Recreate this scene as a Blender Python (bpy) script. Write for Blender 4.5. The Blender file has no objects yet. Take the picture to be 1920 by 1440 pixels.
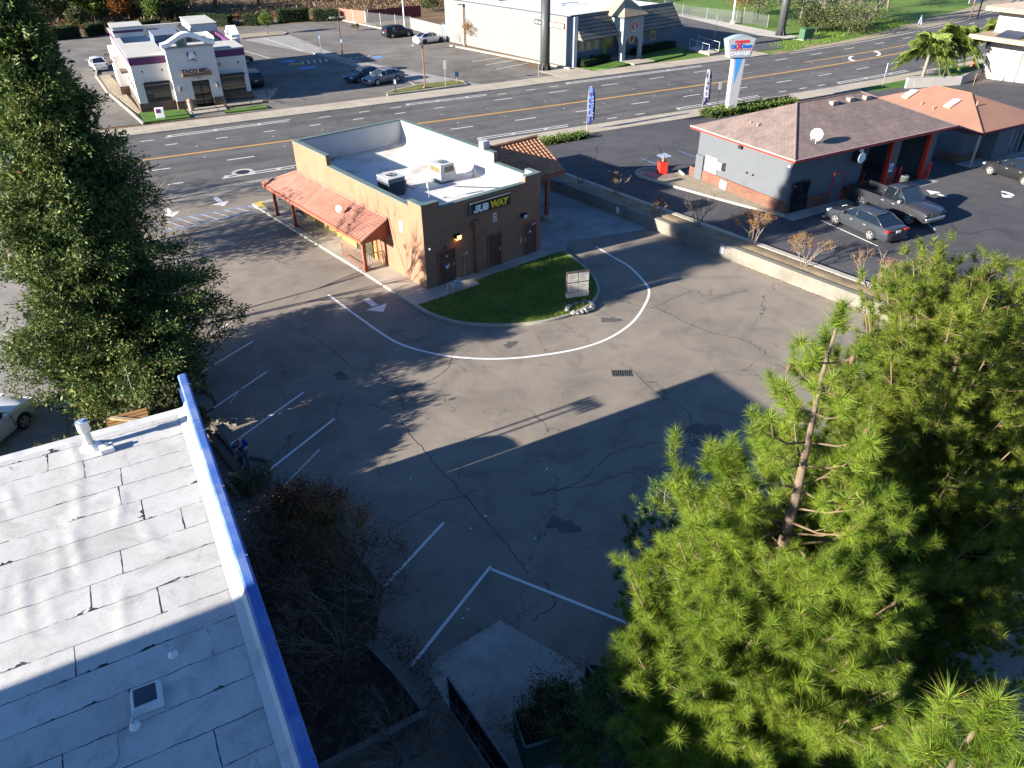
import bpy, math, random
import numpy as np
from mathutils import Vector, Matrix
random.seed(7)
RNG = np.random.default_rng(11)
SC = bpy.context.scene
COL = SC.collection
rad = math.radians

# ------------------------------------------------------------------ camera
CF, CP, CR, CH = 1400.0, rad(33.5), rad(-0.72), 18.0
_cp, _sp, _cr, _sr = math.cos(CP), math.sin(CP), math.cos(CR), math.sin(CR)
_right, _up = Vector((1, 0, 0)), Vector((0, _sp, _cp))
CX = _right * _cr + _up * _sr
CY = -_right * _sr + _up * _cr
CZ = Vector((0, -_cp, _sp))
cam = bpy.data.objects.new('camera', bpy.data.cameras.new('camera'))
COL.objects.link(cam)
cam.matrix_world = Matrix(((CX.x, CY.x, CZ.x, 0), (CX.y, CY.y, CZ.y, 0), (CX.z, CY.z, CZ.z, CH), (0, 0, 0, 1)))
cam.data.sensor_width = 36
cam.data.lens = CF / 1920 * 36
cam.data.clip_end = 3000
cam.data.clip_start = 0.1
SC.camera = cam

def ray(px, py):
    return CX * ((px - 960) / CF) + CY * (-(py - 720) / CF) - CZ
def G(px, py, z=0.0):
    """survey: where the sight line through a photo pixel meets height z"""
    d = ray(px, py); t = (z - CH) / d.z
    return Vector((d.x * t, d.y * t, z))
def at_dist(px, py, dist):
    d = ray(px, py).normalized()
    return Vector((0, 0, CH)) + d * dist

# ------------------------------------------------------------------ light
SUN_A, SUN_E = rad(28.8), rad(17.6)
sun = bpy.data.objects.new('sun', bpy.data.lights.new('sun', 'SUN'))
COL.objects.link(sun)
sun.data.energy = 5.0
sun.data.angle = rad(0.53)
sun.data.color = (1.0, 0.93, 0.83)
trav = Vector((math.cos(SUN_A) * math.cos(SUN_E), math.sin(SUN_A) * math.cos(SUN_E), -math.sin(SUN_E)))
sun.rotation_euler = trav.to_track_quat('-Z', 'Y').to_euler()
sun.location = (-60, -40, 60)
world = bpy.data.worlds.new('World'); SC.world = world
world.use_nodes = True
nt = world.node_tree
for n in list(nt.nodes): nt.nodes.remove(n)
wo = nt.nodes.new('ShaderNodeOutputWorld'); bg = nt.nodes.new('ShaderNodeBackground'); sky = nt.nodes.new('ShaderNodeTexSky')
sky.sky_type = 'NISHITA'; sky.sun_disc = False
sky.sun_elevation = SUN_E; sky.sun_rotation = rad(241)
sky.air_density = 1.0; sky.dust_density = 0.6; sky.ozone_density = 1.6
bg.inputs[1].default_value = 0.05
mx_ = nt.nodes.new('ShaderNodeMix'); mx_.data_type = 'RGBA'; mx_.blend_type = 'MULTIPLY'; mx_.inputs[0].default_value = 1
mx_.inputs[7].default_value = (0.48, 0.78, 1.22, 1)
nt.links.new(sky.outputs[0], mx_.inputs[6]); nt.links.new(mx_.outputs[2], bg.inputs[0]); nt.links.new(bg.outputs[0], wo.inputs[0])
SC.view_settings.view_transform = 'Standard'
SC.view_settings.look = 'None'
SC.view_settings.exposure = 1.95
SC.view_settings.gamma = 1
SC.render.engine = 'CYCLES'
SC.cycles.max_bounces = 5
SC.cycles.diffuse_bounces = 3
SC.cycles.use_denoising = True

# ------------------------------------------------------------------ materials
def hexs(r, g, b): return (r, g, b, 1)
def new_mat(name):
    m = bpy.data.materials.new(name); m.use_nodes = True
    t = m.node_tree
    return m, t, t.nodes['Principled BSDF']
def pos_node(t, scale=None, obj=False):
    if obj:
        n = t.nodes.new('ShaderNodeTexCoord'); return n.outputs['Object']
    n = t.nodes.new('ShaderNodeNewGeometry'); return n.outputs['Position']
def noise(t, vec, scale, detail=4, rough=0.55, dist=0.0):
    n = t.nodes.new('ShaderNodeTexNoise'); n.inputs['Scale'].default_value = scale
    n.inputs['Detail'].default_value = detail; n.inputs['Roughness'].default_value = rough
    n.inputs['Distortion'].default_value = dist
    t.links.new(vec, n.inputs['Vector']); return n.outputs['Fac']
def ramp(t, fac, stops):
    n = t.nodes.new('ShaderNodeValToRGB'); e = n.color_ramp.elements
    while len(e) < len(stops): e.new(0.5)
    for el, (p, c) in zip(e, stops):
        el.position = p; el.color = c if len(c) == 4 else (*c, 1)
    t.links.new(fac, n.inputs[0]); return n.outputs[0]
def mixc(t, a, b, fac, mode='MIX'):
    n = t.nodes.new('ShaderNodeMix'); n.data_type = 'RGBA'; n.blend_type = mode
    for s, v in ((6, a), (7, b)):
        if hasattr(v, 'links') or hasattr(v, 'is_linked'): t.links.new(v, n.inputs[s])
        else: n.inputs[s].default_value = v if len(v) == 4 else (*v, 1)
    if hasattr(fac, 'is_linked'): t.links.new(fac, n.inputs[0])
    else: n.inputs[0].default_value = fac
    return n.outputs[2]
def math_n(t, op, a, b=None, clamp=False):
    n = t.nodes.new('ShaderNodeMath'); n.operation = op; n.use_clamp = clamp
    for i, v in enumerate((a, b)):
        if v is None: continue
        if hasattr(v, 'is_linked'): t.links.new(v, n.inputs[i])
        else: n.inputs[i].default_value = v
    return n.outputs[0]
def bump(t, b, h, strength=0.3, dist=0.02):
    n = t.nodes.new('ShaderNodeBump'); n.inputs['Strength'].default_value = strength
    n.inputs['Distance'].default_value = dist
    t.links.new(h, n.inputs['Height']); t.links.new(n.outputs[0], b.inputs['Normal'])
def sc3(c, k): return (min(1, c[0] * k), min(1, c[1] * k), min(1, c[2] * k), 1)
_cache = {}
def mat(name, col, rough=0.75, var=0.12, scale=1.5, metal=0.0, spec=0.3, fine=0.06, bmp=0.0, stain=None, obj=False, coat=0.0):
    """painted / plain material with uneven tone, fine grain and optional stains"""
    if name in _cache: return _cache[name]
    m, t, b = new_mat(name)
    v = pos_node(t, obj=obj)
    n1 = noise(t, v, scale, 5)
    c = ramp(t, n1, [(0.25, sc3(col, 1 - var)), (0.75, sc3(col, 1 + var))])
    if fine:
        n2 = noise(t, v, scale * 22 + 6, 2)
        c = mixc(t, c, ramp(t, n2, [(0.3, sc3((1, 1, 1), 1 - fine)), (0.7, (1, 1, 1, 1))]), 1.0, 'MULTIPLY')
        if bmp: bump(t, b, n2, bmp, 0.02)
    if stain:
        sc, lo, hi, scol, amt = stain
        n3 = noise(t, v, sc, 6, 0.6, 0.3)
        f = ramp(t, n3, [(lo, (0, 0, 0)), (hi, (amt, amt, amt))])
        c = mixc(t, c, scol, f)
    t.links.new(c, b.inputs['Base Color'])
    b.inputs['Roughness'].default_value = rough; b.inputs['Metallic'].default_value = metal
    b.inputs['Specular IOR Level'].default_value = spec
    if coat:
        b.inputs['Coat Weight'].default_value = coat; b.inputs['Coat Roughness'].default_value = 0.05
    _cache[name] = m; return m
def glass(name, col=(0.008, 0.012, 0.016), rough=0.03):
    return mat(name, col, rough, 0.2, 2.0, spec=0.9, fine=0)
def leaf_mat(name, c0, c1, c2, trans=0.25, rough=0.55, dead=0.0):
    """foliage: every leaf island takes its own tone between three greens"""
    if name in _cache: return _cache[name]
    m, t, b = new_mat(name)
    g = t.nodes.new('ShaderNodeNewGeometry')
    nz = noise(t, g.outputs['Position'], 0.9, 3)
    f = math_n(t, 'ADD', math_n(t, 'MULTIPLY', g.outputs['Random Per Island'], 0.5), math_n(t, 'SUBTRACT', math_n(t, 'MULTIPLY', nz, 0.9), 0.2))
    c = ramp(t, f, [(0.2, c0), (0.5, c1), (0.82, c2)])
    if dead: c = mixc(t, c, (0.20, 0.11, 0.045, 1), math_n(t, 'LESS_THAN', g.outputs['Random Per Island'], dead))
    t.links.new(c, b.inputs['Base Color']); b.inputs['Roughness'].default_value = rough
    b.inputs['Specular IOR Level'].default_value = 0.25
    tr = t.nodes.new('ShaderNodeBsdfTranslucent'); t.links.new(c, tr.inputs[0])
    mx = t.nodes.new('ShaderNodeMixShader'); mx.inputs[0].default_value = trans
    t.links.new(b.outputs[0], mx.inputs[1]); t.links.new(tr.outputs[0], mx.inputs[2])
    out = [n for n in t.nodes if n.type == 'OUTPUT_MATERIAL'][0]
    t.links.new(mx.outputs[0], out.inputs[0])
    _cache[name] = m; return m
def asphalt(name, col, crack=0.6, cscale=0.11, patch=0.25, warm=(0.12, 0.09, 0.06), grain=0.16, streak=0.0):
    """weathered asphalt: broad patches, oil stains, fine aggregate and a net of cracks"""
    m, t, b = new_mat(name)
    v = pos_node(t)
    big = noise(t, v, 0.09, 5, 0.6, 0.4)
    c = ramp(t, big, [(0.3, sc3(col, 1 - patch)), (0.7, sc3(col, 1 + patch))])
    mid = noise(t, v, 0.55, 6, 0.65, 0.6)
    c = mixc(t, c, ramp(t, mid, [(0.3, (0.70, 0.70, 0.72)), (0.5, (.95, .94, .93)), (0.72, (1.14, 1.10, 1.05))]), 1.0, 'MULTIPLY')
    gr = noise(t, v, 38, 3, 0.7)
    c = mixc(t, c, ramp(t, gr, [(0.25, sc3((1, 1, 1), 1 - grain * 1.6)), (0.75, (1, 1, 1))]), 1.0, 'MULTIPLY')
    if streak:
        mp = t.nodes.new('ShaderNodeMapping'); mp.vector_type = 'TEXTURE'; mp.inputs['Rotation'].default_value = (0, 0, RD); mp.inputs['Scale'].default_value = (26, 1, 1)
        t.links.new(v, mp.inputs['Vector'])
        c = mixc(t, c, ramp(t, noise(t, mp.outputs[0], 0.8, 4, .6), [(.3, (1 - streak, 1 - streak, 1 - streak)), (.7, (1 + streak * .5, 1 + streak * .5, 1 + streak * .5))]), 1.0, 'MULTIPLY')
    # oil stains
    st = noise(t, v, 0.33, 7, 0.62, 1.0)
    c = mixc(t, c, sc3(col, 0.35), ramp(t, st, [(0.66, (0, 0, 0)), (0.76, (0.75, 0.75, 0.75))]))
    # cracks: warped cell borders, two sizes
    nz = t.nodes.new('ShaderNodeTexNoise'); nz.inputs['Scale'].default_value = 0.9; nz.inputs['Detail'].default_value = 6
    nz.inputs['Roughness'].default_value = 0.62
    t.links.new(v, nz.inputs['Vector'])
    add = t.nodes.new('ShaderNodeVectorMath'); add.operation = 'MULTIPLY_ADD'
    t.links.new(nz.outputs['Color'], add.inputs[0]); add.inputs[1].default_value = (1.9, 1.9, 0); t.links.new(v, add.inputs[2])
    tot = None
    for s, w, seed in ((cscale, 0.012, 0.0), (cscale * 2.3, 0.008, 5.0)):
        vo = t.nodes.new('ShaderNodeTexVoronoi'); vo.feature = 'DISTANCE_TO_EDGE'; vo.voronoi_dimensions = '2D'
        vo.inputs['Scale'].default_value = s; vo.inputs['Randomness'].default_value = 1.0
        t.links.new(add.outputs[0], vo.inputs['Vector'])
        ln = math_n(t, 'LESS_THAN', vo.outputs['Distance'], w * s * 2.0)
        mk = ramp(t, noise(t, v, 0.16 + seed * 0.02, 3), [(0.44 if seed == 0 else 0.53, (0, 0, 0)), (0.56 if seed == 0 else 0.6, (1, 1, 1))])
        ln = math_n(t, 'MULTIPLY', ln, mk)
        tot = ln if tot is None else math_n(t, 'MAXIMUM', tot, ln)
    c = mixc(t, c, sc3(col, 0.22), math_n(t, 'MULTIPLY', tot, crack))
    t.links.new(c, b.inputs['Base Color']); b.inputs['Roughness'].default_value = 0.88
    b.inputs['Specular IOR Level'].default_value = 0.2
    bump(t, b, gr, 0.25, 0.01)
    return m
def concrete(name, col, joint=0.0, ang=0.0, off=(0, 0), dirty=0.35, jw=0.03):
    m, t, b = new_mat(name)
    v = pos_node(t)
    n1 = noise(t, v, 0.5, 6, 0.62, 0.5); n2 = noise(t, v, 26, 3, 0.6)
    c = ramp(t, n1, [(0.28, sc3(col, 1 - dirty)), (0.68, sc3(col, 1.08))])
    c = mixc(t, c, ramp(t, n2, [(0.25, (0.82, 0.82, 0.82)), (0.7, (1, 1, 1))]), 1.0, 'MULTIPLY')
    st = noise(t, v, 1.3, 6, 0.65, 0.8)
    c = mixc(t, c, sc3(col, 0.5), ramp(t, st, [(0.6, (0, 0, 0)), (0.75, (0.6, 0.6, 0.6))]))
    if joint:
        mp = t.nodes.new('ShaderNodeMapping'); mp.vector_type = 'TEXTURE'; mp.inputs['Rotation'].default_value = (0, 0, ang)
        mp.inputs['Location'].default_value = (*off, 0)
        t.links.new(v, mp.inputs['Vector'])
        sp = t.nodes.new('ShaderNodeSeparateXYZ'); t.links.new(mp.outputs[0], sp.inputs[0])
        f = None
        for o in (0, 1):
            fr = math_n(t, 'FRACT', math_n(t, 'DIVIDE', sp.outputs[o], joint))
            l = math_n(t, 'LESS_THAN', fr, jw / joint)
            f = l if f is None else math_n(t, 'MAXIMUM', f, l)
        c = mixc(t, c, sc3(col, 0.35), math_n(t, 'MULTIPLY', f, 0.8))
    t.links.new(c, b.inputs['Base Color']); b.inputs['Roughness'].default_value = 0.9; b.inputs['Specular IOR Level'].default_value = 0.2
    bump(t, b, n2, 0.2, 0.01)
    return m
def rows_mat(name, col, col2, axis='Z', size=0.2, duty=0.12, rough=0.8, var=0.2, obj=True, brick=None, mortar=(0.4, 0.36, 0.32), bs=0.4):
    """courses of bricks, tiles or shingles in the object's own coordinates"""
    m, t, b = new_mat(name)
    v = pos_node(t, obj=obj)
    sp = t.nodes.new('ShaderNodeSeparateXYZ'); t.links.new(v, sp.inputs[0])
    cb = t.nodes.new('ShaderNodeCombineXYZ')
    xy = math_n(t, 'ADD', sp.outputs[0], sp.outputs[1])
    if brick:
        t.links.new(xy, cb.inputs[0]); t.links.new(sp.outputs[{'Z': 2, 'Y': 1, 'X': 0}[axis]], cb.inputs[1])
        if axis != 'Z':
            t.links.new(sp.outputs[1 if axis == 'X' else 0], cb.inputs[0])
        br = t.nodes.new('ShaderNodeTexBrick')
        br.inputs['Color1'].default_value = (*col, 1); br.inputs['Color2'].default_value = (*col2, 1); br.inputs['Mortar'].default_value = (*mortar, 1)
        br.inputs['Scale'].default_value = 1.0; br.inputs['Brick Width'].default_value = brick[0]; br.inputs['Row Height'].default_value = brick[1]
        br.inputs['Mortar Size'].default_value = brick[2]
        t.links.new(cb.outputs[0], br.inputs['Vector']); c = br.outputs['Color']
    else:
        ax = {'Z': sp.outputs[2], 'X': sp.outputs[0], 'Y': sp.outputs[1]}[axis]
        fr = math_n(t, 'FRACT', math_n(t, 'DIVIDE', ax, size))
        c = mixc(t, ramp(t, noise(t, v, 3, 4), [(0.3, sc3(col, 1 - var)), (0.7, sc3(col, 1 + var))]), col2, math_n(t, 'LESS_THAN', fr, duty))
    n1 = noise(t, v, 0.8, 5); c = mixc(t, c, ramp(t, n1, [(0.3, (0.75, 0.75, 0.77)), (0.7, (1.08, 1.05, 1.02))]), 1.0, 'MULTIPLY')
    n2 = noise(t, v, 18, 3); c = mixc(t, c, ramp(t, n2, [(0.3, (0.8, 0.8, 0.8)), (0.7, (1.05, 1.05, 1.05))]), 1.0, 'MULTIPLY')
    t.links.new(c, b.inputs['Base Color']); b.inputs['Roughness'].default_value = rough; b.inputs['Specular IOR Level'].default_value = 0.2
    bump(t, b, n2, 0.3, 0.015)
    return m

# ------------------------------------------------------------------ mesh helpers
class MB:
    def __init__(s): s.v = []; s.f = []; s.m = []; s.T = None
    def add(s, vs, fs, m=0):
        o = len(s.v)
        if s.T is not None: vs = [s.T @ Vector(p) for p in vs]
        s.v += [tuple(p) for p in vs]; s.f += [tuple(i + o for i in f) for f in fs]; s.m += [m] * len(fs); return s
    def box(s, x0, x1, y0, y1, z0, z1, m=0):
        return s.add([(x0, y0, z0), (x1, y0, z0), (x1, y1, z0), (x0, y1, z0), (x0, y0, z1), (x1, y0, z1), (x1, y1, z1), (x0, y1, z1)],
                     [(0, 3, 2, 1), (4, 5, 6, 7), (0, 1, 5, 4), (1, 2, 6, 5), (2, 3, 7, 6), (3, 0, 4, 7)], m)
    def prism(s, pts, z0, z1, m=0, side=None):
        n = len(pts); side = m if side is None else side
        a = sum(pts[i][0] * pts[(i + 1) % n][1] - pts[(i + 1) % n][0] * pts[i][1] for i in range(n))
        if a < 0: pts = pts[::-1]
        vs = [(p[0], p[1], z0) for p in pts] + [(p[0], p[1], z1) for p in pts]
        s.add(vs, [tuple(range(n, 2 * n)), tuple(range(n - 1, -1, -1))], m)
        return s.add(vs, [(i, (i + 1) % n, n + (i + 1) % n, n + i) for i in range(n)], side)
    def extr(s, pts, axis, c0, c1, m=0):
        """outline in the plane normal to axis, extruded c0..c1"""
        n = len(pts)
        def P(p, c): return (c, p[0], p[1]) if axis == 'x' else (p[0], c, p[1])
        vs = [P(p, c0) for p in pts] + [P(p, c1) for p in pts]
        return s.add(vs, [tuple(range(n)), tuple(range(2 * n - 1, n - 1, -1))] + [(i, n + i, n + (i + 1) % n, (i + 1) % n) for i in range(n)], m)
    def tube(s, path, rs, n=6, m=0, cap=True):
        path = [Vector(p) for p in path]
        if not hasattr(rs, '__len__'): rs = [rs] * len(path)
        vs = []; fs = []
        prev = None
        for i, p in enumerate(path):
            d = (path[min(i + 1, len(path) - 1)] - path[max(i - 1, 0)])
            d = d.normalized() if d.length > 1e-9 else Vector((0, 0, 1))
            a = prev - d * prev.dot(d) if prev is not None else d.orthogonal()
            if a.length < 1e-6: a = d.orthogonal()
            a.normalize(); prev = a; b = d.cross(a)
            for k in range(n):
                w = 2 * math.pi * k / n
                vs.append(p + (a * math.cos(w) + b * math.sin(w)) * rs[i])
        for i in range(len(path) - 1):
            for k in range(n):
                fs.append((i * n + k, i * n + (k + 1) % n, (i + 1) * n + (k + 1) % n, (i + 1) * n + k))
        if cap: fs += [tuple(range(n - 1, -1, -1)), tuple(range((len(path) - 1) * n, len(path) * n))]
        return s.add(vs, fs, m)
    def ball(s, c, r, m=0, nu=10, nv=6, sz=1.0):
        c = Vector(c); vs = []; fs = []
        for j in range(nv + 1):
            th = math.pi * j / nv
            for i in range(nu):
                ph = 2 * math.pi * i / nu
                vs.append((c.x + r * math.sin(th) * math.cos(ph), c.y + r * math.sin(th) * math.sin(ph), c.z + r * sz * math.cos(th)))
        for j in range(nv):
            for i in range(nu): fs.append((j * nu + i, (j + 1) * nu + i, (j + 1) * nu + (i + 1) % nu, j * nu + (i + 1) % nu))
        return s.add(vs, fs, m)
    def build(s, name, mats, parent=None, smooth=False, bevel=0.0, loc=None):
        me = bpy.data.meshes.new(name); me.from_pydata(s.v, [], s.f)
        mats = mats if isinstance(mats, (list, tuple)) else [mats]
        for m in mats: me.materials.append(m)
        if len(mats) > 1: me.polygons.foreach_set('material_index', s.m)
        if smooth: me.polygons.foreach_set('use_smooth', [True] * len(me.polygons))
        me.update()
        o = bpy.data.objects.new(name, me); COL.objects.link(o)
        if parent is not None: o.parent = parent
        if loc is not None: o.location = loc
        if bevel:
            b = o.modifiers.new('bevel', 'BEVEL'); b.width = bevel; b.segments = 2; b.limit_method = 'ANGLE'; b.angle_limit = rad(40)
        return o
def np_obj(name, V, F, mats, parent=None, mi=None, smooth=False):
    """fast mesh from arrays; F is an (n,k) array"""
    me = bpy.data.meshes.new(name)
    V = np.asarray(V, dtype=np.float32); F = np.asarray(F, dtype=np.int32); n, k = F.shape
    me.vertices.add(len(V)); me.vertices.foreach_set('co', V.ravel())
    me.loops.add(n * k); me.loops.foreach_set('vertex_index', F.ravel())
    me.polygons.add(n); me.polygons.foreach_set('loop_start', np.arange(0, n * k, k, dtype=np.int32))
    me.polygons.foreach_set('loop_total', np.full(n, k, dtype=np.int32))
    for m in (mats if isinstance(mats, (list, tuple)) else [mats]): me.materials.append(m)
    if mi is not None: me.polygons.foreach_set('material_index', np.asarray(mi, dtype=np.int32))
    me.update(calc_edges=True)
    o = bpy.data.objects.new(name, me); COL.objects.link(o)
    if parent is not None: o.parent = parent
    return o
def tag(o, label=None, cat=None, group=None, kind=None):
    if label: o['label'] = label
    if cat: o['category'] = cat
    if group: o['group'] = group
    if kind: o['kind'] = kind
    return o
def thing(name, label, cat, loc=(0, 0, 0), rot=0.0, group=None):
    o = bpy.data.objects.new(name, None); COL.objects.link(o)
    o.location = loc; o.rotation_euler = (0, 0, rot); o.empty_display_size = 0.3
    return tag(o, label, cat, group)
def kids(o): return [c for c in COL.objects if c.parent == o]
def dup(root, loc, rot, label, scale=None, group=None):
    r = root.copy(); COL.objects.link(r); r.location = loc; r.rotation_euler = (0, 0, rot); r['label'] = label
    if scale: r.scale = (scale, scale, scale) if not hasattr(scale, '__len__') else scale
    if group: r['group'] = group
    for ch in kids(root):
        c = ch.copy(); COL.objects.link(c); c.parent = r
        for g in kids(ch):
            d = g.copy(); COL.objects.link(d); d.parent = c
    return r
def struct(o): o['kind'] = 'structure'; return o
def text(name, body, size, mat_, parent, loc, rot=(math.pi / 2, 0, 0), depth=0.02, bold=0.0, align='LEFT', sx=1.0, shear=0.0, spacing=1.0):
    cu = bpy.data.curves.new('t', 'FONT'); cu.body = body; cu.size = size; cu.extrude = depth; cu.offset = bold
    cu.align_x = align; cu.resolution_u = 3; cu.shear = shear; cu.space_character = spacing
    to = bpy.data.objects.new('t', cu); COL.objects.link(to)
    bpy.context.view_layer.update()
    dg = bpy.context.evaluated_depsgraph_get()
    me = bpy.data.meshes.new_from_object(to.evaluated_get(dg)); me.name = name
    bpy.data.objects.remove(to); bpy.data.curves.remove(cu)
    me.materials.clear(); me.materials.append(mat_)
    o = bpy.data.objects.new(name, me); COL.objects.link(o)
    o.location = loc; o.rotation_euler = rot; o.scale = (sx, 1, 1)
    if parent is not None: o.parent = parent
    return o
def sheet(name, pts, z, m, kind='structure', zf=None):
    b = MB(); 
    vs = [(p[0], p[1], z if zf is None else zf(p[0], p[1])) for p in pts]
    a = sum(vs[i][0] * vs[(i + 1) % len(vs)][1] - vs[(i + 1) % len(vs)][0] * vs[i][1] for i in range(len(vs)))
    if a < 0: vs = vs[::-1]
    b.add(vs, [tuple(range(len(vs)))])
    o = b.build(name, m); o['kind'] = kind; return o
class Frame:
    def __init__(s, o, deg, z=0.0):
        s.o = Vector((o[0], o[1], z)); s.r = rad(deg)
        s.e1 = Vector((math.cos(s.r), math.sin(s.r), 0)); s.e2 = Vector((-s.e1.y, s.e1.x, 0))
    def w(s, a, t, z=0): return s.o + s.e1 * a + s.e2 * t + Vector((0, 0, z))
    def l(s, p):
        d = Vector(p) - s.o; return (d.dot(s.e1), d.dot(s.e2))
# road centre line
RO = Vector((14.2616, 83.7428, 0)); RD = rad(28.895)
RE = Vector((math.cos(RD), math.sin(RD), 0)); RN = Vector((-RE.y, RE.x, 0))
def rpoly(s): return ((8.986e-6 * s + 8.046e-4) * s - 3.1526e-2) * s - 1.2501
def rp(s, d, z=0.0): return RO + RE * s + RN * (rpoly(s) + d) + Vector((0, 0, z))
def rsd(p):
    v = Vector((p[0], p[1], 0)) - RO; s = v.dot(RE); return s, v.dot(RN) - rpoly(s)
def lin(tab, x):
    if x <= tab[0][0]: return tab[0][1]
    for (x0, y0), (x1, y1) in zip(tab, tab[1:]):
        if x <= x1: return y0 + (y1 - y0) * (x - x0) / (x1 - x0)
    return tab[-1][1]
def rstrip(mb, s0, s1, d0, d1, z, m=0, step=1.5):
    """a strip along the road between offsets d0 and d1 (numbers or functions of s)"""
    f0 = d0 if callable(d0) else (lambda s: d0); f1 = d1 if callable(d1) else (lambda s: d1)
    n = max(1, int(math.ceil((s1 - s0) / step)))
    vs = []
    for i in range(n + 1):
        s = s0 + (s1 - s0) * i / n; vs += [rp(s, f0(s), z), rp(s, f1(s), z)]
    mb.add(vs, [(2 * i, 2 * i + 2, 2 * i + 3, 2 * i + 1) for i in range(n)], m)
def line_poly(mb, pts, w, z, m=0):
    """painted line of width w along points"""
    pts = [Vector((p[0], p[1], 0)) for p in pts]; vs = []
    for i, p in enumerate(pts):
        d = (pts[min(i + 1, len(pts) - 1)] - pts[max(0, i - 1)]).normalized(); n = Vector((-d.y, d.x, 0))
        zz = z(p.x, p.y) if callable(z) else z
        vs += [(p.x - n.x * w / 2, p.y - n.y * w / 2, zz), (p.x + n.x * w / 2, p.y + n.y * w / 2, zz)]
    mb.add(vs, [(2 * i, 2 * i + 2, 2 * i + 3, 2 * i + 1) for i in range(len(pts) - 1)], m)
def wallstrip(mb, pts, w, z0, z1, m=0, zf=None):
    """kerb or wall of thickness w along points (solid)"""
    pts = [Vector((p[0], p[1], 0)) for p in pts]; vs = []; n = len(pts)
    for i, p in enumerate(pts):
        d = (pts[min(i + 1, n - 1)] - pts[max(0, i - 1)]).normalized(); q = Vector((-d.y, d.x, 0)) * (w / 2)
        vs += [(p.x - q.x, p.y - q.y, z0), (p.x + q.x, p.y + q.y, z0), (p.x + q.x, p.y + q.y, z1), (p.x - q.x, p.y - q.y, z1)]
    fs = [(0, 1, 2, 3), (4 * n - 1, 4 * n - 2, 4 * n - 3, 4 * n - 4)]
    for i in range(n - 1):
        for k in range(4): fs.append((4 * i + k, 4 * i + 4 + k, 4 * i + 4 + (k + 1) % 4, 4 * i + (k + 1) % 4))
    mb.add(vs, fs, m)
def smooth_pts(pts, k=6):
    """Catmull-Rom through points"""
    P = [Vector((p[0], p[1], 0)) for p in pts]; P = [2 * P[0] - P[1]] + P + [2 * P[-1] - P[-2]]
    out = []
    for i in range(1, len(P) - 2):
        for j in range(k):
            u = j / k; a, b, c, d = P[i - 1:i + 3]
            out.append(0.5 * ((2 * b) + (c - a) * u + (2 * a - 5 * b + 4 * c - d) * u * u + (3 * b - a - 3 * c + d) * u ** 3))
    return out + [P[-2]]
# ================================================================== materials in use
M_ASPH = asphalt('lot_asphalt', (0.24, 0.207, 0.168), 0.85, 0.13, 0.16)
M_DARK = asphalt('sealed_asphalt', (0.085, 0.083, 0.088), 0.7, 0.1, 0.18)
M_ROAD = asphalt('road_asphalt', (0.128, 0.123, 0.118), 0.35, 0.07, 0.1, streak=.3)
M_LOT2 = asphalt('far_lot_asphalt', (0.175, 0.16, 0.142), 0.5, 0.1, 0.26)
M_CONC = concrete('pavement_concrete', (0.40, 0.345, 0.27), 1.5, RD, dirty=0.22)
M_SLAB = concrete('slab_concrete', (0.33, 0.32, 0.29), 3.1, rad(39.2), (5, 40), dirty=0.4)
M_YARD = concrete('yard_concrete', (0.27, 0.25, 0.225), 4.2, rad(28.5), (-20, 28), dirty=0.3, jw=0.05)
M_WALK = concrete('walkway_concrete', (0.40, 0.35, 0.28), 2.4, rad(39.2), (-4.48, 36.34), dirty=0.3)
M_KERB = concrete('kerb_concrete', (0.42, 0.38, 0.31), dirty=0.35)
M_RET = concrete('wall_concrete', (0.235, 0.215, 0.175), dirty=0.5)
M_DUMP = concrete('pad_concrete', (0.40, 0.37, 0.32), dirty=0.5)
M_SOIL = mat('soil', (0.30, 0.225, 0.135), 0.95, 0.35, 1.2, fine=0.45, bmp=0.5)
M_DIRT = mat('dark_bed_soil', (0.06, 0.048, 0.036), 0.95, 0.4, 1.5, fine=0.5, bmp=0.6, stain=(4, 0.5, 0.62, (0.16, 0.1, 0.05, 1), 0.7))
M_GRAVEL = mat('gravel', (0.37, 0.31, 0.22), 0.95, 0.2, 2.0, fine=0.5, bmp=0.8)
M_LAWN = mat('lawn', (0.16, 0.225, 0.034), 0.95, 0.35, 0.7, fine=0.5, bmp=0.7, stain=(0.5, 0.52, 0.68, (0.15, 0.13, 0.05, 1), 0.7))
M_LAWN2 = mat('watered_lawn', (0.07, 0.155, 0.015), 0.95, 0.22, 0.8, fine=0.4, bmp=0.6)
M_FIELD = mat('field_grass', (0.105, 0.19, 0.02), 0.95, 0.35, 0.18, fine=0.4, bmp=0.8, stain=(0.14, 0.5, 0.66, (0.13, 0.14, 0.04, 1), 0.6))
M_HILL = mat('dry_hillside', (0.16, 0.11, 0.06), 0.95, 0.4, 0.15, fine=0.5, bmp=0.8, stain=(0.3, 0.5, 0.62, (0.2, 0.085, 0.035, 1), 0.7))
def worn_paint(name, col, hold=0.42):
    m, t, b = new_mat(name); v = pos_node(t)
    n1 = noise(t, v, 5, 6, 0.7); n2 = noise(t, v, 60, 2)
    c = ramp(t, n1, [(hold - 0.12, sc3(col, 0.45)), (hold, sc3(col, 0.95))])
    c = mixc(t, c, ramp(t, n2, [(0.3, (0.8, 0.8, 0.8)), (0.6, (1, 1, 1))]), 1.0, 'MULTIPLY')
    t.links.new(c, b.inputs['Base Color']); b.inputs['Roughness'].default_value = 0.8; return m
P_WHITE = worn_paint('white_line_paint', (0.72, 0.70, 0.66), 0.36)
P_YELLOW = worn_paint('yellow_line_paint', (0.62, 0.33, 0.06), 0.34)
P_BLUE = worn_paint('blue_line_paint', (0.12, 0.26, 0.5), 0.42)
P_PALEBLUE = worn_paint('pale_blue_line_paint', (0.42, 0.5, 0.6), 0.45)
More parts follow.
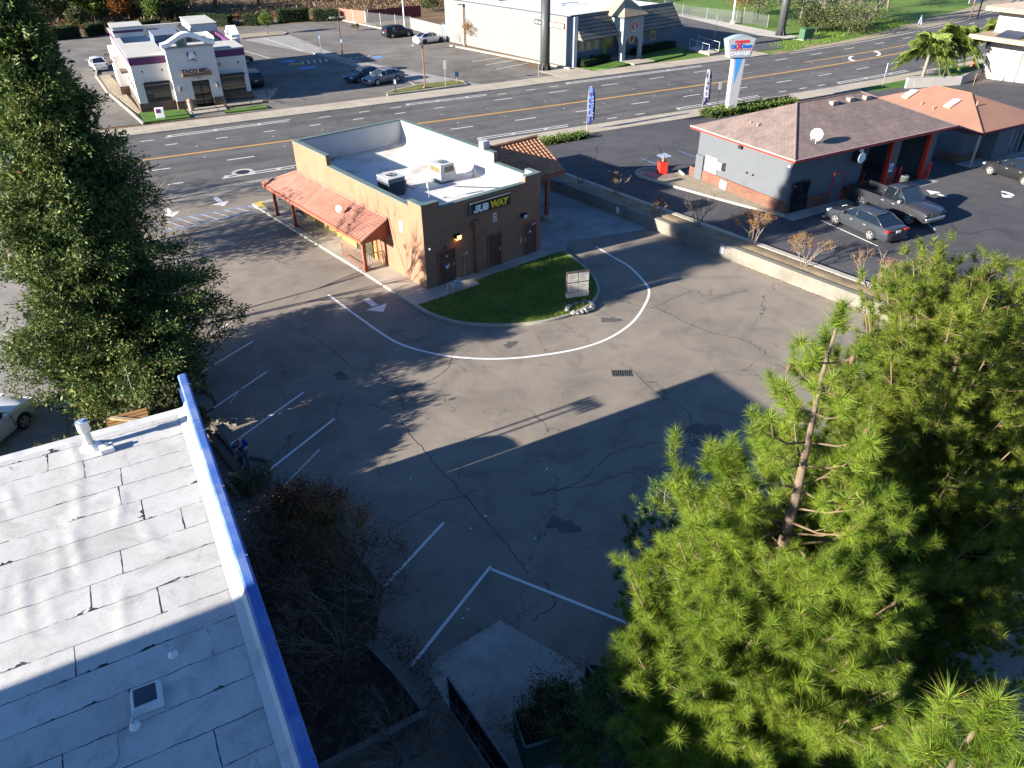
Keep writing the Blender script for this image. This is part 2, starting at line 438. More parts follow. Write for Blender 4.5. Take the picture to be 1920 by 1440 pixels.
STEEL = mat('steel', (0.32, 0.33, 0.34), 0.45, 0.15, 4, metal=0.6)
GALV = mat('galvanised_metal', (0.55, 0.56, 0.57), 0.4, 0.15, 5, metal=0.7)
BLACKM = mat('black_metal', (0.025, 0.025, 0.028), 0.5, 0.2, 4)
WHITE = mat('white_paint', (0.75, 0.74, 0.72), 0.6, 0.06, 2)
DARKGL = glass('dark_glass')
BARK = mat('bark', (0.2, 0.145, 0.1), 0.9, 0.35, 6, fine=0.4, bmp=0.6)
GREYBARK = mat('grey_bark', (0.23, 0.195, 0.16), 0.9, 0.3, 6, fine=0.35, bmp=0.5)
WOOD = mat('weathered_wood', (0.36, 0.27, 0.15), 0.85, 0.3, 5, fine=0.35)
BROWNP = mat('brown_metal', (0.2, 0.11, 0.07), 0.6, 0.15, 4)

# ================================================================== ground
def hill(x, y):
    """rise behind the taco restaurant"""
    p = Vector((x, y, 0)) - Vector((-60, 129, 0)); d = p.dot(Vector((-0.42, 0.91, 0)))
    fade = min(1, max(0, (10 - x) / 30))
    return fade * (max(0, d) ** 1.25) * 0.06
def Ghill(px, py):
    d = ray(px, py); t = 60.0
    while t < 420:
        q = d * t
        if CH + q.z <= hill(q.x, q.y): break
        t += .5
    return Vector((q.x, q.y, hill(q.x, q.y)))
vs = []; fs = []; N = 110
X0, X1, Y0, Y1 = -260, 340, -80, 520
for j in range(N + 1):
    for i in range(N + 1):
        x = X0 + (X1 - X0) * i / N; y = Y0 + (Y1 - Y0) * j / N
        vs.append((x, y, -0.05 + hill(x, y)))
gm = []
for j in range(N):
    for i in range(N):
        a = j * (N + 1) + i; fs.append((a, a + 1, a + N + 2, a + N + 1))
        x = X0 + (X1 - X0) * (i + .5) / N; y = Y0 + (Y1 - Y0) * (j + .5) / N
        s, d = rsd((x, y)); gm.append(0 if (d > 9 and x > 5) else (1 if d > 9 else 2))
b = MB(); b.v = vs; b.f = fs; b.m = gm
struct(b.build('ground', [M_FIELD, M_HILL, M_SOIL], smooth=True))

FE = lambda s: lin([(-120, 8.0), (-48, 8.15), (-14.5, 8.87), (5.8, 9.2), (28, 8.6), (110, 8.8)], s)
NE = lambda s: lin([(-120, -9.9), (-49, -9.9), (-42, -9.5), (-14.5, -8.4), (30, -8.4), (110, -8.6)], s)
b = MB(); rstrip(b, -110, 110, NE, FE, 0.004); struct(b.build('road', M_ROAD))

# right-hand (oil change) lot: raised behind the retaining wall, easing down to the road
ZL = 0.5
def zl(x, y):
    s, d = rsd((x, y)); u = min(1, max(0, (-11 - d) / 9)); u = u * u * (3 - 2 * u)
    return 0.13 + (ZL - 0.13) * u
WN = Vector((8.9, 44.74, 0)); WD = (Vector((17.4, 33.81, 0)) - WN).normalized(); WP = Vector((-WD.y, WD.x, 0))   # near face of retaining wall; WP to the right lot
def wl(u, p, z=0): return WN + WD * u + WP * p + Vector((0, 0, z))
# sandwich-shop lot
lot = [rp(-60, NE(-60) - 0.1), rp(-45, NE(-45) - 0.1), rp(-21.5, NE(-21) - .1), wl(-14, 0), wl(44, 0), (6, -14, 0), (-14, -14, 0), (-12.5, 26), (-17.5, 33.5), (-22, 42), (-36, 52)]
sheet('parking_lot', lot, 0.0, M_ASPH)
sheet('concrete_yard', [(-12.5, 25.6), (-17.5, 33), (-22, 41.5), (-36, 51), (-70, 70), (-90, 20), (-60, -10), (-12, -14)], 0.006, M_YARD)
b = MB(); vs = []; nU, nP = 40, 34
for i in range(nU + 1):
    for j in range(nP + 1):
        # from the planting strip (u along the wall) out to the right
        u = -18 + 64 * i / nU
        p0 = wl(u, 2.0); q = Vector((p0.x, p0.y, 0)) + WP * (60 * (j / nP) ** 1.2)
        s, d = rsd(q)
        lim = -10.9
        if d > lim: q = rp(s, lim)
        vs.append((q.x, q.y, zl(q.x, q.y) + 0.0))
b.add(vs, [(i * (nP + 1) + j, (i + 1) * (nP + 1) + j, (i + 1) * (nP + 1) + j + 1, i * (nP + 1) + j + 1) for i in range(nU) for j in range(nP)])
struct(b.build('neighbouring_lot', M_DARK, smooth=True))
# pavements and kerbs along the road
b = MB()
for sgn, E, w in ((1, FE, 2.9), (-1, NE, 2.3)):
    lo, hi = (-105, 66) if sgn > 0 else (-23.5, 62)
    if sgn > 0: hi = 26
    n = int((hi - lo) / 1.5)
    for i in range(n):
        s0 = lo + (hi - lo) * i / n; s1 = lo + (hi - lo) * (i + 1) / n
        for (o0, o1, m) in ((0, 0.16, 1), (0.16, w, 0)):
            z1 = 0.125 if m else 0.12
            ps = [rp(s0, E(s0) + sgn * o0), rp(s1, E(s1) + sgn * o0), rp(s1, E(s1) + sgn * o1), rp(s0, E(s0) + sgn * o1)]
            vv = [(p.x, p.y, -0.05) for p in ps] + [(p.x, p.y, z1) for p in ps]
            if sgn < 0: vv = [vv[k] for k in (3, 2, 1, 0, 7, 6, 5, 4)]
            fs_ = [(4, 5, 6, 7), (0, 1, 5, 4), (2, 3, 7, 6)]
            if i == 0: fs_.append((3, 0, 4, 7) if sgn > 0 else (1, 2, 6, 5))
            if i == n - 1: fs_.append((1, 2, 6, 5) if sgn > 0 else (3, 0, 4, 7))
            b.add(vv, fs_, m)
struct(b.build('pavement', [M_CONC, M_KERB]))
# low apron by the sandwich-shop entrance
b = MB(); rstrip(b, -62, -23.5, lambda s: NE(s) - 1.9, lambda s: NE(s), 0.008, 0); struct(b.build('driveway_apron', concrete('apron_concrete', (0.30, 0.26, 0.21), 2.2, RD, dirty=0.3)))
# far restaurant lots
T_ = Frame((-36.08, 76.44), 28.5)
farlot = [T_.w(-7, -3.9), rp(-24, 11.5), rp(-3.5, 11.6), (-9.2, 117.2), (-16, 129), (-28.5, 138.5), (-70, 121), (-80, 90), (-56, 66)]
sheet('restaurant_car_park', farlot, 0.0, M_LOT2)
sheet('driveway_strip', [G(575, 190), G(650, 172), G(500, 75), G(537, 64)], 0.01, concrete('grey_strip', (0.27, 0.26, 0.24), dirty=0.2)) if False else None
sheet('concrete_lane', [G(870, 160), G(928, 163)*1.0, G(650, 110), G(540, 64), G(457, 75), G(592, 102), G(648, 119), G(740, 150)], 0.006, concrete('lane_concrete', (0.30, 0.285, 0.26), dirty=0.25))
sheet('side_car_park', [rp(19.5, 11.6), rp(31.5, 11.4), (40, 121), (30, 140), (8, 150), (17, 122)], 0.0, asphalt('side_lot_asphalt', (0.12, 0.115, 0.11), 0.4))
sheet('verge_gravel', [(39.6, 121.5), (41.5, 117.2), (45, 115.4), (41, 113.2), (36.5, 118), (28, 141), (30, 141.5)], 0.008, mat('white_gravel', (0.5, 0.46, 0.4), 0.9, 0.2, 3, fine=0.4))
b = MB(); rstrip(b, 31, 110, lambda s: FE(s) + 0.05, lambda s: FE(s) + lin([(30, 0.6), (52, 2.2), (66, 4.5), (110, 4)], s), 0.006); struct(b.build('road_shoulder', mat('shoulder_gravel', (0.34, 0.28, 0.19), 0.95, 0.25, 1.0, fine=0.4)))

# ------------------------------------------------------------------ road markings
b = MB(); Z = 0.009
rstrip(b, -110, 110, -0.16, -0.03, Z, 1); rstrip(b, -110, 110, 0.03, 0.16, Z, 1)
rstrip(b, 26, 110, 2.82, 3.0, Z, 1)
DF = lambda s: lin([(-60, 3.6), (-44, 3.76), (-35, 4.1), (-22, 4.7), (-12, 5.0), (10, 5.6), (30, 5.9), (110, 6)], s)
s = -60
while s < 100:
    L = 1.0 if s < -20 else 2.1; rstrip(b, s, s + L, DF(s) - 0.07, DF(s) + 0.07, Z); s += 4.2 if s < -25 else 6.6
s = -56.7
while s < 90: rstrip(b, s, s + 2.2, -3.4, -3.26, Z); s += 6.5
BF = lambda s: lin([(-60, 5.9), (-47, 6.3), (-36, 6.75), (-24, 7.25), (-15, 7.3), (-5, 7.9), (20, 7.9)], s)
def bike(s0, s1, D, w=0.5):
    for o in (0, w): rstrip(b, s0 + o * 0.5, s1 + o * 0.5, lambda s: D(s) + o - 0.06, lambda s: D(s) + o + 0.06, Z)
    for k in (0.0, 0.36, 0.72):
        q = s0 + (s1 - s0) * k; line_poly(b, [rp(q, D(q)), rp(q + 0.55, D(q) + w * 0.5), rp(q + 0.2, D(q) + w)], 0.12, Z + 0.004)
for s0, s1 in ((-47, -36), (-24.2, -15.2), (-5.2, 14)): bike(s0, s1, BF)
for q in (-49.1, -33.2, -29.2, -25.9, -14.1, -10.5, -7.5): rstrip(b, q, q + 1.1, lambda s: BF(s) - 0.35, lambda s: BF(s) - 0.22, Z)
rstrip(b, 29, 110, 8.0, 8.14, Z)
BN = lambda s: lin([(-60, -7.9), (-45, -7.9), (-23, -7.5), (10, -7.2), (60, -7.3)], s)
for s0, s1 in ((-45, -39.5), (-33, -28), (-23.7, -14.6), (-2.3, 8.4), (20, 32), (42, 52)): bike(s0, s1, lambda s: BN(s) - 0.1, 0.5)
for q in (-48.8, -12.7, -10.1, -6.9, 11.5, 14.5, 17.3, 35, 38.5): rstrip(b, q, q + 1.1, lambda s: BN(s) + 0.3, lambda s: BN(s) + 0.43, Z)
for s_, sg in ((33.1, 1), (38.0, -1)):                       # turn arrows in the centre lane
    pts = [rp(s_ + sg * (1.1 - 2.2 * k / 8), 1.45 + sg * (.75 - 1.5 * (k / 8) ** 2.2)) for k in range(9)]
    line_poly(b, pts, 0.34, Z)
    e = pts[-1]; d = (pts[-1] - pts[-2]).normalized(); n_ = Vector((-d.y, d.x, 0))
    b.add([(*(e + n_ * 0.5).xy, Z), (*(e + d * 0.9).xy, Z), (*(e - n_ * 0.5).xy, Z)], [(2, 1, 0)])
for k in range(26):                                          # reflective road studs
    s_ = -50 + 5.5 * k + random.uniform(-1, 1)
    for d_ in (-1.7, 1.9): rstrip(b, s_, s_ + 0.16, d_, d_ + 0.12, Z + 0.02)
struct(b.build('road_marking', [P_WHITE, P_YELLOW]))
# manhole
c = G(455, 323); b = MB()
for r0, z, m in ((0.62, 0.014, 0), (0.4, 0.018, 1)):
    b.add([(c.x + r0 * 1.35 * math.cos(k * math.pi / 12), c.y + r0 * 1.35 * math.sin(k * math.pi / 12), z) for k in range(24)], [tuple(range(24))], m)
tag(b.build('manhole_cover', [concrete('manhole_ring', (0.42, 0.40, 0.36)), BLACKM]), 'round manhole cover in a pale concrete ring in the near bike lane', 'manhole')

# ------------------------------------------------------------------ sandwich-shop lot markings
ZM = 0.006
def lot_line(name, pts, w, m, z=ZM): 
    b_ = MB(); line_poly(b_, pts, w, z); return struct(b_.build(name, m))
b = MB()
line_poly(b, smooth_pts([G(*p) for p in ((616, 553), (680, 600), (740, 640), (800, 660), (860, 670), (930, 673), (1000, 668), (1080, 655), (1140, 635), (1185, 605), (1210, 570), (1217, 545), (1205, 525), (1180, 500), (1150, 482), (1118, 463))]), 0.13, ZM)
for p, q, w in (((627, 785), (475, 905), .1), ((570, 735), (430, 835), .1), ((500, 697), (385, 776), .1), ((474, 640), (355, 712), .1), ((437, 601), (395, 628), .1), ((397, 564), (350, 590), .09), ((333, 517), (295, 535), .09), ((300, 445), (260, 460), .09),
               ((832, 980), (720, 1100), .1), ((920, 1062), (770, 1250), .1), ((918, 1066), (1185, 1172), .1), ((1183, 1170), (1215, 1200), .1), ((600, 842), (528, 915), .05), ((455, 725), (430, 757), .04)):
    line_poly(b, [G(*p), G(*q)], w, ZM)
def arrow(b, tail, head, w=0.34, z=ZM, m=0, hw=0.62, hl=0.75):
    t0, h = Vector((*tail[:2], 0)), Vector((*head[:2], 0)); d = (h - t0).normalized(); n_ = Vector((-d.y, d.x, 0)); L = (h - t0).length
    zz = z(h.x, h.y) if callable(z) else z
    P = lambda q: (q.x, q.y, zz)
    b.add([P(t0 - n_ * w / 2), P(t0 + d * (L - hl - 0.12) - n_ * w / 2), P(t0 + d * (L - hl - 0.12) + n_ * w / 2), P(t0 + n_ * w / 2)], [(0, 1, 2, 3)], m)
    b.add([P(t0 + d * (L - hl) - n_ * hw), P(h), P(t0 + d * (L - hl) + n_ * hw)], [(0, 1, 2)], m)
arrow(b, G(686, 560), G(719, 585))
arrow(b, G(403, 369), G(420, 386)); arrow(b, G(311, 391), G(325, 406))
struct(b.build('lot_marking', P_WHITE))
b = MB()
A0, A1, B0, B1 = G(478, 384), G(275, 420), G(490, 393), G(300, 437)
line_poly(b, [A0, A1], 0.1, ZM); line_poly(b, [B0, B1], 0.1, ZM)
struct(b.build('access_aisle_marking', P_BLUE))
b = MB()
for k in range(9):
    u = 0.05 + 0.11 * k; line_poly(b, [A0.lerp(A1, u + 0.02) , B0.lerp(B1, u - 0.05 if u > 0.06 else 0)], 0.09, ZM + 0.004)
struct(b.build('access_aisle_hatching', P_PALEBLUE))
# dark patches and stains on the lot
b = MB()
for cx, cy, r in ((1320, 806, .55), (1055, 985, .42), (957, 646, .3), (1305, 830, .25), (640, 705, .3), (1145, 600, .35)):
    c = G(cx, cy); n_ = 40; f1, f2 = random.uniform(0, 6), random.uniform(0, 6); Rk = [r * (.9 + .3 * math.sin(2 * k * .157 + f1) + .18 * math.sin(5 * k * .157 + f2) + random.uniform(-.06, .06)) for k in range(n_)]
    b.add([(c.x + Rk[k] * 1.25 * math.cos(k * .157), c.y + Rk[k] * math.sin(k * .157), 0.005) for k in range(n_)], [tuple(range(n_))])
struct(b.build('asphalt_patch', mat('tar_stain', (0.085, 0.078, 0.072), 0.7, 0.3, 3)))
b = MB()
for pts in (((1225, 570), (1275, 600), (1330, 622), (1400, 640), (1440, 665)), ((1180, 690), (1230, 735), (1285, 770), (1295, 800), (1280, 860)), ((700, 760), (740, 775), (760, 800), (800, 850), (865, 925), (930, 1000), (990, 1075)),
            ((990, 935), (1090, 900), (1150, 850), (1230, 830)), ((1230, 575), (1300, 545), (1330, 560), (1400, 545)), ((640, 690), (700, 695), (745, 740), (760, 770)), ((540, 610), (600, 640), (660, 690)), ((1270, 900), (1200, 880), (1100, 910), (1000, 925)),
            ((745, 740), (830, 700), (850, 660)), ((900, 920), (820, 945), (740, 985)), ((1020, 1090), (1040, 1130), (1000, 1165))):
    P_ = smooth_pts([G(*p) for p in pts], 10)
    P_ = [p + Vector((random.gauss(0, .05), random.gauss(0, .05), 0)) for p in P_]
    line_poly(b, P_, 0.028, 0.0045)
struct(b.build('asphalt_crack', mat('crack_dark', (0.035, 0.033, 0.03), 0.95, 0.2, 3)))
# ================================================================== survey helpers on walls
def w1(F, px, py, a0=0.0):
    d = ray(px, py); k = (a0 + (F.o.xy.dot(F.e1.xy))) / d.xy.dot(F.e1.xy); q = d * k
    return q.xy.dot(F.e2.xy) - F.o.xy.dot(F.e2.xy), CH + q.z - F.o.z
def w2(F, px, py, t0=0.0):
    d = ray(px, py); k = (t0 + (F.o.xy.dot(F.e2.xy))) / d.xy.dot(F.e2.xy); q = d * k
    return q.xy.dot(F.e1.xy) - F.o.xy.dot(F.e1.xy), CH + q.z - F.o.z
def c4(x, y): return (460 + x * .40625, 180 + y * .40625)
def c7(x, y): return (700 + x * .1875, 360 + y * .1875)
def c5(x, y): return (1180 + x * .38542, 160 + y * .38542)
def c3(x, y): return (1200 + x * .375, y * .375)

# ================================================================== sandwich shop
S = Frame((-4.48, 36.34), 39.2)
STUCCO = mat('tan_stucco', (0.275, 0.150, 0.090), 0.9, 0.12, 0.9, fine=0.14, bmp=0.35, stain=(0.7, 0.55, 0.75, (0.19, 0.095, 0.055, 1), 0.6))
YELLOW = mat('yellow_stucco', (0.30, 0.21, 0.07), 0.9, 0.08, 0.9, fine=0.12, bmp=0.3)
TRIM = mat('terracotta_trim', (0.30, 0.09, 0.05), 0.7, 0.15, 3)
GREENCAP = mat('green_coping', (0.11, 0.15, 0.135), 0.5, 0.15, 2)
ROOFW = mat('white_roof_coating', (0.52, 0.51, 0.49), 0.8, 0.05, 0.6, fine=0.05, stain=(0.55, 0.50, 0.68, (0.30, 0.22, 0.15, 1), 0.7))
LINING = mat('white_parapet_coating', (0.45, 0.445, 0.43), 0.8, 0.06, 0.8, fine=0.06)
TILE = rows_mat('clay_tile', (0.42, 0.17, 0.105), (0.2, 0.075, 0.045), 'Y', 0.3, 0.13, 0.85, 0.22)
DOORB = mat('brown_door', (0.105, 0.052, 0.036), 0.6, 0.12, 2, stain=(1.2, 0.55, 0.7, (0.09, 0.055, 0.04, 1), 0.6))
WD_, DP_ = 8.05, 14.4
shop = thing('sandwich_shop', 'tan stucco sandwich shop with stepped parapets, white roof and tiled side awning', 'shop', S.o, S.r)
b = MB(); h = 0.25
LP = [(0, 0), (DP_, 0), (DP_, 5.02), (10, 5.02), (10, 4.44), (1.25, 4.44), (1.25, 4.72), (0, 4.72)]
b.extr([(t, z) for t, z in LP], 'x', 0, h)
RP = [(0, 0), (DP_, 0), (DP_, 5.02), (3.9, 5.02), (3.9, 4.44), (1.05, 4.44), (1.05, 4.74), (0, 4.74)]
b.extr(RP, 'x', WD_ - h, WD_)
b.extr([(h, 0), (WD_ - h, 0), (WD_ - h, 4.74), (6.9, 4.74), (6.9, 4.40), (1.07, 4.40), (1.07, 4.72), (h, 4.72)], 'y', 0, h)
b.box(h, WD_ - h, DP_ - h, DP_, 0, 5.02)
b.build('wall', STUCCO, shop)
b = MB()
for x0, x1, y0, y1, z in ((-.04, .3, 0, 1.25, 4.72), (-.04, .3, 1.25, 10, 4.44), (-.04, .3, 10, DP_ + .04, 5.02),
                          (WD_ - .3, WD_ + .04, 0, 1.05, 4.74), (WD_ - .3, WD_ + .04, 1.05, 3.9, 4.44), (WD_ - .3, WD_ + .04, 3.9, DP_ + .04, 5.02),
                          (.3, 1.07, -.04, .3, 4.72), (1.07, 6.9, -.04, .3, 4.40), (6.9, WD_ - .3, -.04, .3, 4.74), (.3, WD_ - .3, DP_ - .3, DP_ + .04, 5.02)):
    b.box(x0, x1, y0, y1, z + .002, z + .06)
b.build('coping', GREENCAP, shop, bevel=.01)
b = MB()
b.box(h + .002, h + .02, h, 1.25, 3.4, 4.70); b.box(h + .002, h + .02, 1.25, 10, 3.4, 4.42); b.box(h + .002, h + .02, 10, DP_ - h, 3.4, 5.0)
x = WD_ - h
b.box(x - .02, x - .002, h, 1.05, 3.4, 4.72); b.box(x - .02, x - .002, 1.05, 3.9, 3.4, 4.42); b.box(x - .02, x - .002, 3.9, DP_ - h, 3.4, 5.0)
b.box(h + .02, x - .02, h + .002, h + .02, 3.4, 4.38); b.box(h + .02, x - .02, DP_ - h - .02, DP_ - h - .002, 3.4, 5.0)
# canted flashing along the right wall and the back
b.extr([(x - .02, 3.54), (x - .02, 4.1), (x - .10, 3.75), (x - .28, 3.6), (x - .55, 3.54)], 'y', 1.2, DP_ - h - .03)
b.build('parapet_lining', LINING, shop)
b = MB(); b.box(h + .002, x - .002, h + .02, DP_ - h - .02, 3.2, 3.535)
b.build('roof', ROOFW, shop)
b = MB(); b.box(WD_ - .42, WD_ + .05, 4.7, 5.1, 5.09, 5.55); b.build('roof_hatch', mat('hatch', (.42, .42, .4), .6, .15, 3), shop)
# curbs, conduit and clutter on the roof
b = MB(); b.tube([(1.2, 13.9, 3.75), (3.0, 13.85, 3.9), (4.6, 13.9, 3.7), (6.6, 13.95, 3.75)], .03, 5); b.build('conduit', GALV, shop); b = MB(); b.tube([(3.4, 3.2, 3.6), (4.6, 2.2, 3.6), (5.3, 1.2, 3.6)], .035, 5); b.build('conduit', LINING, shop); b = MB(); b.tube([(5.0, 4.2, 3.6), (6.1, 3.0, 3.6), (7.2, 1.9, 3.6)], .02, 5); b.build('conduit', BLACKM, shop); b = MB()
for q in range(9): b.tube([(1.4 + .16 * q, 13.6 + random.uniform(-.3, .2), 3.56), (1.6 + .2 * q, 13.5 + random.uniform(-.4, .3), 3.75 + random.uniform(0, .3))], .02, 4)
b.box(1.7, 2.2, 13.5, 13.8, 3.56, 3.72); b.build('conduit', mat('dull_grey_pipe', (.2, .22, .26), .6, .2, 4), shop)
b = MB(); b.box(2.1, 3.1, .55, .95, 3.54, 3.7); b.box(3.3, 4.1, .5, .8, 3.54, 3.62); b.build('roof_curb', LINING, shop)
b = MB(); b.tube([(2.6, 3.2, 3.54), (2.6, 3.2, 4.35)], .03, 6); b.box(2.53, 2.67, 3.12, 3.28, 4.3, 4.6); b.build('roof_mast', GALV, shop)
b = MB(); b.tube([(7.1, 5.0, 3.54), (7.1, 5.0, 3.95)], .09, 10); b.build('vent_pipe', LINING, shop)
# yellow ground floor wall under the awning
b = MB(); b.box(-.02, -.001, 5.0, 14.2, 0.12, 2.95); b.build('lower_wall', YELLOW, shop)
b = MB(); b.box(-.03, -.001, 14.2, 14.4, .0, 2.9); b.build('corner_trim', TRIM, shop); b = MB(); b.box(-.035, -.022, 5.0, 5.09, .12, 2.6); b.build('corner_trim', TRIM, shop)
# doors in the near wall
def wall_door(a0, a1, z1, lab=None, hs=1):
    d = MB(); d.box(a0 + .1, a1 - .1, -.012, 0.02, .12, z1 - .1); dr = d.build('door', DOORB, shop)
    if lab: dr['label'] = lab
    f = MB(); f.box(a0, a0 + .1, -.05, .01, .1, z1); f.box(a1 - .1, a1, -.05, .01, .1, z1); f.box(a0 + .1, a1 - .1, -.05, .01, z1 - .1, z1); f.build('door_frame', TRIM, dr, bevel=.008)
    k = MB(); xx = a1 - .18 if hs > 0 else a0 + .18; k.box(xx - .03, xx + .03, -.05, -.013, 1.0, 1.18); k.build('door_handle', GALV, dr)
    k = MB(); k.box(a0 + .1, a1 - .1, -.05, -.002, .1, .125); k.build('threshold', GALV, dr)
    return dr
d1 = wall_door(.76, 1.98, 2.08, 'brown door with four coloured hazard diamond')
d2 = wall_door(4.12, 5.18, 2.10, 'plain brown door between the drain pipe and the restroom door')
d3 = wall_door(6.72, 7.78, 2.14, 'brown restroom door with a dark triangle sign', -1)
b = MB(); c = 1.36
for i, (dx, dz, m) in enumerate(((0, .11, 0), (.11, 0, 1), (0, -.11, 2), (-.11, 0, 3))):
    b.add([(c + dx - .1, -.016, 1.12 + dz), (c + dx, -.016, 1.02 + dz), (c + dx + .1, -.016, 1.12 + dz), (c + dx, -.016, 1.22 + dz)], [(0, 1, 2, 3)], m)
b.build('hazard_sign', [mat('sign_red', (.6, .04, .03), .5), mat('sign_yellow', (.75, .55, .05), .5), WHITE, mat('sign_blue', (.05, .15, .5), .5)], d1)
b = MB(); b.box(1.33, 1.41, -.016, -.013, 1.6, 1.7); b.build('door_viewer', WHITE, d1)
b = MB(); b.add([(7.25 + .15 * math.cos(k * math.pi / 8), -.016, 1.5 + .15 * math.sin(k * math.pi / 8)) for k in range(16)], [tuple(range(16))], 0)
b.add([(7.15, -.02, 1.44), (7.35, -.02, 1.44), (7.25, -.02, 1.62)], [(0, 1, 2)], 1); b.build('restroom_sign', [mat('navy', (.02, .04, .1), .5), WHITE], d3)
b = MB(); b.box(7.3, 7.62, -.12, -.013, 1.9, 1.98); b.build('door_closer', GALV, d3)
b = MB(); b.box(6.5, 6.64, -.04, -.002, 1.0, 1.3); b.build('switch_box', GALV, shop)
# scupper, downpipe, lamps, notices, gauges
b = MB(); b.box(3.12, 3.5, -.28, -.002, 2.95, 3.2); b.extr([(3.12, 2.95), (3.24, 2.62), (3.38, 2.62), (3.5, 2.95)], 'y', -.26, -.005); b.box(3.24, 3.38, -.16, -.03, .14, 2.62)
b.build('downpipe', STUCCO, shop, bevel=.01)
for xx, lit in ((2.08, True), (6.73, False)):
    b = MB(); b.extr([(-.005, 2.75), (-.26, 2.72), (-.26, 2.56), (-.2, 2.5), (-.005, 2.5)], 'x', xx - .16, xx + .16)
    lp = b.build('wall_lamp', BLACKM, shop)
    mm = mat('lamp_lens', (.5, .5, .48), .3, .05)
    if lit:
        mm, t_, p_ = new_mat('lit_lens'); p_.inputs['Base Color'].default_value = (.9, .5, .15, 1)
        p_.inputs['Emission Color'].default_value = (1, .42, .08, 1); p_.inputs['Emission Strength'].default_value = 2.6
    g = MB(); g.extr([(-.26, 2.70), (-.275, 2.56), (-.19, 2.45), (-.02, 2.46), (-.02, 2.49), (-.2, 2.49), (-.262, 2.56)], 'x', xx - .13, xx + .13); g.build('lens', mm, lp)
    if lit: lp['label'] = 'black wall lamp glowing orange'
b = MB(); b.box(4.58, 4.82, -.02, -.002, 2.74, 3.24); ns = b.build('parking_notice', WHITE, shop)
b = MB()
for z in (2.8, 2.94, 3.08): b.box(4.61, 4.79, -.025, -.021, z, z + .07)
b.build('notice_lettering', mat('notice_red', (.45, .08, .07), .6), ns)
b = MB(); b.ball((.31, -.05, 2.36), .07, 0, 8, 6); b.build('junction_box', WHITE, shop)
b = MB(); b.tube([(1.3, -.01, 2.18), (1.3, -.07, 2.18)], .09, 8); b.build('wall_bell', mat('dull_brown', (.12, .07, .05), .6), shop)
b = MB(); b.box(2.4, 2.55, -.06, -.002, 1.4, 1.5); b.tube([(2.66, -.01, 1.48), (2.66, -.08, 1.48)], .1, 10); b.tube([(2.48, -.03, 1.4), (2.48, -.03, .15)], .02, 5); b.build('hose_connection', GALV, shop)
for (t, z, w_, h_, m) in ((2.1, 2.75, .3, .62, WHITE), (1.95, 1.86, .22, .22, mat('alarm_brown', (.2, .08, .05), .6))):
    b = MB(); b.box(-.03, -.002, t - w_ / 2, t + w_ / 2, z, z + h_); b.build('wall_panel', m, shop)
b = MB(); b.box(-.06, -.002, 3.98, 4.06, .1, 2.2); b.build('wall_conduit', TRIM, shop)
# window and glazed entrance on the awning side
def side_window(t0, t1, z0, z1, name='window'):
    g = MB(); g.box(-.05, -.021, t0, t1, z0, z1); wn = g.build(name, glass('shop_glass', (.03, .035, .03)), shop)
    f = MB()
    for q0, q1, r0, r1 in ((t0 - .1, t0, z0 - .1, z1 + .1), (t1, t1 + .1, z0 - .1, z1 + .1), (t0, t1, z0 - .1, z0), (t0, t1, z1, z1 + .1)): f.box(-.09, -.021, q0, q1, r0, r1)
    f.build('window_frame', TRIM, wn, bevel=.008); return wn
t0, z0 = w1(S, *c4(385, 655)); t1, z1 = w1(S, *c4(330, 575))
side_window(8.6, 10.2, 1.0, 1.95)
side_window(12.0, 13.3, 1.0, 1.95)
dr = MB(); dr.box(-.05, -.021, 5.5, 7.3, .14, 2.15); dr = dr.build('entrance_door', glass('entrance_glass', (.05, .045, .03)), shop)
f = MB()
for q in (5.42, 6.36, 7.3): f.box(-.09, -.021, q, q + .08, .13, 2.2)
f.box(-.09, -.021, 5.5, 7.3, 2.15, 2.25); f.build('door_frame', mat('bronze', (.1, .06, .03), .4, metal=.5), dr)
# tiled awning along the left side, hipped round the street corner
aw = MB(); ez, rz = 2.22, 3.06; ex = -1.75
T0, T1 = 3.5, DP_; y_e = T1 + 1.75
def barrel(mb, c0, c1, e0, e1, rowsn, thick=.05):
    """tiled slope: c0-c1 upper edge, e0-e1 eave edge, rows of rounded pans running down the slope"""
    c0, c1, e0, e1 = map(Vector, (c0, c1, e0, e1)); nn = max(2, int((e1 - e0).length / .075)); vs = []
    up = (c1 - c0).cross(e0 - c0); up = up.normalized() if up.length else Vector((0, 0, 1))
    if up.z < 0: up = -up
    for i in range(nn + 1):
        u = i / nn; p, q = c0.lerp(c1, u), e0.lerp(e1, u); off = .035 * (1 if i % 4 in (0, 1) else -.4)
        for r in range(rowsn + 1):
            k = r / rowsn; vs.append(p.lerp(q, k) + up * (off + .02)); 
            vs.append(p.lerp(q, min(1, k + 1 / rowsn)) + up * (off + .055))
    m2 = 2 * (rowsn + 1); fs = []
    for i in range(nn):
        for r in range(rowsn):
            a = i * m2 + 2 * r; fs.append((a, a + 1, a + m2 + 1, a + m2)); 
            if r < rowsn - 1: fs.append((a + 1, a + 2, a + m2 + 2, a + m2 + 1))
    mb.add(vs, fs)
    mb.add([c0, c1, e1, e0], [(0, 1, 2, 3)]); 
def tile_mat(name, c1, c2):
    m, t, b_ = new_mat(name); v = pos_node(t)
    n1 = noise(t, v, 1.2, 5, .6); n2 = noise(t, v, 9, 3)
    c = ramp(t, n1, [(.3, sc3(c1, .85)), (.7, sc3(c2, 1.05))]); c = mixc(t, c, ramp(t, n2, [(.35, (.86, .85, .85)), (.65, (1.05, 1.04, 1.03))]), 1.0, 'MULTIPLY')
    t.links.new(c, b_.inputs['Base Color']); b_.inputs['Roughness'].default_value = .85; b_.inputs['Specular IOR Level'].default_value = .2; return m
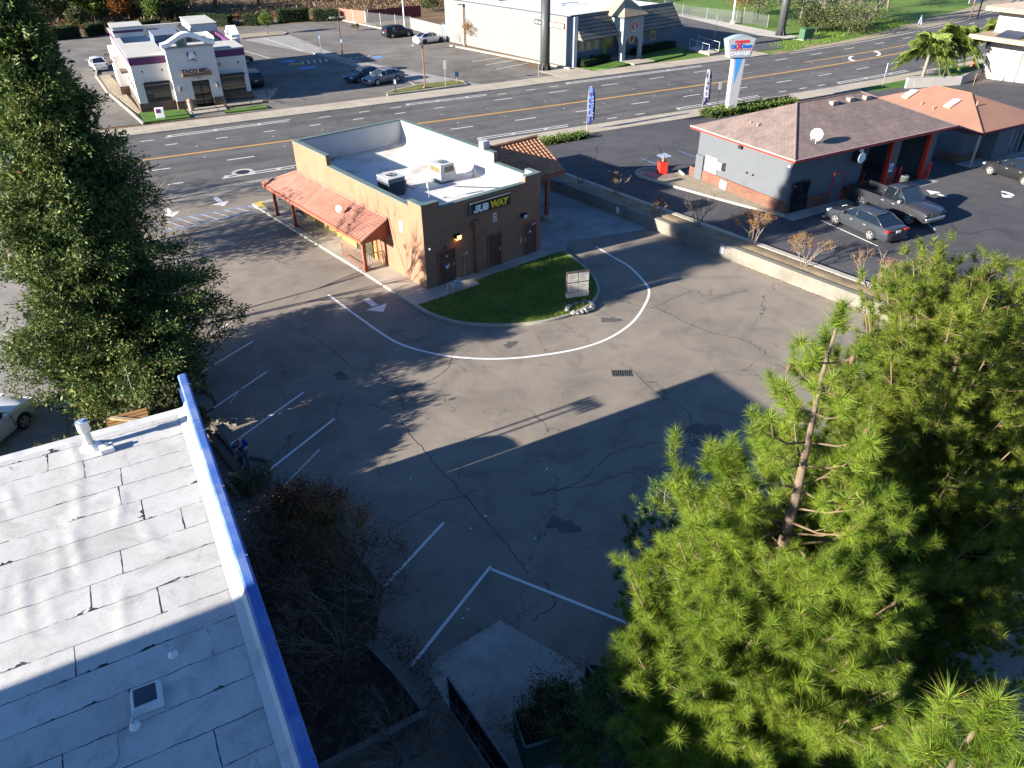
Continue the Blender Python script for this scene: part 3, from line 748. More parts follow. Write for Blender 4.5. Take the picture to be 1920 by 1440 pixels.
TILE = tile_mat('awning_tile', (.285, .135, .10), (.345, .175, .13)); TILE2 = tile_mat('canopy_tile', (.33, .15, .085), (.45, .22, .12))
barrel(aw, (0.0, T0, rz), (0.0, T1, rz), (ex, T0, ez), (ex, y_e, ez), 9)
barrel(aw, (0.0, T1, rz), (6.0, T1, rz), (ex, y_e, ez), (6.0, y_e, ez), 9)
aw.tube([(0.02, T1, rz + .05), (ex, y_e, ez + .06)], .09, 6)
aw.tube([(-.05, T0 - .02, rz + .03), (ex, T0 - .02, ez + .03)], .075, 6); aw.tube([(-.02, T0, rz + .06), (-.02, T1, rz + .06)], .07, 6)
aw.build('awning_roof', TILE, shop)
f = MB(); f.box(ex - .06, ex + .02, T0, y_e, ez - .16, ez + .01); f.box(ex + .02, 6.0, y_e - .02, y_e + .06, ez - .16, ez + .01)
f.add([(ex, T0 + .01, ez - .1), (0, T0 + .01, rz - .1), (0, T0 + .01, ez - .16), (ex, T0 + .01, ez - .16)], [(0, 1, 2, 3)]); f.box(ex + .02, 0, T0 + .02, y_e - .03, ez - .12, ez - .08)
f.build('awning_fascia', TRIM, shop)
for t in (4.25, 13.07, 15.75):
    p = MB(); p.box(-1.39, -1.21, t - .09, t + .09, .12, ez - .1); p.box(-1.42, -1.18, t - .12, t + .12, .12, .3); p.build('post', TRIM, shop, bevel=.01)
def railing(parent, pts, z0, hgt, mat_, gap=.14, name='railing'):
    r = MB()
    for p, q in zip(pts, pts[1:]):
        p, q = Vector((*p, 0)), Vector((*q, 0)); L = (q - p).length; n_ = max(1, int(L / gap))
        for zz in (hgt, .12): r.tube([p + Vector((0, 0, z0 + zz)), q + Vector((0, 0, z0 + zz))], .018, 4)
        for i in range(n_ + 1):
            e = p.lerp(q, i / n_); r.tube([e + Vector((0, 0, z0)), e + Vector((0, 0, z0 + hgt))], .022 if i in (0, n_) else .009, 4)
    return r.build(name, mat_, parent)
railing(shop, [(-.08, 4.3), (-1.2, 4.4)], .12, .85, TRIM); railing(shop, [(-1.3, 4.45), (-1.3, 6.9)], .12, .85, TRIM); railing(shop, [(-1.3, 10.6), (-1.3, 12.9)], .12, .85, BLACKM)
# drive-through canopy
gb = MB(); cx1 = 13.6
barrel(gb, (WD_ + .02, 6.7, 4.35), (cx1, 6.7, 4.35), (WD_ + .02, 3.9, 2.8), (cx1, 3.9, 2.8), 12)
barrel(gb, (cx1, 6.7, 4.35), (WD_ + .02, 6.7, 4.35), (cx1, 9.5, 2.8), (WD_ + .02, 9.5, 2.8), 12)
gb.tube([(WD_ + .05, 6.7, 4.43), (cx1 + .03, 6.7, 4.43)], .1, 6)
gb.build('canopy_roof', TILE2, shop)
f = MB(); f.box(WD_ + .02, cx1, 3.82, 3.9, 2.6, 2.82); f.box(WD_ + .02, cx1, 9.5, 9.58, 2.6, 2.82); f.extr([(3.9, 2.6), (9.5, 2.6), (9.5, 2.8), (6.7, 4.33), (3.9, 2.8)], 'x', cx1 - .2, cx1 - .06)
f.box(WD_ + .03, cx1 - .2, 3.91, 9.49, 2.62, 2.7); f.build('canopy_fascia', TRIM, shop)
for t in (3.7, 9.3):
    p = MB(); p.box(11.8, 12.02, t - .11, t + .11, .3, 2.62); p.tube([(11.91, t, 0), (11.91, t, .3)], .42, 12, 1); p.build('canopy_post', [TRIM, M_KERB], shop)

# roof-top units
def hvac(a, t, wa, wt, hh, lab, kind):
    u = thing('air_conditioner', lab, 'air conditioner', S.w(a, t, 3.535), S.r, 'air conditioners on the shop roof')
    metal = mat('ac_dark_metal', (.16, .17, .19), .5, .15, 3, metal=.3) if kind else mat('ac_light_metal', (.50, .49, .45), .5, .1, 3)
    b = MB(); b.box(.05, wa - .05, .05, wt - .05, 0, .1); b.build('base', BLACKM, u)
    b = MB(); b.box(0, wa, 0, wt, .1, hh); cas = b.build('casing', metal, u, bevel=.015)
    b = MB()
    if kind:
        n_ = 16
        for i in range(n_): b.box(.04 + (wa - .08) * i / n_, .04 + (wa - .08) * (i + .55) / n_, -.02, -.002, .16, hh - .22)
        for i in range(n_): b.box(-.02, -.002, .04 + (wt - .08) * i / n_, .04 + (wt - .08) * (i + .55) / n_, .16, hh - .22)
    else:
        b.box(-.012, -.002, .06, wt - .06, hh - .42, hh - .1); b.box(.3, wa - .06, -.012, -.002, hh - .42, hh - .1)
        for i in range(8): b.box(-.02, -.013, .1 + i * .12, .13 + i * .12, hh - .4, hh - .12)
    b.build('grille', mat('ac_grille', (.05, .055, .065), .6) if kind else mat('ac_coil', (.16, .13, .06), .6), u)
    b = MB(); b.box(-.01, wa + .01, -.01, wt + .01, hh + .002, hh + .04); b.build('lid', mat('ac_lid', (.42, .42, .41), .5, .1, 3), u, bevel=.01)
    b = MB(); c_ = (wa * .5, wt * .5); b.tube([(*c_, hh + .03), (*c_, hh + .07)], .3, 20, 0); b.tube([(*c_, hh + .07), (*c_, hh + .075)], .24, 20, 1)
    for k in range(6): w_ = k * math.pi / 3; b.tube([(*c_, hh + .09), (c_[0] + .29 * math.cos(w_), c_[1] + .29 * math.sin(w_), hh + .09)], .008, 4)
    b.tube([(*c_, hh + .075), (*c_, hh + .1)], .06, 8); b.build('fan_guard', [STEEL, mat('fan_dark', (.02, .02, .025), .6)], u)
    b = MB(); b.box(wa + .002, wa + .14, .1, .5, .2, .75); b.tube([(wa + .14, .3, .3), (wa + .5, .2, .2), (wa + .8, .35, .05)], .03, 5); b.tube([(wa + .1, .55, .3), (wa + .5, .6, .25), (wa + .55, .9, .02)], .04, 5)
    b.build('service_box', metal, u)
hvac(1.2, 5.1, 1.1, 1.25, 1.0, 'dark grey air conditioner nearest the left parapet of the shop roof', 1)
hvac(4.75, 5.1, 1.0, 1.15, 1.05, 'pale air conditioner in the middle of the shop roof', 0)
# antenna on the awning
t, z = 6.3, 0
u = thing('satellite_dish', 'small white antenna on the red tiled shop awning', 'antenna', S.w(-1.0, 7.0, 2.62), S.r)
b = MB(); b.tube([(0, 0, 0), (0, 0, .35)], .025, 6); b.tube([(-.05, .0, .3), (.25, .1, .42)], .02, 5); b.build('mast', GALV, u)
b = MB(); b.tube([(-.05, -.02, .32), (-.14, -.06, .36)], [.05, .2], 14); b.build('dish', WHITE, u)
# shop sign
sg = thing('shop_sign', 'black box sign reading SUBWAY in white and yellow on the brown wall', 'sign', S.w(2.93, -.03, 3.55), S.r)
b = MB(); b.box(0, 2.73, -.2, 0, 0, .66); b.build('case', mat('sign_grey', (.20, .19, .17), .5), sg, bevel=.01)
b = MB(); b.box(.03, 2.70, -.215, -.202, .04, .63); b.build('face', mat('sign_face', (.022, .024, .015), .45), sg)
text('lettering', 'SUB', .5, mat('sign_white', (.85, .84, .8), .5), sg, (.27, -.225, .15), bold=.03, depth=.008, sx=1.02, shear=.12).parent = sg
text('lettering', 'WAY', .5, mat('sign_gold', (.8, .55, .02), .5), sg, (1.31, -.225, .15), bold=.03, depth=.008, sx=1.02, shear=.12)
b = MB(); b.add([(.33, -.235, .15), (.33, -.235, .23), (.24, -.235, .23), (.24, -.235, .28), (.14, -.235, .19), (.24, -.235, .10), (.24, -.235, .15)], [(0, 1, 2, 3, 4, 5, 6)])
b.build('arrow', mat('sign_white', (.85, .84, .8), .5), sg)
b = MB(); b.add([(2.3, -.235, .43), (2.3, -.235, .5), (2.42, -.235, .5), (2.42, -.235, .55), (2.52, -.235, .46), (2.42, -.235, .38), (2.42, -.235, .43)], [(0, 1, 2, 3, 4, 5, 6)])
b.build('arrow', mat('sign_gold', (.8, .55, .02), .5), sg)
# walkway, lawn and kerb
b = MB()
b.prism([S.w(*p) for p in ((-1.38, -1.15), (-1.38, 5), (-1.5, 13), (-1.55, 19), (0, 19), (0, 14.4), (0, 0), (WD_, 0), (WD_, -.9), (2.6, -.72), (2.6, -1.32))], -.05, .12)
struct(b.build('walkway', M_WALK))
edge = smooth_pts([S.w(*p) for p in ((-1.45, -1.15), (-1.38, -2.4), (-.9, -3.9), (.3, -5.35), (1.9, -6.45), (3.7, -6.98), (5.3, -6.9), (6.7, -6.2), (7.7, -5.0), (8.3, -3.7), (8.75, -2.2), (8.95, -1.1))], 5)
b = MB(); wallstrip(b, edge, .15, -.05, .13); wallstrip(b, [S.w(-1.45, -1.15), S.w(-1.45, 5), S.w(-1.57, 13), S.w(-1.62, 19)], .14, -.05, .125); struct(b.build('kerb', M_KERB))
lawn_pts = [S.w(-1.3, -1.2), S.w(2.45, -1.36)] + [S.w(2.7, -.8), S.w(8.85, -.95)] + [p for p in edge[::-1]]
b = MB(); b.prism(lawn_pts, -.04, .1); struct(b.build('lawn', M_LAWN))
def grass_blades(name, poly, n, h0, h1, m, z=.1, w=.012):
    """short blades scattered in a polygon"""
    P = np.array([(p[0], p[1]) for p in poly]); lo, hi = P.min(0), P.max(0); pts = []
    Q = RNG.uniform(lo, hi, (n * 3, 2)); inside = np.zeros(len(Q), bool); j = len(P) - 1
    for i in range(len(P)):
        c_ = ((P[i, 1] > Q[:, 1]) != (P[j, 1] > Q[:, 1])) & (Q[:, 0] < (P[j, 0] - P[i, 0]) * (Q[:, 1] - P[i, 1]) / (P[j, 1] - P[i, 1] + 1e-12) + P[i, 0]); inside ^= c_; j = i
    Q = Q[inside][:n]; k = len(Q); a = RNG.uniform(0, 2 * np.pi, k); hh = RNG.uniform(h0, h1, k); ln = RNG.normal(0, .4, (k, 2)) * hh[:, None]
    V = np.zeros((k, 3, 3)); V[:, 0, :2] = Q + np.stack([np.cos(a), np.sin(a)], 1) * w; V[:, 1, :2] = Q - np.stack([np.cos(a), np.sin(a)], 1) * w
    V[:, 2, :2] = Q + ln; V[:, :2, 2] = z; V[:, 2, 2] = z + hh
    o = np_obj(name, V.reshape(-1, 3), np.arange(3 * k).reshape(k, 3), m); o['kind'] = 'stuff'; return o
LAWNLEAF = leaf_mat('lawn_blades', (.07, .125, .018), (.15, .22, .034), (.27, .27, .06), .3)
grass_blades('grass', lawn_pts, 26000, .05, .12, LAWNLEAF, .1, .014)
# drive-through slab
sheet('drive_slab', [S.w(WD_ + .0, -.95), S.w(9.2, -1.0), S.w(10.4, 0.1), G(1200, 432), wl(-.3, -.02), wl(-13.5, -.02), rp(-22.5, NE(-22.5) - .1), S.w(WD_, 14.4), S.w(WD_, 0)], .008, M_SLAB)
# rocks and planting by the street corner of the shop
b = MB(); b.prism([S.w(*p) for p in ((-1.4, 16.6), (1.5, 15.2), (2.0, 17.8), (-1.2, 18.6))], 0.0, .14); struct(b.build('rock_bed', mat('rock_bed', (.2, .18, .15), .9, .4, 3, fine=.6, bmp=.9)))
b = MB(); b.prism([G(477, 384), G(490, 393), G(505, 390), G(492, 380)], .12, .128); struct(b.build('tactile_paving', mat('tactile_yellow', (.55, .36, .07), .8, .2, 3, fine=.2)))

# menu board on the lawn
c = S.l(G(1081, 575)); mb_ = thing('menu_board', 'grey four panel menu board on short posts at the lawn edge', 'menu board', S.w(c[0], c[1], .1), S.r + rad(-24)); mb_.scale = (.80, .9, .95)
b = MB(); b.box(-.75, .75, -.12, .12, .55, .85); b.build('skirt', mat('board_grey', (.36, .35, .32), .6), mb_, bevel=.01)
b = MB(); b.box(-.75, .75, -.11, .11, .852, 2.0); b.build('cabinet', mat('board_brown', (.09, .07, .055), .6), mb_, bevel=.01)
b = MB()
for x0 in (-.7, .03):
    for z0 in (.9, 1.46): b.box(x0, x0 + .67, -.125, -.112, z0, z0 + .48)
pp = b.build('menu_panel', mat('menu_paper', (.42, .41, .38), .5, .15, 5), mb_)
b = MB()
for x0 in (-.7, .03):
    for z0 in (.9, 1.46):
        for k in range(6): b.box(x0 + .05, x0 + random.uniform(.3, .62), -.131, -.127, z0 + .06 + k * .065, z0 + .085 + k * .065)
b.build('menu_print', mat('menu_print', (.25, .2, .17), .6), pp)
for x0 in (-.5, .5): b = MB(); b.box(x0 - .05, x0 + .05, -.05, .05, 0, .552); b.build('leg', mat('board_post', (.06, .05, .045), .6), mb_)
ROCK = mat('pale_rock', (.33, .31, .28), .9, .3, 4, fine=.3, bmp=.5)
for k in range(17):
    w_ = -2.6 + k * .33; r0 = .75; q = S.w(c[0] - .1 + r0 * math.cos(w_) * 1.05, c[1] - .35 + r0 * math.sin(w_) * .6, .1 + .05)
    b = MB(); b.ball((0, 0, 0), random.uniform(.08, .17), 0, 7, 5, .7)
    for i in range(len(b.v)): v_ = b.v[i]; j_ = random.uniform(.8, 1.2); b.v[i] = (v_[0] * j_, v_[1] * j_, v_[2] * j_)
    o = b.build('rock', ROCK, loc=q); tag(o, 'pale rock in the ring below the menu board', 'rock', 'rocks around the menu board')
# gas meter
c = G(852, 551); gm_ = thing('gas_meter', 'grey gas meter with looped pipes by the shop corner path', 'gas meter', (c.x, c.y, .1), S.r)
b = MB(); b.box(.1, .42, -.12, .12, .25, .62); b.build('meter_body', mat('meter_grey', (.3, .33, .36), .5), gm_, bevel=.03)
b = MB(); b.tube([(-.4, 0, 0), (-.4, 0, .62), (-.1, 0, .62), (-.1, 0, .08)], .035, 6); b.tube([(.16, 0, .62), (.16, 0, .75), (.36, 0, .75), (.36, 0, .6)], .03, 6); b.tube([(-.1, 0, .3), (.1, 0, .3)], .03, 6); b.tube([(.42, 0, .4), (.6, .05, .4), (.6, .05, 0)], .03, 6); b.build('pipework', mat('meter_pipe', (.36, .37, .38), .5), gm_)
# storm drain
c = G(1166, 700); dn = thing('storm_drain', 'black iron storm drain grate in the asphalt lane', 'drain', (c.x, c.y, 0), rad(0))
b = MB(); b.box(-.45, .45, -.26, .26, .003, .008); b.build('pit', mat('pit_black', (.006, .006, .007), .9), dn)
b = MB()
for k in range(9): b.box(-.42 + k * .1, -.38 + k * .1, -.22, .22, .009, .018)
b.box(-.45, .45, -.26, -.22, .009, .018); b.box(-.45, .45, .22, .26, .009, .018); b.build('grate', mat('iron', (.11, .105, .1), .6, metal=.4), dn)
# ================================================================== oil change shop (grey, hip roof)
O = Frame((17.5, 45.7), 28.9, ZL)
GREY = mat('grey_wall_paint', (.10, .108, .118), .8, .06, 1.2, fine=.06)
DKGREY = mat('slate_wall_paint', (.105, .12, .14), .8, .08, 1.2, fine=.06)
BRICK = rows_mat('red_brick', (.20, .062, .034), (.12, .04, .025), brick=(.26, .09, .012), mortar=(.22, .17, .13))
SHING = rows_mat('brown_shingle', (.25, .195, .172), (.19, .148, .13), axis='Y', brick=(.3, .16, .012), mortar=(.15, .10, .085))
SHING2 = mat('rust_shingle', (.28, .145, .10), .9, .12, .5, fine=.2, bmp=.4)
REDP = mat('red_paint', (.50, .035, .02), .5, .1, 2, fine=.03)
CORR = rows_mat('corrugated_white', (.75, .77, .78), (.4, .43, .45), 'X', .22, .25, .6, .05)
oil = thing('oil_change_shop', 'grey oil change shop with brick base, red fascia and open service bays', 'workshop', S.o * 0 + O.o, O.r)
WA, WT, WH = 14.0, 8.5, 3.45
b = MB()
b.box(0, .2, 0, WT, 0.002, WH); b.box(.2, 6.65, 0, .2, .002, WH); b.box(9.3, 10.2, 0, .25, .002, WH); b.box(13.25, WA, 0, .25, .002, WH)
b.box(6.65, 9.3, 0, .2, 3.2, WH); b.box(10.2, 13.25, 0, .2, 3.2, WH)
b.box(WA - .2, WA, .25, WT, .002, WH); b.box(.2, WA - .2, WT - .2, WT, .002, WH); b.box(6.45, 6.65, .2, WT - .2, .002, WH)
b.box(-.12, -.001, 7.75, 8.5, .002, 1.75)
b.build('wall', [GREY], oil)
b = MB(); b.box(-.06, -.001, .0, 7.74, 0.002, .72); b.box(-.07, -.001, .0, 7.74, .722, .78); b.box(-.06, -.0, 7.9, 8.6, .002, .7) if False else None
b.box(1.95, 4.05, -.06, -.001, .002, .78); b.box(5.0, 6.6, -.06, -.001, .002, .78); b.box(-.06, .3, -.06, -.001, .002, .78); b.box(-.06, -.002, 8.502, 9.1, .002, .72)
b.build('brick_base', BRICK, oil)
b = MB(); b.box(6.66, WA - .2, .25, WT - .2, .003, .012); b.build('bay_floor', mat('oily_floor', (.08, .08, .08), .7, .3, 1), oil)
b = MB(); b.box(6.66, WA - .21, 4.9, 4.96, .02, WH); b.build('bay_back_wall', CORR, oil)
b = MB(); b.box(6.9, 9.1, 4.85, 4.89, 1.6, 2.3); b.box(10.4, 13.1, 4.85, 4.89, 1.6, 2.3); b.build('bay_window', DARKGL, oil)
for t0_, t1_ in ((9.3, 10.2), (13.25, 14.0)):
    b = MB(); b.extr([(t0_ - .02, .02), (t1_ - .1, .02), (t0_ + .25, 1.15), (t0_ + .12, 3.2), (t0_ - .02, 3.2)], 'y', -.02, -.002); b.box(t0_ - .03, t0_ - .002, 0, .24, .02, 3.2); b.build('bay_column_trim', REDP, oil)
    b = MB(); b.extr([(t0_ + .36, .02), (t1_, .02), (t1_, .62), (t0_ + .42, .62)], 'y', -.05, -.021); b.build('column_brick', BRICK, oil)
b = MB(); b.box(6.60, 6.66, -.03, .1, .02, 3.2); b.build('bay_jamb', BLACKM, oil)
# service lift, tyre rack and bench inside the bays (dim shapes)
b = MB(); b.box(7.2, 8.9, 4.1, 4.7, .02, .9); b.build('workbench', mat('bench_dark', (.06, .06, .065), .6), oil)
# hip roof
def hip(mb, a0, a1, t0_, t1_, ze, zr, r0, r1, axis='a', m=0):
    if axis == 'a': tm = (t0_ + t1_) / 2; R0, R1 = (r0, tm, zr), (r1, tm, zr)
    else: am = (a0 + a1) / 2; R0, R1 = (am, r0, zr), (am, r1, zr)
    A, B, C_, D_ = (a0, t0_, ze), (a1, t0_, ze), (a1, t1_, ze), (a0, t1_, ze)
    mb.add([A, B, C_, D_, R0, R1], [(0, 1, 5, 4), (2, 3, 4, 5), (3, 0, 4), (1, 2, 5), (0, 3, 2, 1)] if axis == 'a' else [(0, 1, 4), (1, 2, 5, 4), (2, 3, 5), (3, 0, 4, 5), (0, 3, 2, 1)], m)
b = MB(); hip(b, -.42, 15.1, -.42, 9.0, 3.62, 5.5, 4.25, 10.4); rf = b.build('roof', SHING, oil)
b = MB()
for p, q in (((-.42, -.42, 3.64), (4.25, 4.29, 5.52)), ((15.1, -.42, 3.64), (10.4, 4.29, 5.52)), ((4.25, 4.29, 5.52), (10.4, 4.29, 5.52))): b.tube([p, q], .06, 5)
b.build('ridge_cap', mat('ridge_shingle', (.19, .125, .10), .9, .2, 2), rf)
b = MB(); b.box(-.46, 15.14, -.48, -.42, 3.46, 3.64); b.box(-.46, 15.14, 9.0, 9.06, 3.46, 3.64); b.box(-.48, -.42, -.42, 9.0, 3.46, 3.64); b.box(15.1, 15.16, -.42, 9.0, 3.46, 3.64)
b.build('fascia', REDP, oil)
b = MB(); b.box(-.5, -.482, -.45, 9.05, 3.60, 3.65); b.box(-.5, 15.15, -.5, -.482, 3.61, 3.65); b.build('drip_edge', WHITE, oil)
b = MB(); b.box(-.41, 15.09, -.41, 8.99, 3.46, 3.5); b.build('soffit', mat('soffit', (.25, .25, .25), .8), oil)
for a, t, z in ((7.0, 4.0, 5.42), (8.7, 4.05, 5.43), (10.2, 3.95, 5.40)):
    b = MB(); b.box(a - .25, a + .25, t - .6, t - .25, z - .22, z + .02); b.build('roof_vent', mat('roof_vent', (.33, .25, .21), .7), rf)
b = MB(); b.tube([(1.3, 4.6, 4.2), (1.3, 4.6, 4.55)], .06, 6); b.tube([(1.35, 5.3, 4.2), (1.35, 5.3, 4.5)], .05, 6); b.build('plumbing_vent', mat('vent_tan', (.4, .2, .12), .7), rf)
# fixtures on the walls
b = MB(); b.box(-.03, -.002, 6.45, 7.55, .85, 1.85); wn = b.build('window', mat('window_panel', (.3, .31, .32), .4, .05, 3), oil)
b = MB()
for t in (6.4, 6.98, 7.52): b.box(-.05, -.031, t, t + .07, .8, 1.9)
b.box(-.05, -.031, 6.47, 7.52, .8, .86); b.box(-.05, -.031, 6.47, 7.52, 1.84, 1.9); b.build('window_frame', mat('alu', (.3, .3, .31), .5), wn)
b = MB(); b.box(-.42, -.002, 5.62, 6.36, 1.35, 1.85); ac = b.build('window_air_conditioner', mat('ac_white', (.3, .3, .29), .6), oil, bevel=.02)
b = MB()
for k in range(6): b.box(-.43, -.421, 5.68, 6.3, 1.4 + k * .07, 1.43 + k * .07)
b.build('louvre', mat('louvre', (.2, .2, .2), .6), ac)
b = MB(); b.box(-.11, -.071, 5.2, 5.85, .02, .66); b.build('meter_cabinet', mat('ac_white', (.3, .3, .29), .6), oil)
b = MB(); b.box(-.2, -.002, 4.3, 4.6, 3.1, 3.3); b.build('wall_lamp', BLACKM, oil)
b = MB(); b.box(-.1, -.002, .1, .3, 2.95, 3.1); b.tube([(-.1, .05, 3.0), (-.35, -.1, 2.9)], .05, 6); b.build('security_camera', WHITE, oil)
for t in (3.05, 3.6): b = MB(); b.tube([(-.01, t, 1.75), (-.1, t, 1.7)], .06, 6); b.build('wall_vent', BLACKM, oil)
b = MB(); b.tube([(-.08, 7.95, 1.25), (-.16, 7.95, 1.25)], .07, 8); b.build('doorbell', WHITE, oil) if False else None
b = MB(); b.box(.35, 1.85, -.03, -.002, .02, 1.95); d_ = b.build('glass_door', DARKGL, oil)
b = MB()
for a in (.3, 1.06, 1.8): b.box(a, a + .07, -.06, -.031, .02, 2.02)
b.box(.37, 1.8, -.06, -.031, 1.95, 2.02)
for k in range(6): b.box(.42 + k * .11, .44 + k * .11, -.045, -.031, .05, 1.94)
b.build('door_frame', BLACKM, d_)
b = MB(); b.box(4.1, 4.95, -.03, -.002, .02, 1.95); d_ = b.build('steel_door', DKGREY, oil)
b = MB(); b.box(4.04, 4.1, -.05, -.002, .02, 2.0); b.box(4.95, 5.01, -.05, -.002, .02, 2.0); b.box(4.1, 4.95, -.05, -.002, 1.95, 2.0); b.build('door_frame', REDP, d_)
b = MB(); b.box(4.8, 4.88, -.08, -.031, .9, 1.0); b.build('door_handle', GALV, d_)
b = MB(); b.box(6.66, 6.7, -.3, .0, 0, 0.01); 
b = MB(); b.tube([(5.7, -.02, 2.85), (5.7, -.5, 2.85)], .36, 18, 1); b.tube([(5.7, -.5, 2.85), (5.7, -.52, 2.85)], .34, 18, 0); rs = b.build('round_sign', [WHITE, BLACKM], oil)
b = MB(); b.ball((5.7, -.35, 3.28), .13, 0, 8, 6); b.build('flood_lamp', WHITE, rs)
# dish on the roof
ds = thing('satellite_dish', 'white satellite dish on the brown roof edge of the oil change shop', 'satellite dish', O.w(2.3, .55, 3.95), O.r)
b = MB(); b.tube([(0, 0, 0), (0, 0, .35), (-.1, 0, .6)], .03, 6); b.tube([(0, .0, .3), (-.55, -.1, .45)], .02, 5); b.box(-.6, -.5, -.15, -.05, .4, .52); b.build('mast', GALV, ds)
vs = [(-.12, 0, .62)]; b = MB(); axis = Vector((-.55, -.6, .35)).normalized(); u_ = axis.orthogonal().normalized(); v_ = axis.cross(u_)
ring = []
for r0, dd in ((.0, 0), (.2, .03), (.38, .11)):
    ring.append([Vector((-.1, 0, .62)) + axis * dd + (u_ * math.cos(k * math.pi / 9) + v_ * math.sin(k * math.pi / 9)) * max(r0, .01) for k in range(18)])
b.add(sum(ring, []), [(r * 18 + k, r * 18 + (k + 1) % 18, (r + 1) * 18 + (k + 1) % 18, (r + 1) * 18 + k) for r in range(2) for k in range(18)])
b.build('dish', WHITE, ds, smooth=True)
# second building (carport and office)
off = thing('office_building', 'low grey office building with plain rust brown hip roof and two skylights', 'building', O.o, O.r)
b = MB(); b.box(19.06, 21.5, .98, 1.15, .002, 2.4); b.box(19.06, 19.23, 1.15, 10.4, .002, 2.4); b.box(19.23, 26.4, 10.2, 10.4, .002, 2.4); b.box(21.64, 23.3, .1, .28, .002, 2.4); b.box(21.5, 21.68, .281, 1.15, .002, 2.4)
b.box(25.6, 26.4, .1, .28, .002, 2.4); b.box(23.3, 25.6, .1, .28, 2.05, 2.4); b.box(26.2, 26.4, .28, 10.2, .002, 2.4); b.build('wall', DKGREY, off)
b = MB(); b.box(19.0, 21.5, .92, .979, .002, .62); b.box(19.0, 19.058, .98, 2.6, .002, .62); b.build('brick_base', BRICK, off)
b = MB(); b.box(23.3, 25.6, .5, .56, .05, 2.05); b.build('shop_window', glass('office_glass', (.09, .12, .15), .15), off)
b = MB()
for a in (23.3, 24.0, 24.7, 25.5): b.box(a, a + .08, .4, .499, .05, 2.05)
b.build('window_frame', mat('alu', (.3, .3, .31), .5), off)
b = MB(); b.box(20.6, 21.1, .93, .978, .75, 1.5); b.build('notice_board', mat('notice_tan', (.3, .25, .19), .7), off)
b = MB(); hip(b, 18.76, 26.9, -.29, 10.9, 2.55, 4.05, 3.8, 6.9, 't'); rf2 = b.build('roof', SHING2, off)
b = MB(); b.tube([(18.78, -.27, 2.58), (22.83, 3.8, 4.07)], .07, 5); b.tube([(22.83, 3.8, 4.07), (22.83, 6.9, 4.07)], .06, 5); b.build('ridge_cap', mat('ridge_rust', (.2, .105, .06), .9, .2, 2), rf2)
b = MB(); b.box(18.7, 18.76, -.35, 10.96, 2.38, 2.56); b.box(18.76, 26.96, -.35, -.29, 2.38, 2.56); b.build('fascia', mat('dark_red', (.12, .02, .03), .6), off)
b = MB(); b.box(18.8, 26.85, -.25, 10.85, 2.4, 2.45); b.build('soffit', mat('soffit_dark', (.12, .12, .13), .8), off)
p = MB(); p.box(18.8, 18.92, -.2, -.08, .002, 2.4); p.build('post', GALV, off)
for t, z in ((7.7, 3.46), (4.0, 3.42)):
    T_m = Matrix.Translation((21.1, t, 2.55 + (21.1 - 18.76) * .368)) @ Matrix.Rotation(-math.atan(.368), 4, 'Y')
    b = MB(); b.T = T_m; b.box(-.62, .62, -.3, .3, -.02, .1); sk = b.build('skylight', mat('skylight_kerb', (.42, .2, .12), .7), rf2)
    b = MB(); b.T = T_m; b.box(-.6, .6, -.28, .28, .101, .16); b.build('dome', WHITE, sk, bevel=.02)
for a, t in ((20.2, 5.9), (20.0, 4.7), (21.6, 2.4), (22.4, 8.4)):
    zz = 2.55 + (min(a, 22.83) - 18.76) * .368; b = MB(); b.tube([(a, t, zz - .05), (a, t, zz + .3)], .05, 6); b.build('plumbing_vent', mat('vent_tan', (.4, .2, .12), .7), rf2)
b = MB(); b.prism([O.w(*p) for p in ((18.7, .9), (18.75, -.3), (26, -.3), (26, .9))], ZL, ZL + .05); struct(b.build('entrance_slab', M_SLAB))
# aprons, gravel bed, kerbs round the oil change shop
b = MB(); b.prism([O.w(*p) for p in ((-.35, -1.12), (5.6, -1.0), (5.6, -.08), (-.35, -.08))], ZL - .05, ZL + .03); b.prism([O.w(*p) for p in ((6.6, -1.15), (14.1, -1.0), (14.1, -.03), (6.6, -.03))], ZL - .05, ZL + .012); struct(b.build('shop_apron', M_SLAB))
isl = smooth_pts([O.w(*p) for p in ((-.25, -.35), (-1.2, 2.6), (-2.2, 6.2), (-3.0, 9.3), (-3.3, 10.6), (-2.9, 11.6), (-2.0, 11.9), (-1.1, 11.4), (-.8, 10.5))], 5)
b = MB(); b.prism([(p.x, p.y) for p in isl] + [tuple(O.w(-.1, 9.6).xy), tuple(O.w(-.08, 0).xy)], ZL - .15, ZL + .07); struct(b.build('gravel_bed', M_GRAVEL))
b = MB(); wallstrip(b, isl, .18, ZL - .2, ZL + .13); struct(b.build('kerb', M_KERB))
b = MB(); b.prism([tuple(O.w(*p).xy) for p in ((-2.5, 9.3), (-2.9, 10.6), (-2.3, 11.5), (-1.4, 11.3), (-.8, 10.2), (-.9, 9.2))], ZL, ZL + .09); struct(b.build('bed_slab', mat('red_brown_slab', (.2, .15, .13), .8, .2, 2)))
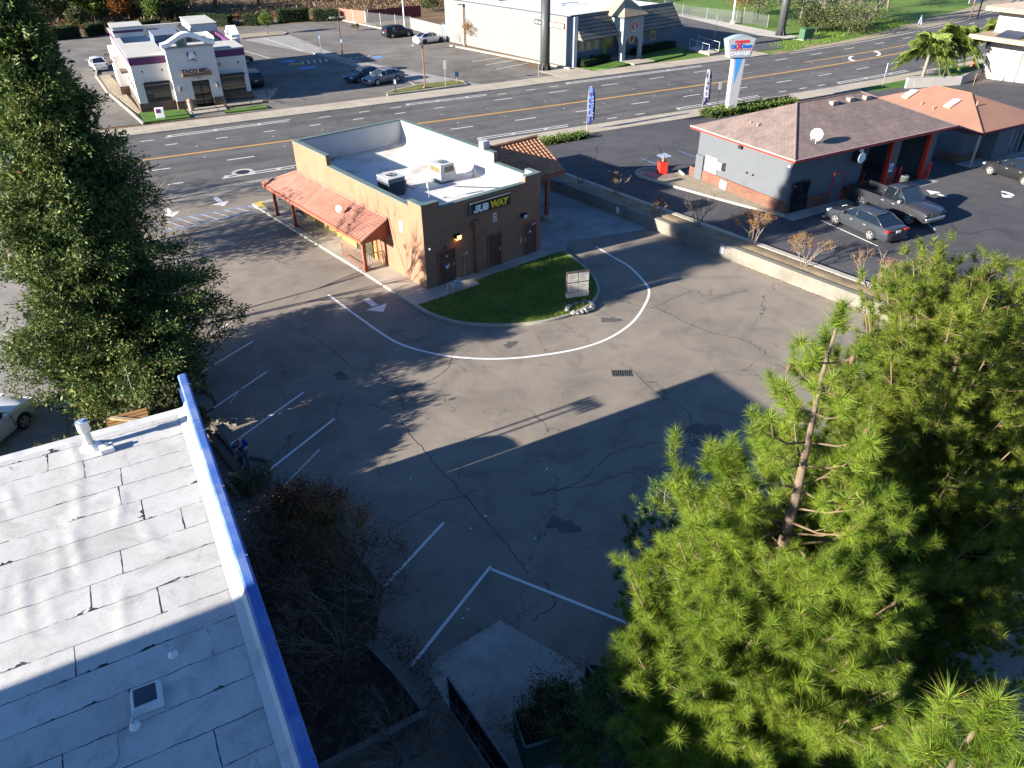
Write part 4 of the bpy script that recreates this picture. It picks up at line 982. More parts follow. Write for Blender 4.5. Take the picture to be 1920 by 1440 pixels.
# red box planter, bollards, can
c = G(1241, 327, ZL); rb = thing('planter_box', 'bright red square bin with a small orange cone on top', 'bin', (c.x, c.y, ZL + .09), rad(12))
b = MB(); b.box(-.3, .3, -.28, .28, 0, .85); b.build('box', REDP, rb, bevel=.015)
b = MB(); b.box(-.26, .26, -.24, .24, .852, .87); b.build('lid', mat('bin_dark', (.09, .02, .015), .6), rb)
b = MB(); b.tube([(0, 0, .87), (0, 0, 1.25)], [.11, .05], 10); b.tube([(0, 0, 1.25), (0, 0, 1.5)], .012, 4); b.build('cone', mat('dull_orange', (.3, .14, .07), .7), rb)
for (px, py), lab, hh in (((z1x, z1y), l_, h_) for z1x, z1y, l_, h_ in ((1669.8, 349.9, 'red bollard in front of the brick column, left of a close pair', 1.35), (1680, 349.9, 'red bollard right of a close pair, beside the dark waste bin', 1.4), (1614.4, 347, 'short red bollard behind the pickup truck bed', .9), (1736, 337.5, 'red bollard at the right end of the service bays', 1.3))):
    c = G(px, py, ZL); b_ = thing('bollard', lab, 'bollard', (c.x, c.y, ZL + .01), 0, 'red bollards by the service bays')
    b = MB(); b.tube([(0, 0, 0), (0, 0, hh - .06), (0, 0, hh)], [.085, .085, .05], 12); b.build('pipe', mat('bollard_red', (.62, .03, .02), .45), b_, smooth=False)
    b = MB(); b.tube([(0, 0, 0), (0, 0, .06)], .13, 12); b.build('base', M_KERB, b_)
c = G(1690, 354, ZL); cn = thing('waste_bin', 'dark round waste bin beside the red bollards', 'bin', (c.x, c.y, ZL + .01), 0)
b = MB(); b.tube([(0, 0, 0), (0, 0, .8), (0, 0, .86)], [.26, .31, .31], 16); b.build('drum', mat('bin_grey', (.05, .055, .05), .6), cn)
b = MB(); b.tube([(0, 0, .862), (0, 0, .92)], [.31, .24], 16); b.tube([(0, 0, .925), (0, 0, .93)], .13, 12, 1); b.build('lid', [mat('bin_lid', (.12, .13, .13), .5), BLACKM], cn)
c = G(1690, 324, ZL); ps = thing('bay_notice', 'small white and blue notice on the red column between the service bays', 'sign', O.w(9.6, -.06, 1.2), O.r)
b = MB(); b.box(-.17, .17, -.05, -.0, 0, .55); b.build('board', WHITE, ps)
b = MB(); b.box(-.1, .1, -.056, -.051, .12, .42); b.build('symbol', mat('sign_blue', (.05, .15, .5), .5), ps)
# right-lot markings
b = MB(); zz = lambda x, y: zl(x, y) + .006
def z1(x, y): return G(1540 + x * .14583, 320 + y * .14583, ZL)
line_poly(b, [z1(0, 640), z1(725, 970)], .1, zz); line_poly(b, [z1(700, 560), z1(1095, 862)], .1, zz); line_poly(b, [z1(1100, 480), z1(1465, 760)], .1, zz)
arrow(b, z1(1605, 338), z1(1345, 248), .3, zz, 0, .5, .8)
bb = lambda x, y: G(1680 + x / 6, 180 + y / 6, ZL)
pts = smooth_pts([bb(1185, 1075), bb(1250, 1088), bb(1300, 1110), bb(1290, 1122), bb(1240, 1118)], 5); line_poly(b, pts, .3, zz)
b.add([(*bb(1185, 1100).xy, ZL + .008), (*bb(1200, 1142).xy, ZL + .008), (*bb(1315, 1147).xy, ZL + .008)], [(0, 1, 2)])
struct(b.build('lot_marking', P_WHITE))
b = MB(); c1_ = G(1245, 292, ZL); 
q = [G(1231, 291, ZL), G(1247, 287, ZL), G(1259, 293, ZL), G(1242, 297, ZL)]; b.add([(*p.xy, ZL + .006) for p in q], [(0, 1, 2, 3)], 1); cc = sum(q, Vector()) / 4
b.add([(*cc.lerp(p, .85).xy, ZL + .009) for p in q], [(0, 1, 2, 3)], 0); line_poly(b, [cc.lerp(q[0], .4), cc.lerp(q[2], .4)], .12, ZL + .012, 1); line_poly(b, [cc, cc.lerp(q[3], .6)], .12, ZL + .012, 1)
line_poly(b, [G(1202, 297, ZL), G(1232, 308, ZL)], .08, zz); line_poly(b, [G(1273, 283, ZL), G(1304, 294, ZL)], .08, zz)
struct(b.build('accessible_bay_marking', [P_BLUE, P_WHITE]))
# tar seams on the sealed lot
b = MB()
for pts in (((1640, 400), (1700, 425), (1780, 470), (1850, 465)), ((1760, 505), (1850, 510), (1918, 495)), ((1100, 290), (1130, 320), (1180, 320), (1230, 290)), ((1235, 275), (1250, 300), (1300, 310)), ((1120, 285), (1118, 270), (1135, 260)), ((1780, 400), (1800, 440), (1860, 430), (1915, 440)), ((1800, 500), (1810, 540), (1850, 560)), ((1060, 345), (1100, 320), (1200, 330)), ((1500, 490), (1600, 470), (1700, 500), (1760, 505))):
    P_ = smooth_pts([G(*p, ZL) for p in pts], 8); line_poly(b, [p + Vector((random.gauss(0, .03), random.gauss(0, .03), 0)) for p in P_], .07, zz)
struct(b.build('tar_seam', mat('tar', (.035, .035, .037), .55, .2, 3)))

# retaining wall and planting strip
rw = MB(); wallstrip(rw, [wl(u, .2) for u in (-13.6, -8, 0, 10, 20, 30, 44)], .4, -.05, .78); rwo = rw.build('retaining_wall', M_RET, bevel=.02)
tag(rwo, 'long pale concrete retaining wall between the two car parks', 'wall')
b = MB()
vs = []; n_ = 60
for i in range(n_ + 1):
    u = -13.6 + 57.6 * i / n_
    for p_, zz_ in ((.4, .66), (.8, .72 + random.uniform(-.04, .06)), (1.25, .70 + random.uniform(-.04, .06)), (1.68, .64)): q = wl(u, p_); vs.append((q.x, q.y, zz_))
b.add(vs, [(i * 4 + k, i * 4 + 4 + k, i * 4 + 5 + k, i * 4 + 1 + k) for i in range(n_) for k in range(3)][0:])
b.f = [f[::-1] for f in b.f]; struct(b.build('planting_strip', M_SOIL, smooth=True))
b = MB(); wallstrip(b, [wl(u, 1.86) for u in (-13.6, 0, 20, 44)], .38, .3, .68); struct(b.build('kerb', M_KERB))
for (px, py, z, dx, col_) in ((1359, 467, .42, 0, 0), (1203, 380, .42, 0, 0)):
    c = wl(WD.dot(G(px, py, .4) - WN), -.012, z); u = tag(MB().box(-.13, .13, -.012, .0, -.2, .2).build('wall_notice', mat('pale_blue_notice', (.55, .6, .68), .6), loc=c), 'small pale notice on the retaining wall ' + ('in the tree shade' if px > 1300 else 'near the drive through slab'), 'sign'); u.rotation_euler = (0, 0, math.atan2(WD.y, WD.x))

# ================================================================== pole sign, flags, kerbside signs
u0 = G(1368, 212, .12); ps = thing('pole_sign', 'tall white pylon sign reading PREMIER Oil XChange CARWASH', 'sign', u0, rad(14))
b = MB(); n_ = 4
# tapered white pylon, blue wedge, lit box head facing left-front
b.add([(-.42, -.3, 0), (.42, -.3, 0), (.42, .3, 0), (-.42, .3, 0), (-.5, -.3, 5.0), (.62, -.3, 5.0), (.62, .3, 5.0), (-.5, .3, 5.0)], [(0, 1, 5, 4), (1, 2, 6, 5), (2, 3, 7, 6), (3, 0, 4, 7), (4, 5, 6, 7)]); b.build('pylon', mat('sign_pylon_white', (.36, .37, .38), .5, .06, 2), ps)
b = MB(); b.add([(-.2, -.306, 2.6), (.38, -.306, 4.95), (-.36, -.306, 4.95)], [(0, 1, 2)]); b.build('blue_wedge', mat('sky_blue', (.04, .25, .62), .5), ps)
prof = [(-1.02, 4.95), (1.02, 4.95), (1.42, 6.5)] + [(1.42 - 2.84 * k / 10, 6.5 + .32 * math.sin(math.pi * k / 10)) for k in range(1, 10)] + [(-1.42, 6.5)]
b = MB(); b.extr(prof, 'y', -.42, .42); hd = b.build('head', mat('sign_case_blue', (.26, .31, .34), .5, .05, 2), ps, bevel=.02)
ip = [(-.94, 5.03), (.94, 5.03), (1.3, 6.44)] + [(1.3 - 2.6 * k / 10, 6.44 + .28 * math.sin(math.pi * k / 10)) for k in range(1, 10)] + [(-1.3, 6.44)]
b = MB(); b.extr(ip, 'y', -.435, -.422); b.build('face', mat('sign_face_pale', (.34, .37, .37), .5, .05, 2), ps)
SRED = mat('sign_red_letter', (.55, .03, .04), .5); SBLU = mat('sign_blue_letter', (.02, .1, .42), .5)
text('lettering', 'PREMIER', .3, SRED, ps, (.0, -.445, 6.2), bold=.02, depth=.006, align='CENTER', sx=1.15, spacing=1.15)
text('lettering', 'Oil', .44, SBLU, ps, (-1.08, -.445, 5.77), bold=.025, depth=.006, sx=.95)
text('lettering', 'X', .62, SRED, ps, (-.52, -.455, 5.72), bold=.03, depth=.006)
text('lettering', 'Change', .44, SBLU, ps, (-.13, -.445, 5.77), bold=.025, depth=.006, sx=.86)
b = MB(); b.box(-1.05, 1.05, -.446, -.437, 5.6, 5.65); b.build('red_rule', SRED, ps)
text('lettering', 'CARWASH', .4, mat('sign_shadow_letter', (.3, .33, .36), .5), ps, (.03, -.443, 5.15), bold=.02, depth=.004, align='CENTER', sx=.98)
text('lettering', 'CARWASH', .4, WHITE, ps, (.0, -.45, 5.17), bold=.01, depth=.004, align='CENTER', sx=.98)
def flag(c, lab, rot, body, tip_dx, lean=0.0):
    f = thing('feather_flag', lab, 'flag', c, rot, 'feather flags by the road')
    b = MB(); pth = [(0, 0, 0), (0, 0, 2.2), (.02, 0, 3.2), (.12, 0, 3.62), (.3, 0, 3.7)]; b.tube(pth, [.025, .02, .016, .012, .01], 6); b.build('pole', GALV, f)
    b = MB(); W_ = []; nz_ = 14
    for i in range(nz_ + 1):
        z = .45 + 3.2 * i / nz_; w_ = .62 * min(1, .35 + i / 3) if i < 9 else .62 * math.sqrt(max(0, 1 - ((i - 9) / 5.2) ** 2)); x0 = .02 if z < 3.1 else .02 + (z - 3.1) * .25
        W_.append((x0, w_, z))
    vs = []
    for j, (x0, w_, z) in enumerate(W_):
        for k in range(4): u = k / 3; vs.append((x0 + w_ * u, .05 * math.sin(z * 2.1 + u * 2.5), z))
    n4 = [(r * 4 + k, r * 4 + k + 1, r * 4 + 5 + k, r * 4 + 4 + k) for r in range(nz_) for k in range(3)]
    b.add(vs, n4); 
    b.m = [1 if (i % 3) == 2 or (i % 3 == 1 and i // 3 < 3) else 0 for i in range(len(n4))]
    cl = b.build('banner', [body, mat('flag_navy', (.012, .015, .085), .7)], f, smooth=True)
    sm = cl.modifiers.new('thick', 'SOLIDIFY'); sm.thickness = .006
    for i, ch in enumerate('FLEET'): text('lettering', ch, .42, mat('flag_magenta', (.13, .008, .04), .7), f, (.07, -.07, 2.85 - i * .5), depth=.004, bold=.012, sx=.85)
    for i, ch in enumerate('SERVICES'): text('lettering', ch, .17, mat('flag_white', (.22, .25, .36), .7), f, (.42, -.075, 2.72 - i * .26), depth=.004, bold=.01)
    return f
flag(G(1100, 243, .13), 'blue feather flag reading FLEET at the hedge end', rad(-8), mat('flag_blue', (.07, .13, .34), .7), .1)
flag(G(1316, 206, .13), 'white feather flag reading FLEET beside the tall pylon sign', rad(10), mat('flag_pale', (.4, .42, .48), .7), .1)
def post_sign(name, base, z0, hgt, lab, rot, w_=.4, h_=.55, face=None, postm=None, cat='sign', extra=None, group=None):
    c = base; p = thing(name, lab, cat, (c.x, c.y, z0), rot, group)
    b = MB(); b.tube([(0, 0, 0), (0, 0, hgt)], .03, 6); b.build('post', postm or GALV, p)
    b = MB(); b.box(-w_ / 2, w_ / 2, -.05, -.03, hgt - h_, hgt); b.build('panel', face or WHITE, p)
    if extra: b = MB(); b.box(-w_ / 2 + .06, w_ / 2 - .06, -.056, -.051, hgt - h_ + .08, hgt - .1); b.build('symbol', extra, p)
    return p
TANS = mat('grey_sign_back', (.5, .48, .45), .6, .1, 3)
post_sign('road_sign', G(1345, 200, .12), .12, 2.3, 'dark post sign with pale plate beside the pylon sign hedge', rad(20), .3, .7, TANS, BLACKM)
post_sign('road_sign', G(1653, 166, .12), .12, 2.5, 'white post sign on the grass left of the palms', rad(60), .25, .85, WHITE, GALV)
post_sign('road_sign', G(836, 163, .12), .12, 2.7, 'tall grey post sign on the small grass island', rad(20), .3, .9, TANS)
post_sign('road_sign', G(857, 157, .12), .12, 1.25, 'low blue sign at the rocky end of the grass island', rad(30), .45, .55, mat('sign_blue_dull', (.1, .2, .4), .5))
post_sign('road_sign', G(1340, 71), .0, 3.0, 'grey post sign beside the white handrail ramp', rad(20), .35, .9, TANS)
post_sign('accessible_sign', G(644, 110, 0), 0, 2.4, 'blue accessible parking sign beside a brown lamp post', rad(20), .35, .55, mat('sign_blue2', (.12, .3, .6), .5), None, 'sign', WHITE)
post_sign('accessible_sign', G(603, 102, 0), 0, 2.4, 'blue accessible parking sign at the end of the long kerb', rad(20), .3, .6, mat('sign_blue2', (.12, .3, .6), .5), None, 'sign', WHITE)
post_sign('thin_marker', G(1010, 143, 0), .0, 4.2, 'thin pale marker post beside the black pylon', rad(20), .1, .1, WHITE)
c = G(742, 173, .12); mbx = thing('mailbox', 'black and white post box on a slim stand at the island end', 'post box', c, rad(20))
b = MB(); b.tube([(0, 0, 0), (0, 0, .8)], .04, 6); b.box(-.2, .2, -.2, .2, 0, .05); b.build('stand', BLACKM, mbx)
b = MB(); b.box(-.15, .15, -.12, .12, .8, 1.25); b.tube([(0, -.12, 1.25), (0, .12, 1.25)], .15, 12); b.build('box', mat('box_black', (.03, .02, .03), .5), mbx)
b = MB(); b.box(-.12, .1, -.13, -.121, .85, 1.3); b.build('plate', WHITE, mbx)
# lamp posts
def lamp(c, hgt, lab, two=False, rot=0.0, m=BROWNP, arm=.3):
    L = thing('lamp_post', lab, 'lamp post', c, rot, 'brown lamp posts of the car parks')
    b = MB(); b.box(-.07, .07, -.07, .07, 0, hgt); b.build('post', m, L); b = MB(); b.tube([(0, 0, 0), (0, 0, .12)], .22, 10); b.build('base', M_KERB, L)
    for sg in ((-1, 1) if two else (-1,)):
        b = MB(); b.box(min(0, sg * (arm + .15)) if sg < 0 else .0, 0 if sg < 0 else sg * (arm + .15), -.03, .03, hgt - .1, hgt - .04); b.box(sg * (arm + .4) - .33, sg * (arm + .4) + .33, -.2, .2, hgt - .14, hgt + .02); hd_ = b.build('lamp_head', mat('lamp_head', (.3, .27, .24), .5), L)
        b = MB(); b.box(sg * (arm + .4) - .25, sg * (arm + .4) + .25, -.14, .14, hgt - .17, hgt - .142); b.build('lens', mat('pale_lens', (.6, .6, .58), .3), hd_)
    return L
lamp(G(797.5, 165, .12), 4.4, 'red brown lamp post standing on the grass island', False, rad(20), mat('red_brown_metal', (.28, .13, .09), .6, .1, 3))
lamp(G(643, 110, 0), 4.9, 'brown twin headed lamp post at the end of the kerb strip', True, rad(24))
lamp(G(871.5, 85, 0), 5.2, 'brown lamp post rising beside the small autumn tree', True, rad(20), BROWNP, .15)
# big black pylons
for px, py, hgt, lab in ((1021.5, 131, 15, 'thick black pylon at the white building, flared at its foot'), (1463, 66, 15, 'thick black pylon standing by the white gravel verge')):
    c = G(px, py); p = thing('pylon', lab, 'pylon', (c.x, c.y, 0), rad(20), 'black sign pylons')
    b = MB(); b.tube([(0, 0, 0), (0, 0, 7.6), (0, 0, 7.61), (0, 0, hgt)], [.58, .55, .5, .48], 14); b.build('shaft', mat('pylon_black', (.06, .062, .06), .5, .15, 3), p, smooth=True)
    b = MB()
    for k in range(8):
        w_ = k * math.pi / 4; d_ = Vector((math.cos(w_), math.sin(w_), 0)); n2 = Vector((-d_.y, d_.x, 0)) * .03
        b.add([d_ * .5 + n2, d_ * .82 + n2, d_ * .5 + n2 + Vector((0, 0, 1.1)), d_ * .5 - n2, d_ * .82 - n2, d_ * .5 - n2 + Vector((0, 0, 1.1))], [(0, 1, 2), (5, 4, 3), (1, 4, 5, 2), (0, 3, 4, 1)])
    b.tube([(0, 0, 0), (0, 0, .05)], .8, 14); b.build('gusset', mat('pylon_black', (.06, .062, .06), .5), p)
# ================================================================== vehicles
TYRE = mat('tyre_rubber', (.02, .02, .021), .85, .2, 6)
RIM = mat('alloy_rim', (.5, .5, .5), .35, .1, 6, metal=.7)
LAMPW = mat('headlamp', (.7, .72, .75), .15, .05, 5, spec=.8)
LAMPR = mat('tail_lamp', (.45, .015, .02), .25, .1, 5, spec=.7)
PLATE = mat('number_plate', (.6, .6, .58), .5, .1, 20)
def carpaint(name, col, rough=.32): return mat(name, col, rough, .04, 1.5, metal=.25, spec=.4, fine=0, coat=.25)
def loft(mb, secs, m=0, close_ends=True):
    n = len(secs[0]); o = [p for s_ in secs for p in s_]
    fs = [(i * n + k, (i + 1) * n + k, (i + 1) * n + (k + 1) % n, i * n + (k + 1) % n) for i in range(len(secs) - 1) for k in range(n)]
    if close_ends: fs += [tuple(range(n)), tuple(range(len(secs) * n - 1, (len(secs) - 1) * n - 1, -1))]
    mb.add(o, [f[::-1] for f in fs], m)
def vehicle(name, label, cat, loc, rot, paint, kind='sedan', L=4.8, W=1.82, H=1.45, wb=2.75, rim=RIM, group='parked vehicles', detail=True):
    """x forward, origin at the ground under the middle of the wheelbase"""
    v = thing(name, label, cat, loc, rot, group)
    hw = W / 2; fo = (L - wb) * .46; xf = wb / 2 + fo; xr = -wb / 2 - (L - wb - fo); r = .33 if kind != 'truck' else .42; gc = .2 if kind != 'truck' else .36
    # shoulder/deck heights along the car: (x, deck z, half width)
    if kind == 'sedan': deck = [(xr, .62, .80), (xr + .08, .95, .88), (xr + .75, 1.0, .97), (-.9, .97, 1), (.75, .95, 1), (xf - 1.0, .9, .97), (xf - .35, .78, .92), (xf - .06, .66, .84), (xf, .5, .76)]; roof = [(xr + .45, 1.0, .70), (xr + 1.25, H - .05, .66), (-.35, H, .68), (.35, H - .03, .67), (1.15, .95, .72)]
    elif kind == 'hatch': deck = [(xr, .7, .82), (xr + .06, 1.0, .92), (xr + .6, 1.03, .98), (-.9, 1.0, 1), (.75, .98, 1), (xf - .9, .94, .97), (xf - .3, .82, .92), (xf - .05, .66, .84), (xf, .5, .76)]; roof = [(xr + .06, 1.03, .78), (xr + .45, H - .12, .68), (-.6, H, .70), (.3, H - .03, .69), (1.2, .98, .74)]
    elif kind == 'suv': deck = [(xr, .75, .86), (xr + .05, 1.05, .94), (xr + .6, 1.08, .98), (-.9, 1.06, 1), (.75, 1.04, 1), (xf - .9, 1.02, .97), (xf - .3, .95, .93), (xf - .05, .75, .88), (xf, .55, .8)]; roof = [(xr + .05, 1.08, .8), (xr + .3, H - .1, .72), (-.9, H, .74), (.35, H - .04, .72), (1.2, 1.05, .77)]
    else: deck = [(xr, 1.0, .93), (xr + .04, 1.14, .96), (-.5, 1.16, 1), (.2, 1.16, 1), (.9, 1.16, 1), (xf - 1.2, 1.16, .98), (xf - .35, 1.1, .95), (xf - .06, 1.0, .9), (xf, .8, .86)]; roof = [(-.44, 1.16, .84), (-.36, H - .08, .77), (-.1, H, .77), (.62, H - .02, .76), (1.3, 1.17, .82)]
    secs = []
    for x, z, k in deck:
        w_ = hw * k; zb = gc + (.12 if x in (xr, xf) else 0); zm = zb + (z - zb) * .62
        secs.append([(x, -w_ * .86, zb), (x, w_ * .86, zb), (x, w_ * .98, zb + .14), (x, w_, zm), (x, w_ * .965, z - .07), (x, w_ * .88, z), (x, 0, z + .025), (x, -w_ * .88, z), (x, -w_ * .965, z - .07), (x, -w_, zm), (x, -w_ * .98, zb + .14)])
    b = MB()
    if kind == 'truck':
        bed0, bed1 = xr + .12, -.55
        nb = [s_ for s_ in secs]
        # cab and nose
        front = [s_ for s_ in secs if s_[0][0] >= -.5]; loft(b, front)
        w_ = hw
        for sg in (-1, 1):                                     # bed sides
            y0, y1 = (w_ - .12, w_) if sg > 0 else (-w_, -w_ + .12)
            b.box(xr, -.501, y0, y1, gc + .15, 1.16)
        b.box(xr, xr + .09, -w_ + .12, w_ - .12, gc + .2, 1.14); b.box(xr + .09, -.501, -w_ + .12, w_ - .12, gc + .25, .72); b.box(-.56, -.501, -w_ + .12, w_ - .12, .72, 1.16)
    else: loft(b, secs)
    body = b.build('body', paint, v, smooth=True, bevel=0); 
    md = body.modifiers.new('auto', 'EDGE_SPLIT'); md.split_angle = rad(38)
    # greenhouse: painted roof + pillars as a loft, glass panels set 6 mm proud
    b = MB(); top = []
    for x, z, k in roof: top.append((x, hw * k, z))
    def deck_z(x): return lin([(q[0], q[1]) for q in deck], x)
    rows = []
    for i, (x, w_, z) in enumerate(top):
        if 0 < i < len(top) - 1: rows.append((x, w_, z))
    xr_, wr_, _ = top[0]; xf_, wf_, _ = top[-1]
    base = [(x, hw * .9, deck_z(x) - .03) for x, _, _ in rows]
    P = []
    for (x, w_, z), (xb, wb_, zb) in zip(rows, base): P.append(((x, -w_, z - .04), (x, -w_ + .08, z), (x, 0, z + .025), (x, w_ - .08, z), (x, w_, z - .04)))
    vs = [p for r_ in P for p in r_]; n5 = 5
    fs = [(i * 5 + k, (i + 1) * 5 + k, (i + 1) * 5 + k + 1, i * 5 + k + 1) for i in range(len(P) - 1) for k in range(4)]
    b.add(vs, [f[::-1] for f in fs])
    zr0, zf0 = deck_z(xr_) - .02, deck_z(xf_) - .02
    R0, Rn = rows[0], rows[-1]; wr0 = hw * .86; wf0 = hw * .86
    # pillars
    for sg in (-1, 1):
        b.tube([(xr_, sg * wr0, zr0), (R0[0], sg * R0[1], R0[2] - .04)], .055, 5); b.tube([(xf_, sg * wf0, zf0), (Rn[0], sg * Rn[1], Rn[2] - .04)], .045, 5)
        for fx in ((.0,) if kind != 'suv' else (.0, -1.0)):
            if kind == 'truck': fx = .38
            b.tube([(fx, sg * hw * .93, deck_z(fx) - .02), (fx, sg * (rows[1][1] + .0), H - .05)], .045, 5)
        b.tube([(x, sg * w_, z - .04) for x, w_, z in rows], .035, 5)
    roofo = b.build('roof', paint, v, smooth=True)
    g = MB()
    sh = lambda p, q, k: tuple(Vector(p).lerp(Vector(q), k))
    for sg in (-1, 1):
        lo = [(xr_, sg * (wr0 + .005), zr0 + .03)] + [(x, sg * hw * .925, deck_z(x)) for x, _, _ in rows] + [(xf_, sg * (wf0 + .005), zf0 + .03)]
        hi = [(R0[0] - .02, sg * (R0[1] + .0), R0[2] - .06)] + [(x, sg * w_, z - .05) for x, w_, z in rows] + [(Rn[0] + .02, sg * Rn[1], Rn[2] - .06)]
        n = len(lo); f_ = [(i, i + 1, n + i + 1, n + i) for i in range(n - 1)]
        g.add(lo + hi, f_ if sg < 0 else [q[::-1] for q in f_])
    g.build('side_glass', DARKGL, v)
    g = MB(); g.add([(xf_ + .02, -wf0 + .03, zf0 + .03), (xf_ + .02, wf0 - .03, zf0 + .03), (Rn[0] + .02, Rn[1] - .05, Rn[2] - .03), (Rn[0] + .02, -Rn[1] + .05, Rn[2] - .03)], [(0, 1, 2, 3)]); g.build('windscreen', glass('windscreen_glass', (.02, .03, .035), .05), v)
    g = MB(); g.add([(xr_ - .02, -wr0 + .05, zr0 + .04), (xr_ - .02, wr0 - .05, zr0 + .04), (R0[0] - .03, R0[1] - .06, R0[2] - .03), (R0[0] - .03, -R0[1] + .06, R0[2] - .03)], [(3, 2, 1, 0)]); g.build('rear_window', DARKGL, v)
    for xw in (wb / 2, -wb / 2):
        for sg in (-1, 1):
            yo = sg * (hw - .01)
            w = MB(); w.tube([(xw, yo - sg * .22, r), (xw, yo - sg * .02, r), (xw, yo, r)], [r, r, r - .04], 20); wh = w.build('wheel', TYRE, v)
            w = MB(); w.tube([(xw, yo + sg * .001, r), (xw, yo + sg * .008, r)], r * .68, 16, 1)
            for k in range(5):
                a = k * 2 * math.pi / 5; d = Vector((math.cos(a), 0, math.sin(a))); w.tube([Vector((xw, yo + sg * .014, r)), Vector((xw, yo + sg * .014, r)) + d * r * .64], [.05, .06], 4, 0)
            w.tube([(xw, yo + sg * .005, r), (xw, yo + sg * .02, r)], r * .2, 8, 0)
            for k in range(16):
                a, a2 = k * math.pi / 8, (k + 1) * math.pi / 8; w.tube([(xw + math.cos(a) * r * .66, yo + sg * .012, r + math.sin(a) * r * .66), (xw + math.cos(a2) * r * .66, yo + sg * .012, r + math.sin(a2) * r * .66)], .018, 4, 0)
            w.build('rim', [rim, BLACKM], wh)
            a_ = MB(); a_.add([(xw + (r + .07) * math.cos(k * math.pi / 14 - .1), sg * (hw + .004), max(gc, r + (r + .07) * math.sin(k * math.pi / 14 - .1))) for k in range(16)], [tuple(range(16)) if sg < 0 else tuple(range(15, -1, -1))]); a_.build('wheel_arch', BLACKM, v)
    zl_ = .72 if kind not in ('truck', 'suv') else .92
    for sg in (-1, 1):
        h_ = MB(); y0, y1 = sorted((sg * hw * .5, sg * hw * .86)); h_.add([(xf - .02, y0, zl_ - .08), (xf - .10 if sg > 0 else xf - .02, y1 if sg > 0 else y0, zl_ - .08)], []); 
        h_.box(xf - .20, xf - .035, y0, y1 if abs(y1) < abs(y0) or sg > 0 else y1, zl_ - .12, zl_ - .02); h_.build('headlight', LAMPW, v)
        t_ = MB()
        if kind == 'truck': t_.box(xr - .012, xr + .14, *sorted((sg * (hw - .11), sg * (hw + .008))), .78, 1.06)
        else: t_.box(xr - .012, xr + .3, *sorted((sg * hw * .55, sg * hw * .89)), zl_ + .08, zl_ + .17)
        t_.build('tail_light', LAMPR, v)
        m_ = MB(); mx = xf_ - .35; m_.box(mx - .08, mx + .1, *sorted((sg * hw * .98, sg * (hw + .2))), deck_z(mx) - .0, deck_z(mx) + .17); m_.build('mirror', GALV if kind == 'truck' else paint, v, bevel=.03)
    p_ = MB(); p_.box(xr - .02, xr - .0, -.16, .16, .72 if kind != 'truck' else .55, .86 if kind != 'truck' else .69); p_.build('number_plate', PLATE, v)
    gr = MB(); gz = (.45, .66) if kind != 'truck' else (.72, 1.0); gr.box(xf - .02, xf + .012, -hw * .45, hw * .45, *gz); gr.build('radiator_grille', BLACKM if kind != 'truck' else mat('chrome_grille', (.3, .3, .32), .25, .1, 8, metal=.9), v)
    bp = MB(); bz = (.3, .45) if kind != 'truck' else (.46, .68); mm = BLACKM if kind != 'truck' else mat('chrome', (.55, .55, .57), .2, .05, 8, metal=.9); bp.box(xf - .12, xf + .05, -hw * .84, hw * .84, *bz); bp.build('bumper', mm if kind == 'truck' else paint, v, bevel=.04)
    if kind == 'truck':
        q = MB(); q.box(xr - .08, xr + .0, -hw * .9, hw * .9, .46, .64); q.build('bumper', mm, v, bevel=.03)
        q = MB(); q.box(xr + .095, -.565, -hw + .125, hw - .125, .722, .74); q.build('bed_liner', BLACKM, v)
    sl = MB()
    for sg in (-1, 1):
        for x in ((1.15, .0, -1.05) if kind != 'truck' else (1.28, .38, -.42)):
            if x > xr + .6: sl.box(x - .006, x + .006, *sorted((sg * (hw - .03), sg * (hw + .004))), gc + .25, deck_z(x) - .08)
    sl.build('door_seam', BLACKM, v)
    hd = MB()
    for sg in (-1, 1):
        for x in ((.18, -.85) if kind != 'truck' else (.52, -.28)): hd.box(x - .1, x + .1, *sorted((sg * (hw - .02), sg * (hw + .03))), deck_z(x) - .2, deck_z(x) - .16)
    hd.build('door_handle', GALV, v)
    return v
def heading(p, q): d = (Vector(q) - Vector(p)); return math.atan2(d.y, d.x)
def place(rear, front, side, hw, z=0.0):
    """wheel ground points seen on one side (+1 = car's left), returns location and heading"""
    a = heading(rear, front); m = (Vector((*rear[:2], 0)) + Vector((*front[:2], 0))) / 2; right = Vector((math.sin(a), -math.cos(a), 0))
    m += right * (hw - .1) * side; return (m.x, m.y, z), a
l, a = place((21.27, 41.42), (20.17, 43.95), 1, .9); vehicle('parked_car', 'dark grey saloon parked beside the pickup truck', 'car', (l[0], l[1], ZL), a, carpaint('gunmetal_paint', (.045, .05, .058)), 'sedan', 4.85, 1.84, 1.46)
l, a = place((22.86, 46.9), (24.55, 43.6), -1, 1.0); vehicle('pickup_truck', 'dark grey crew cab pickup truck with open bed and chrome front', 'pickup truck', (l[0], l[1], ZL), a, carpaint('granite_paint', (.036, .036, .042)), 'truck', 5.85, 2.02, 1.92, 3.65)
l, a = place((35.68, 50.55), (34.6, 53.0), 1, .88); vehicle('parked_car', 'black hatchback with dusty wheels at the right edge', 'car', (l[0], l[1], ZL), a, carpaint('black_paint', (.02, .021, .023)), 'hatch', 4.4, 1.76, 1.45, 2.65, mat('dusty_rim', (.3, .27, .22), .6))
l, a = place((-12.45, 89.75), (-14.72, 87.55), 1, .88); vehicle('parked_car', 'silver saloon parked beside a darker car', 'car', l, a, carpaint('silver_paint', (.20, .20, .215)), 'sedan', 4.9, 1.84, 1.42)
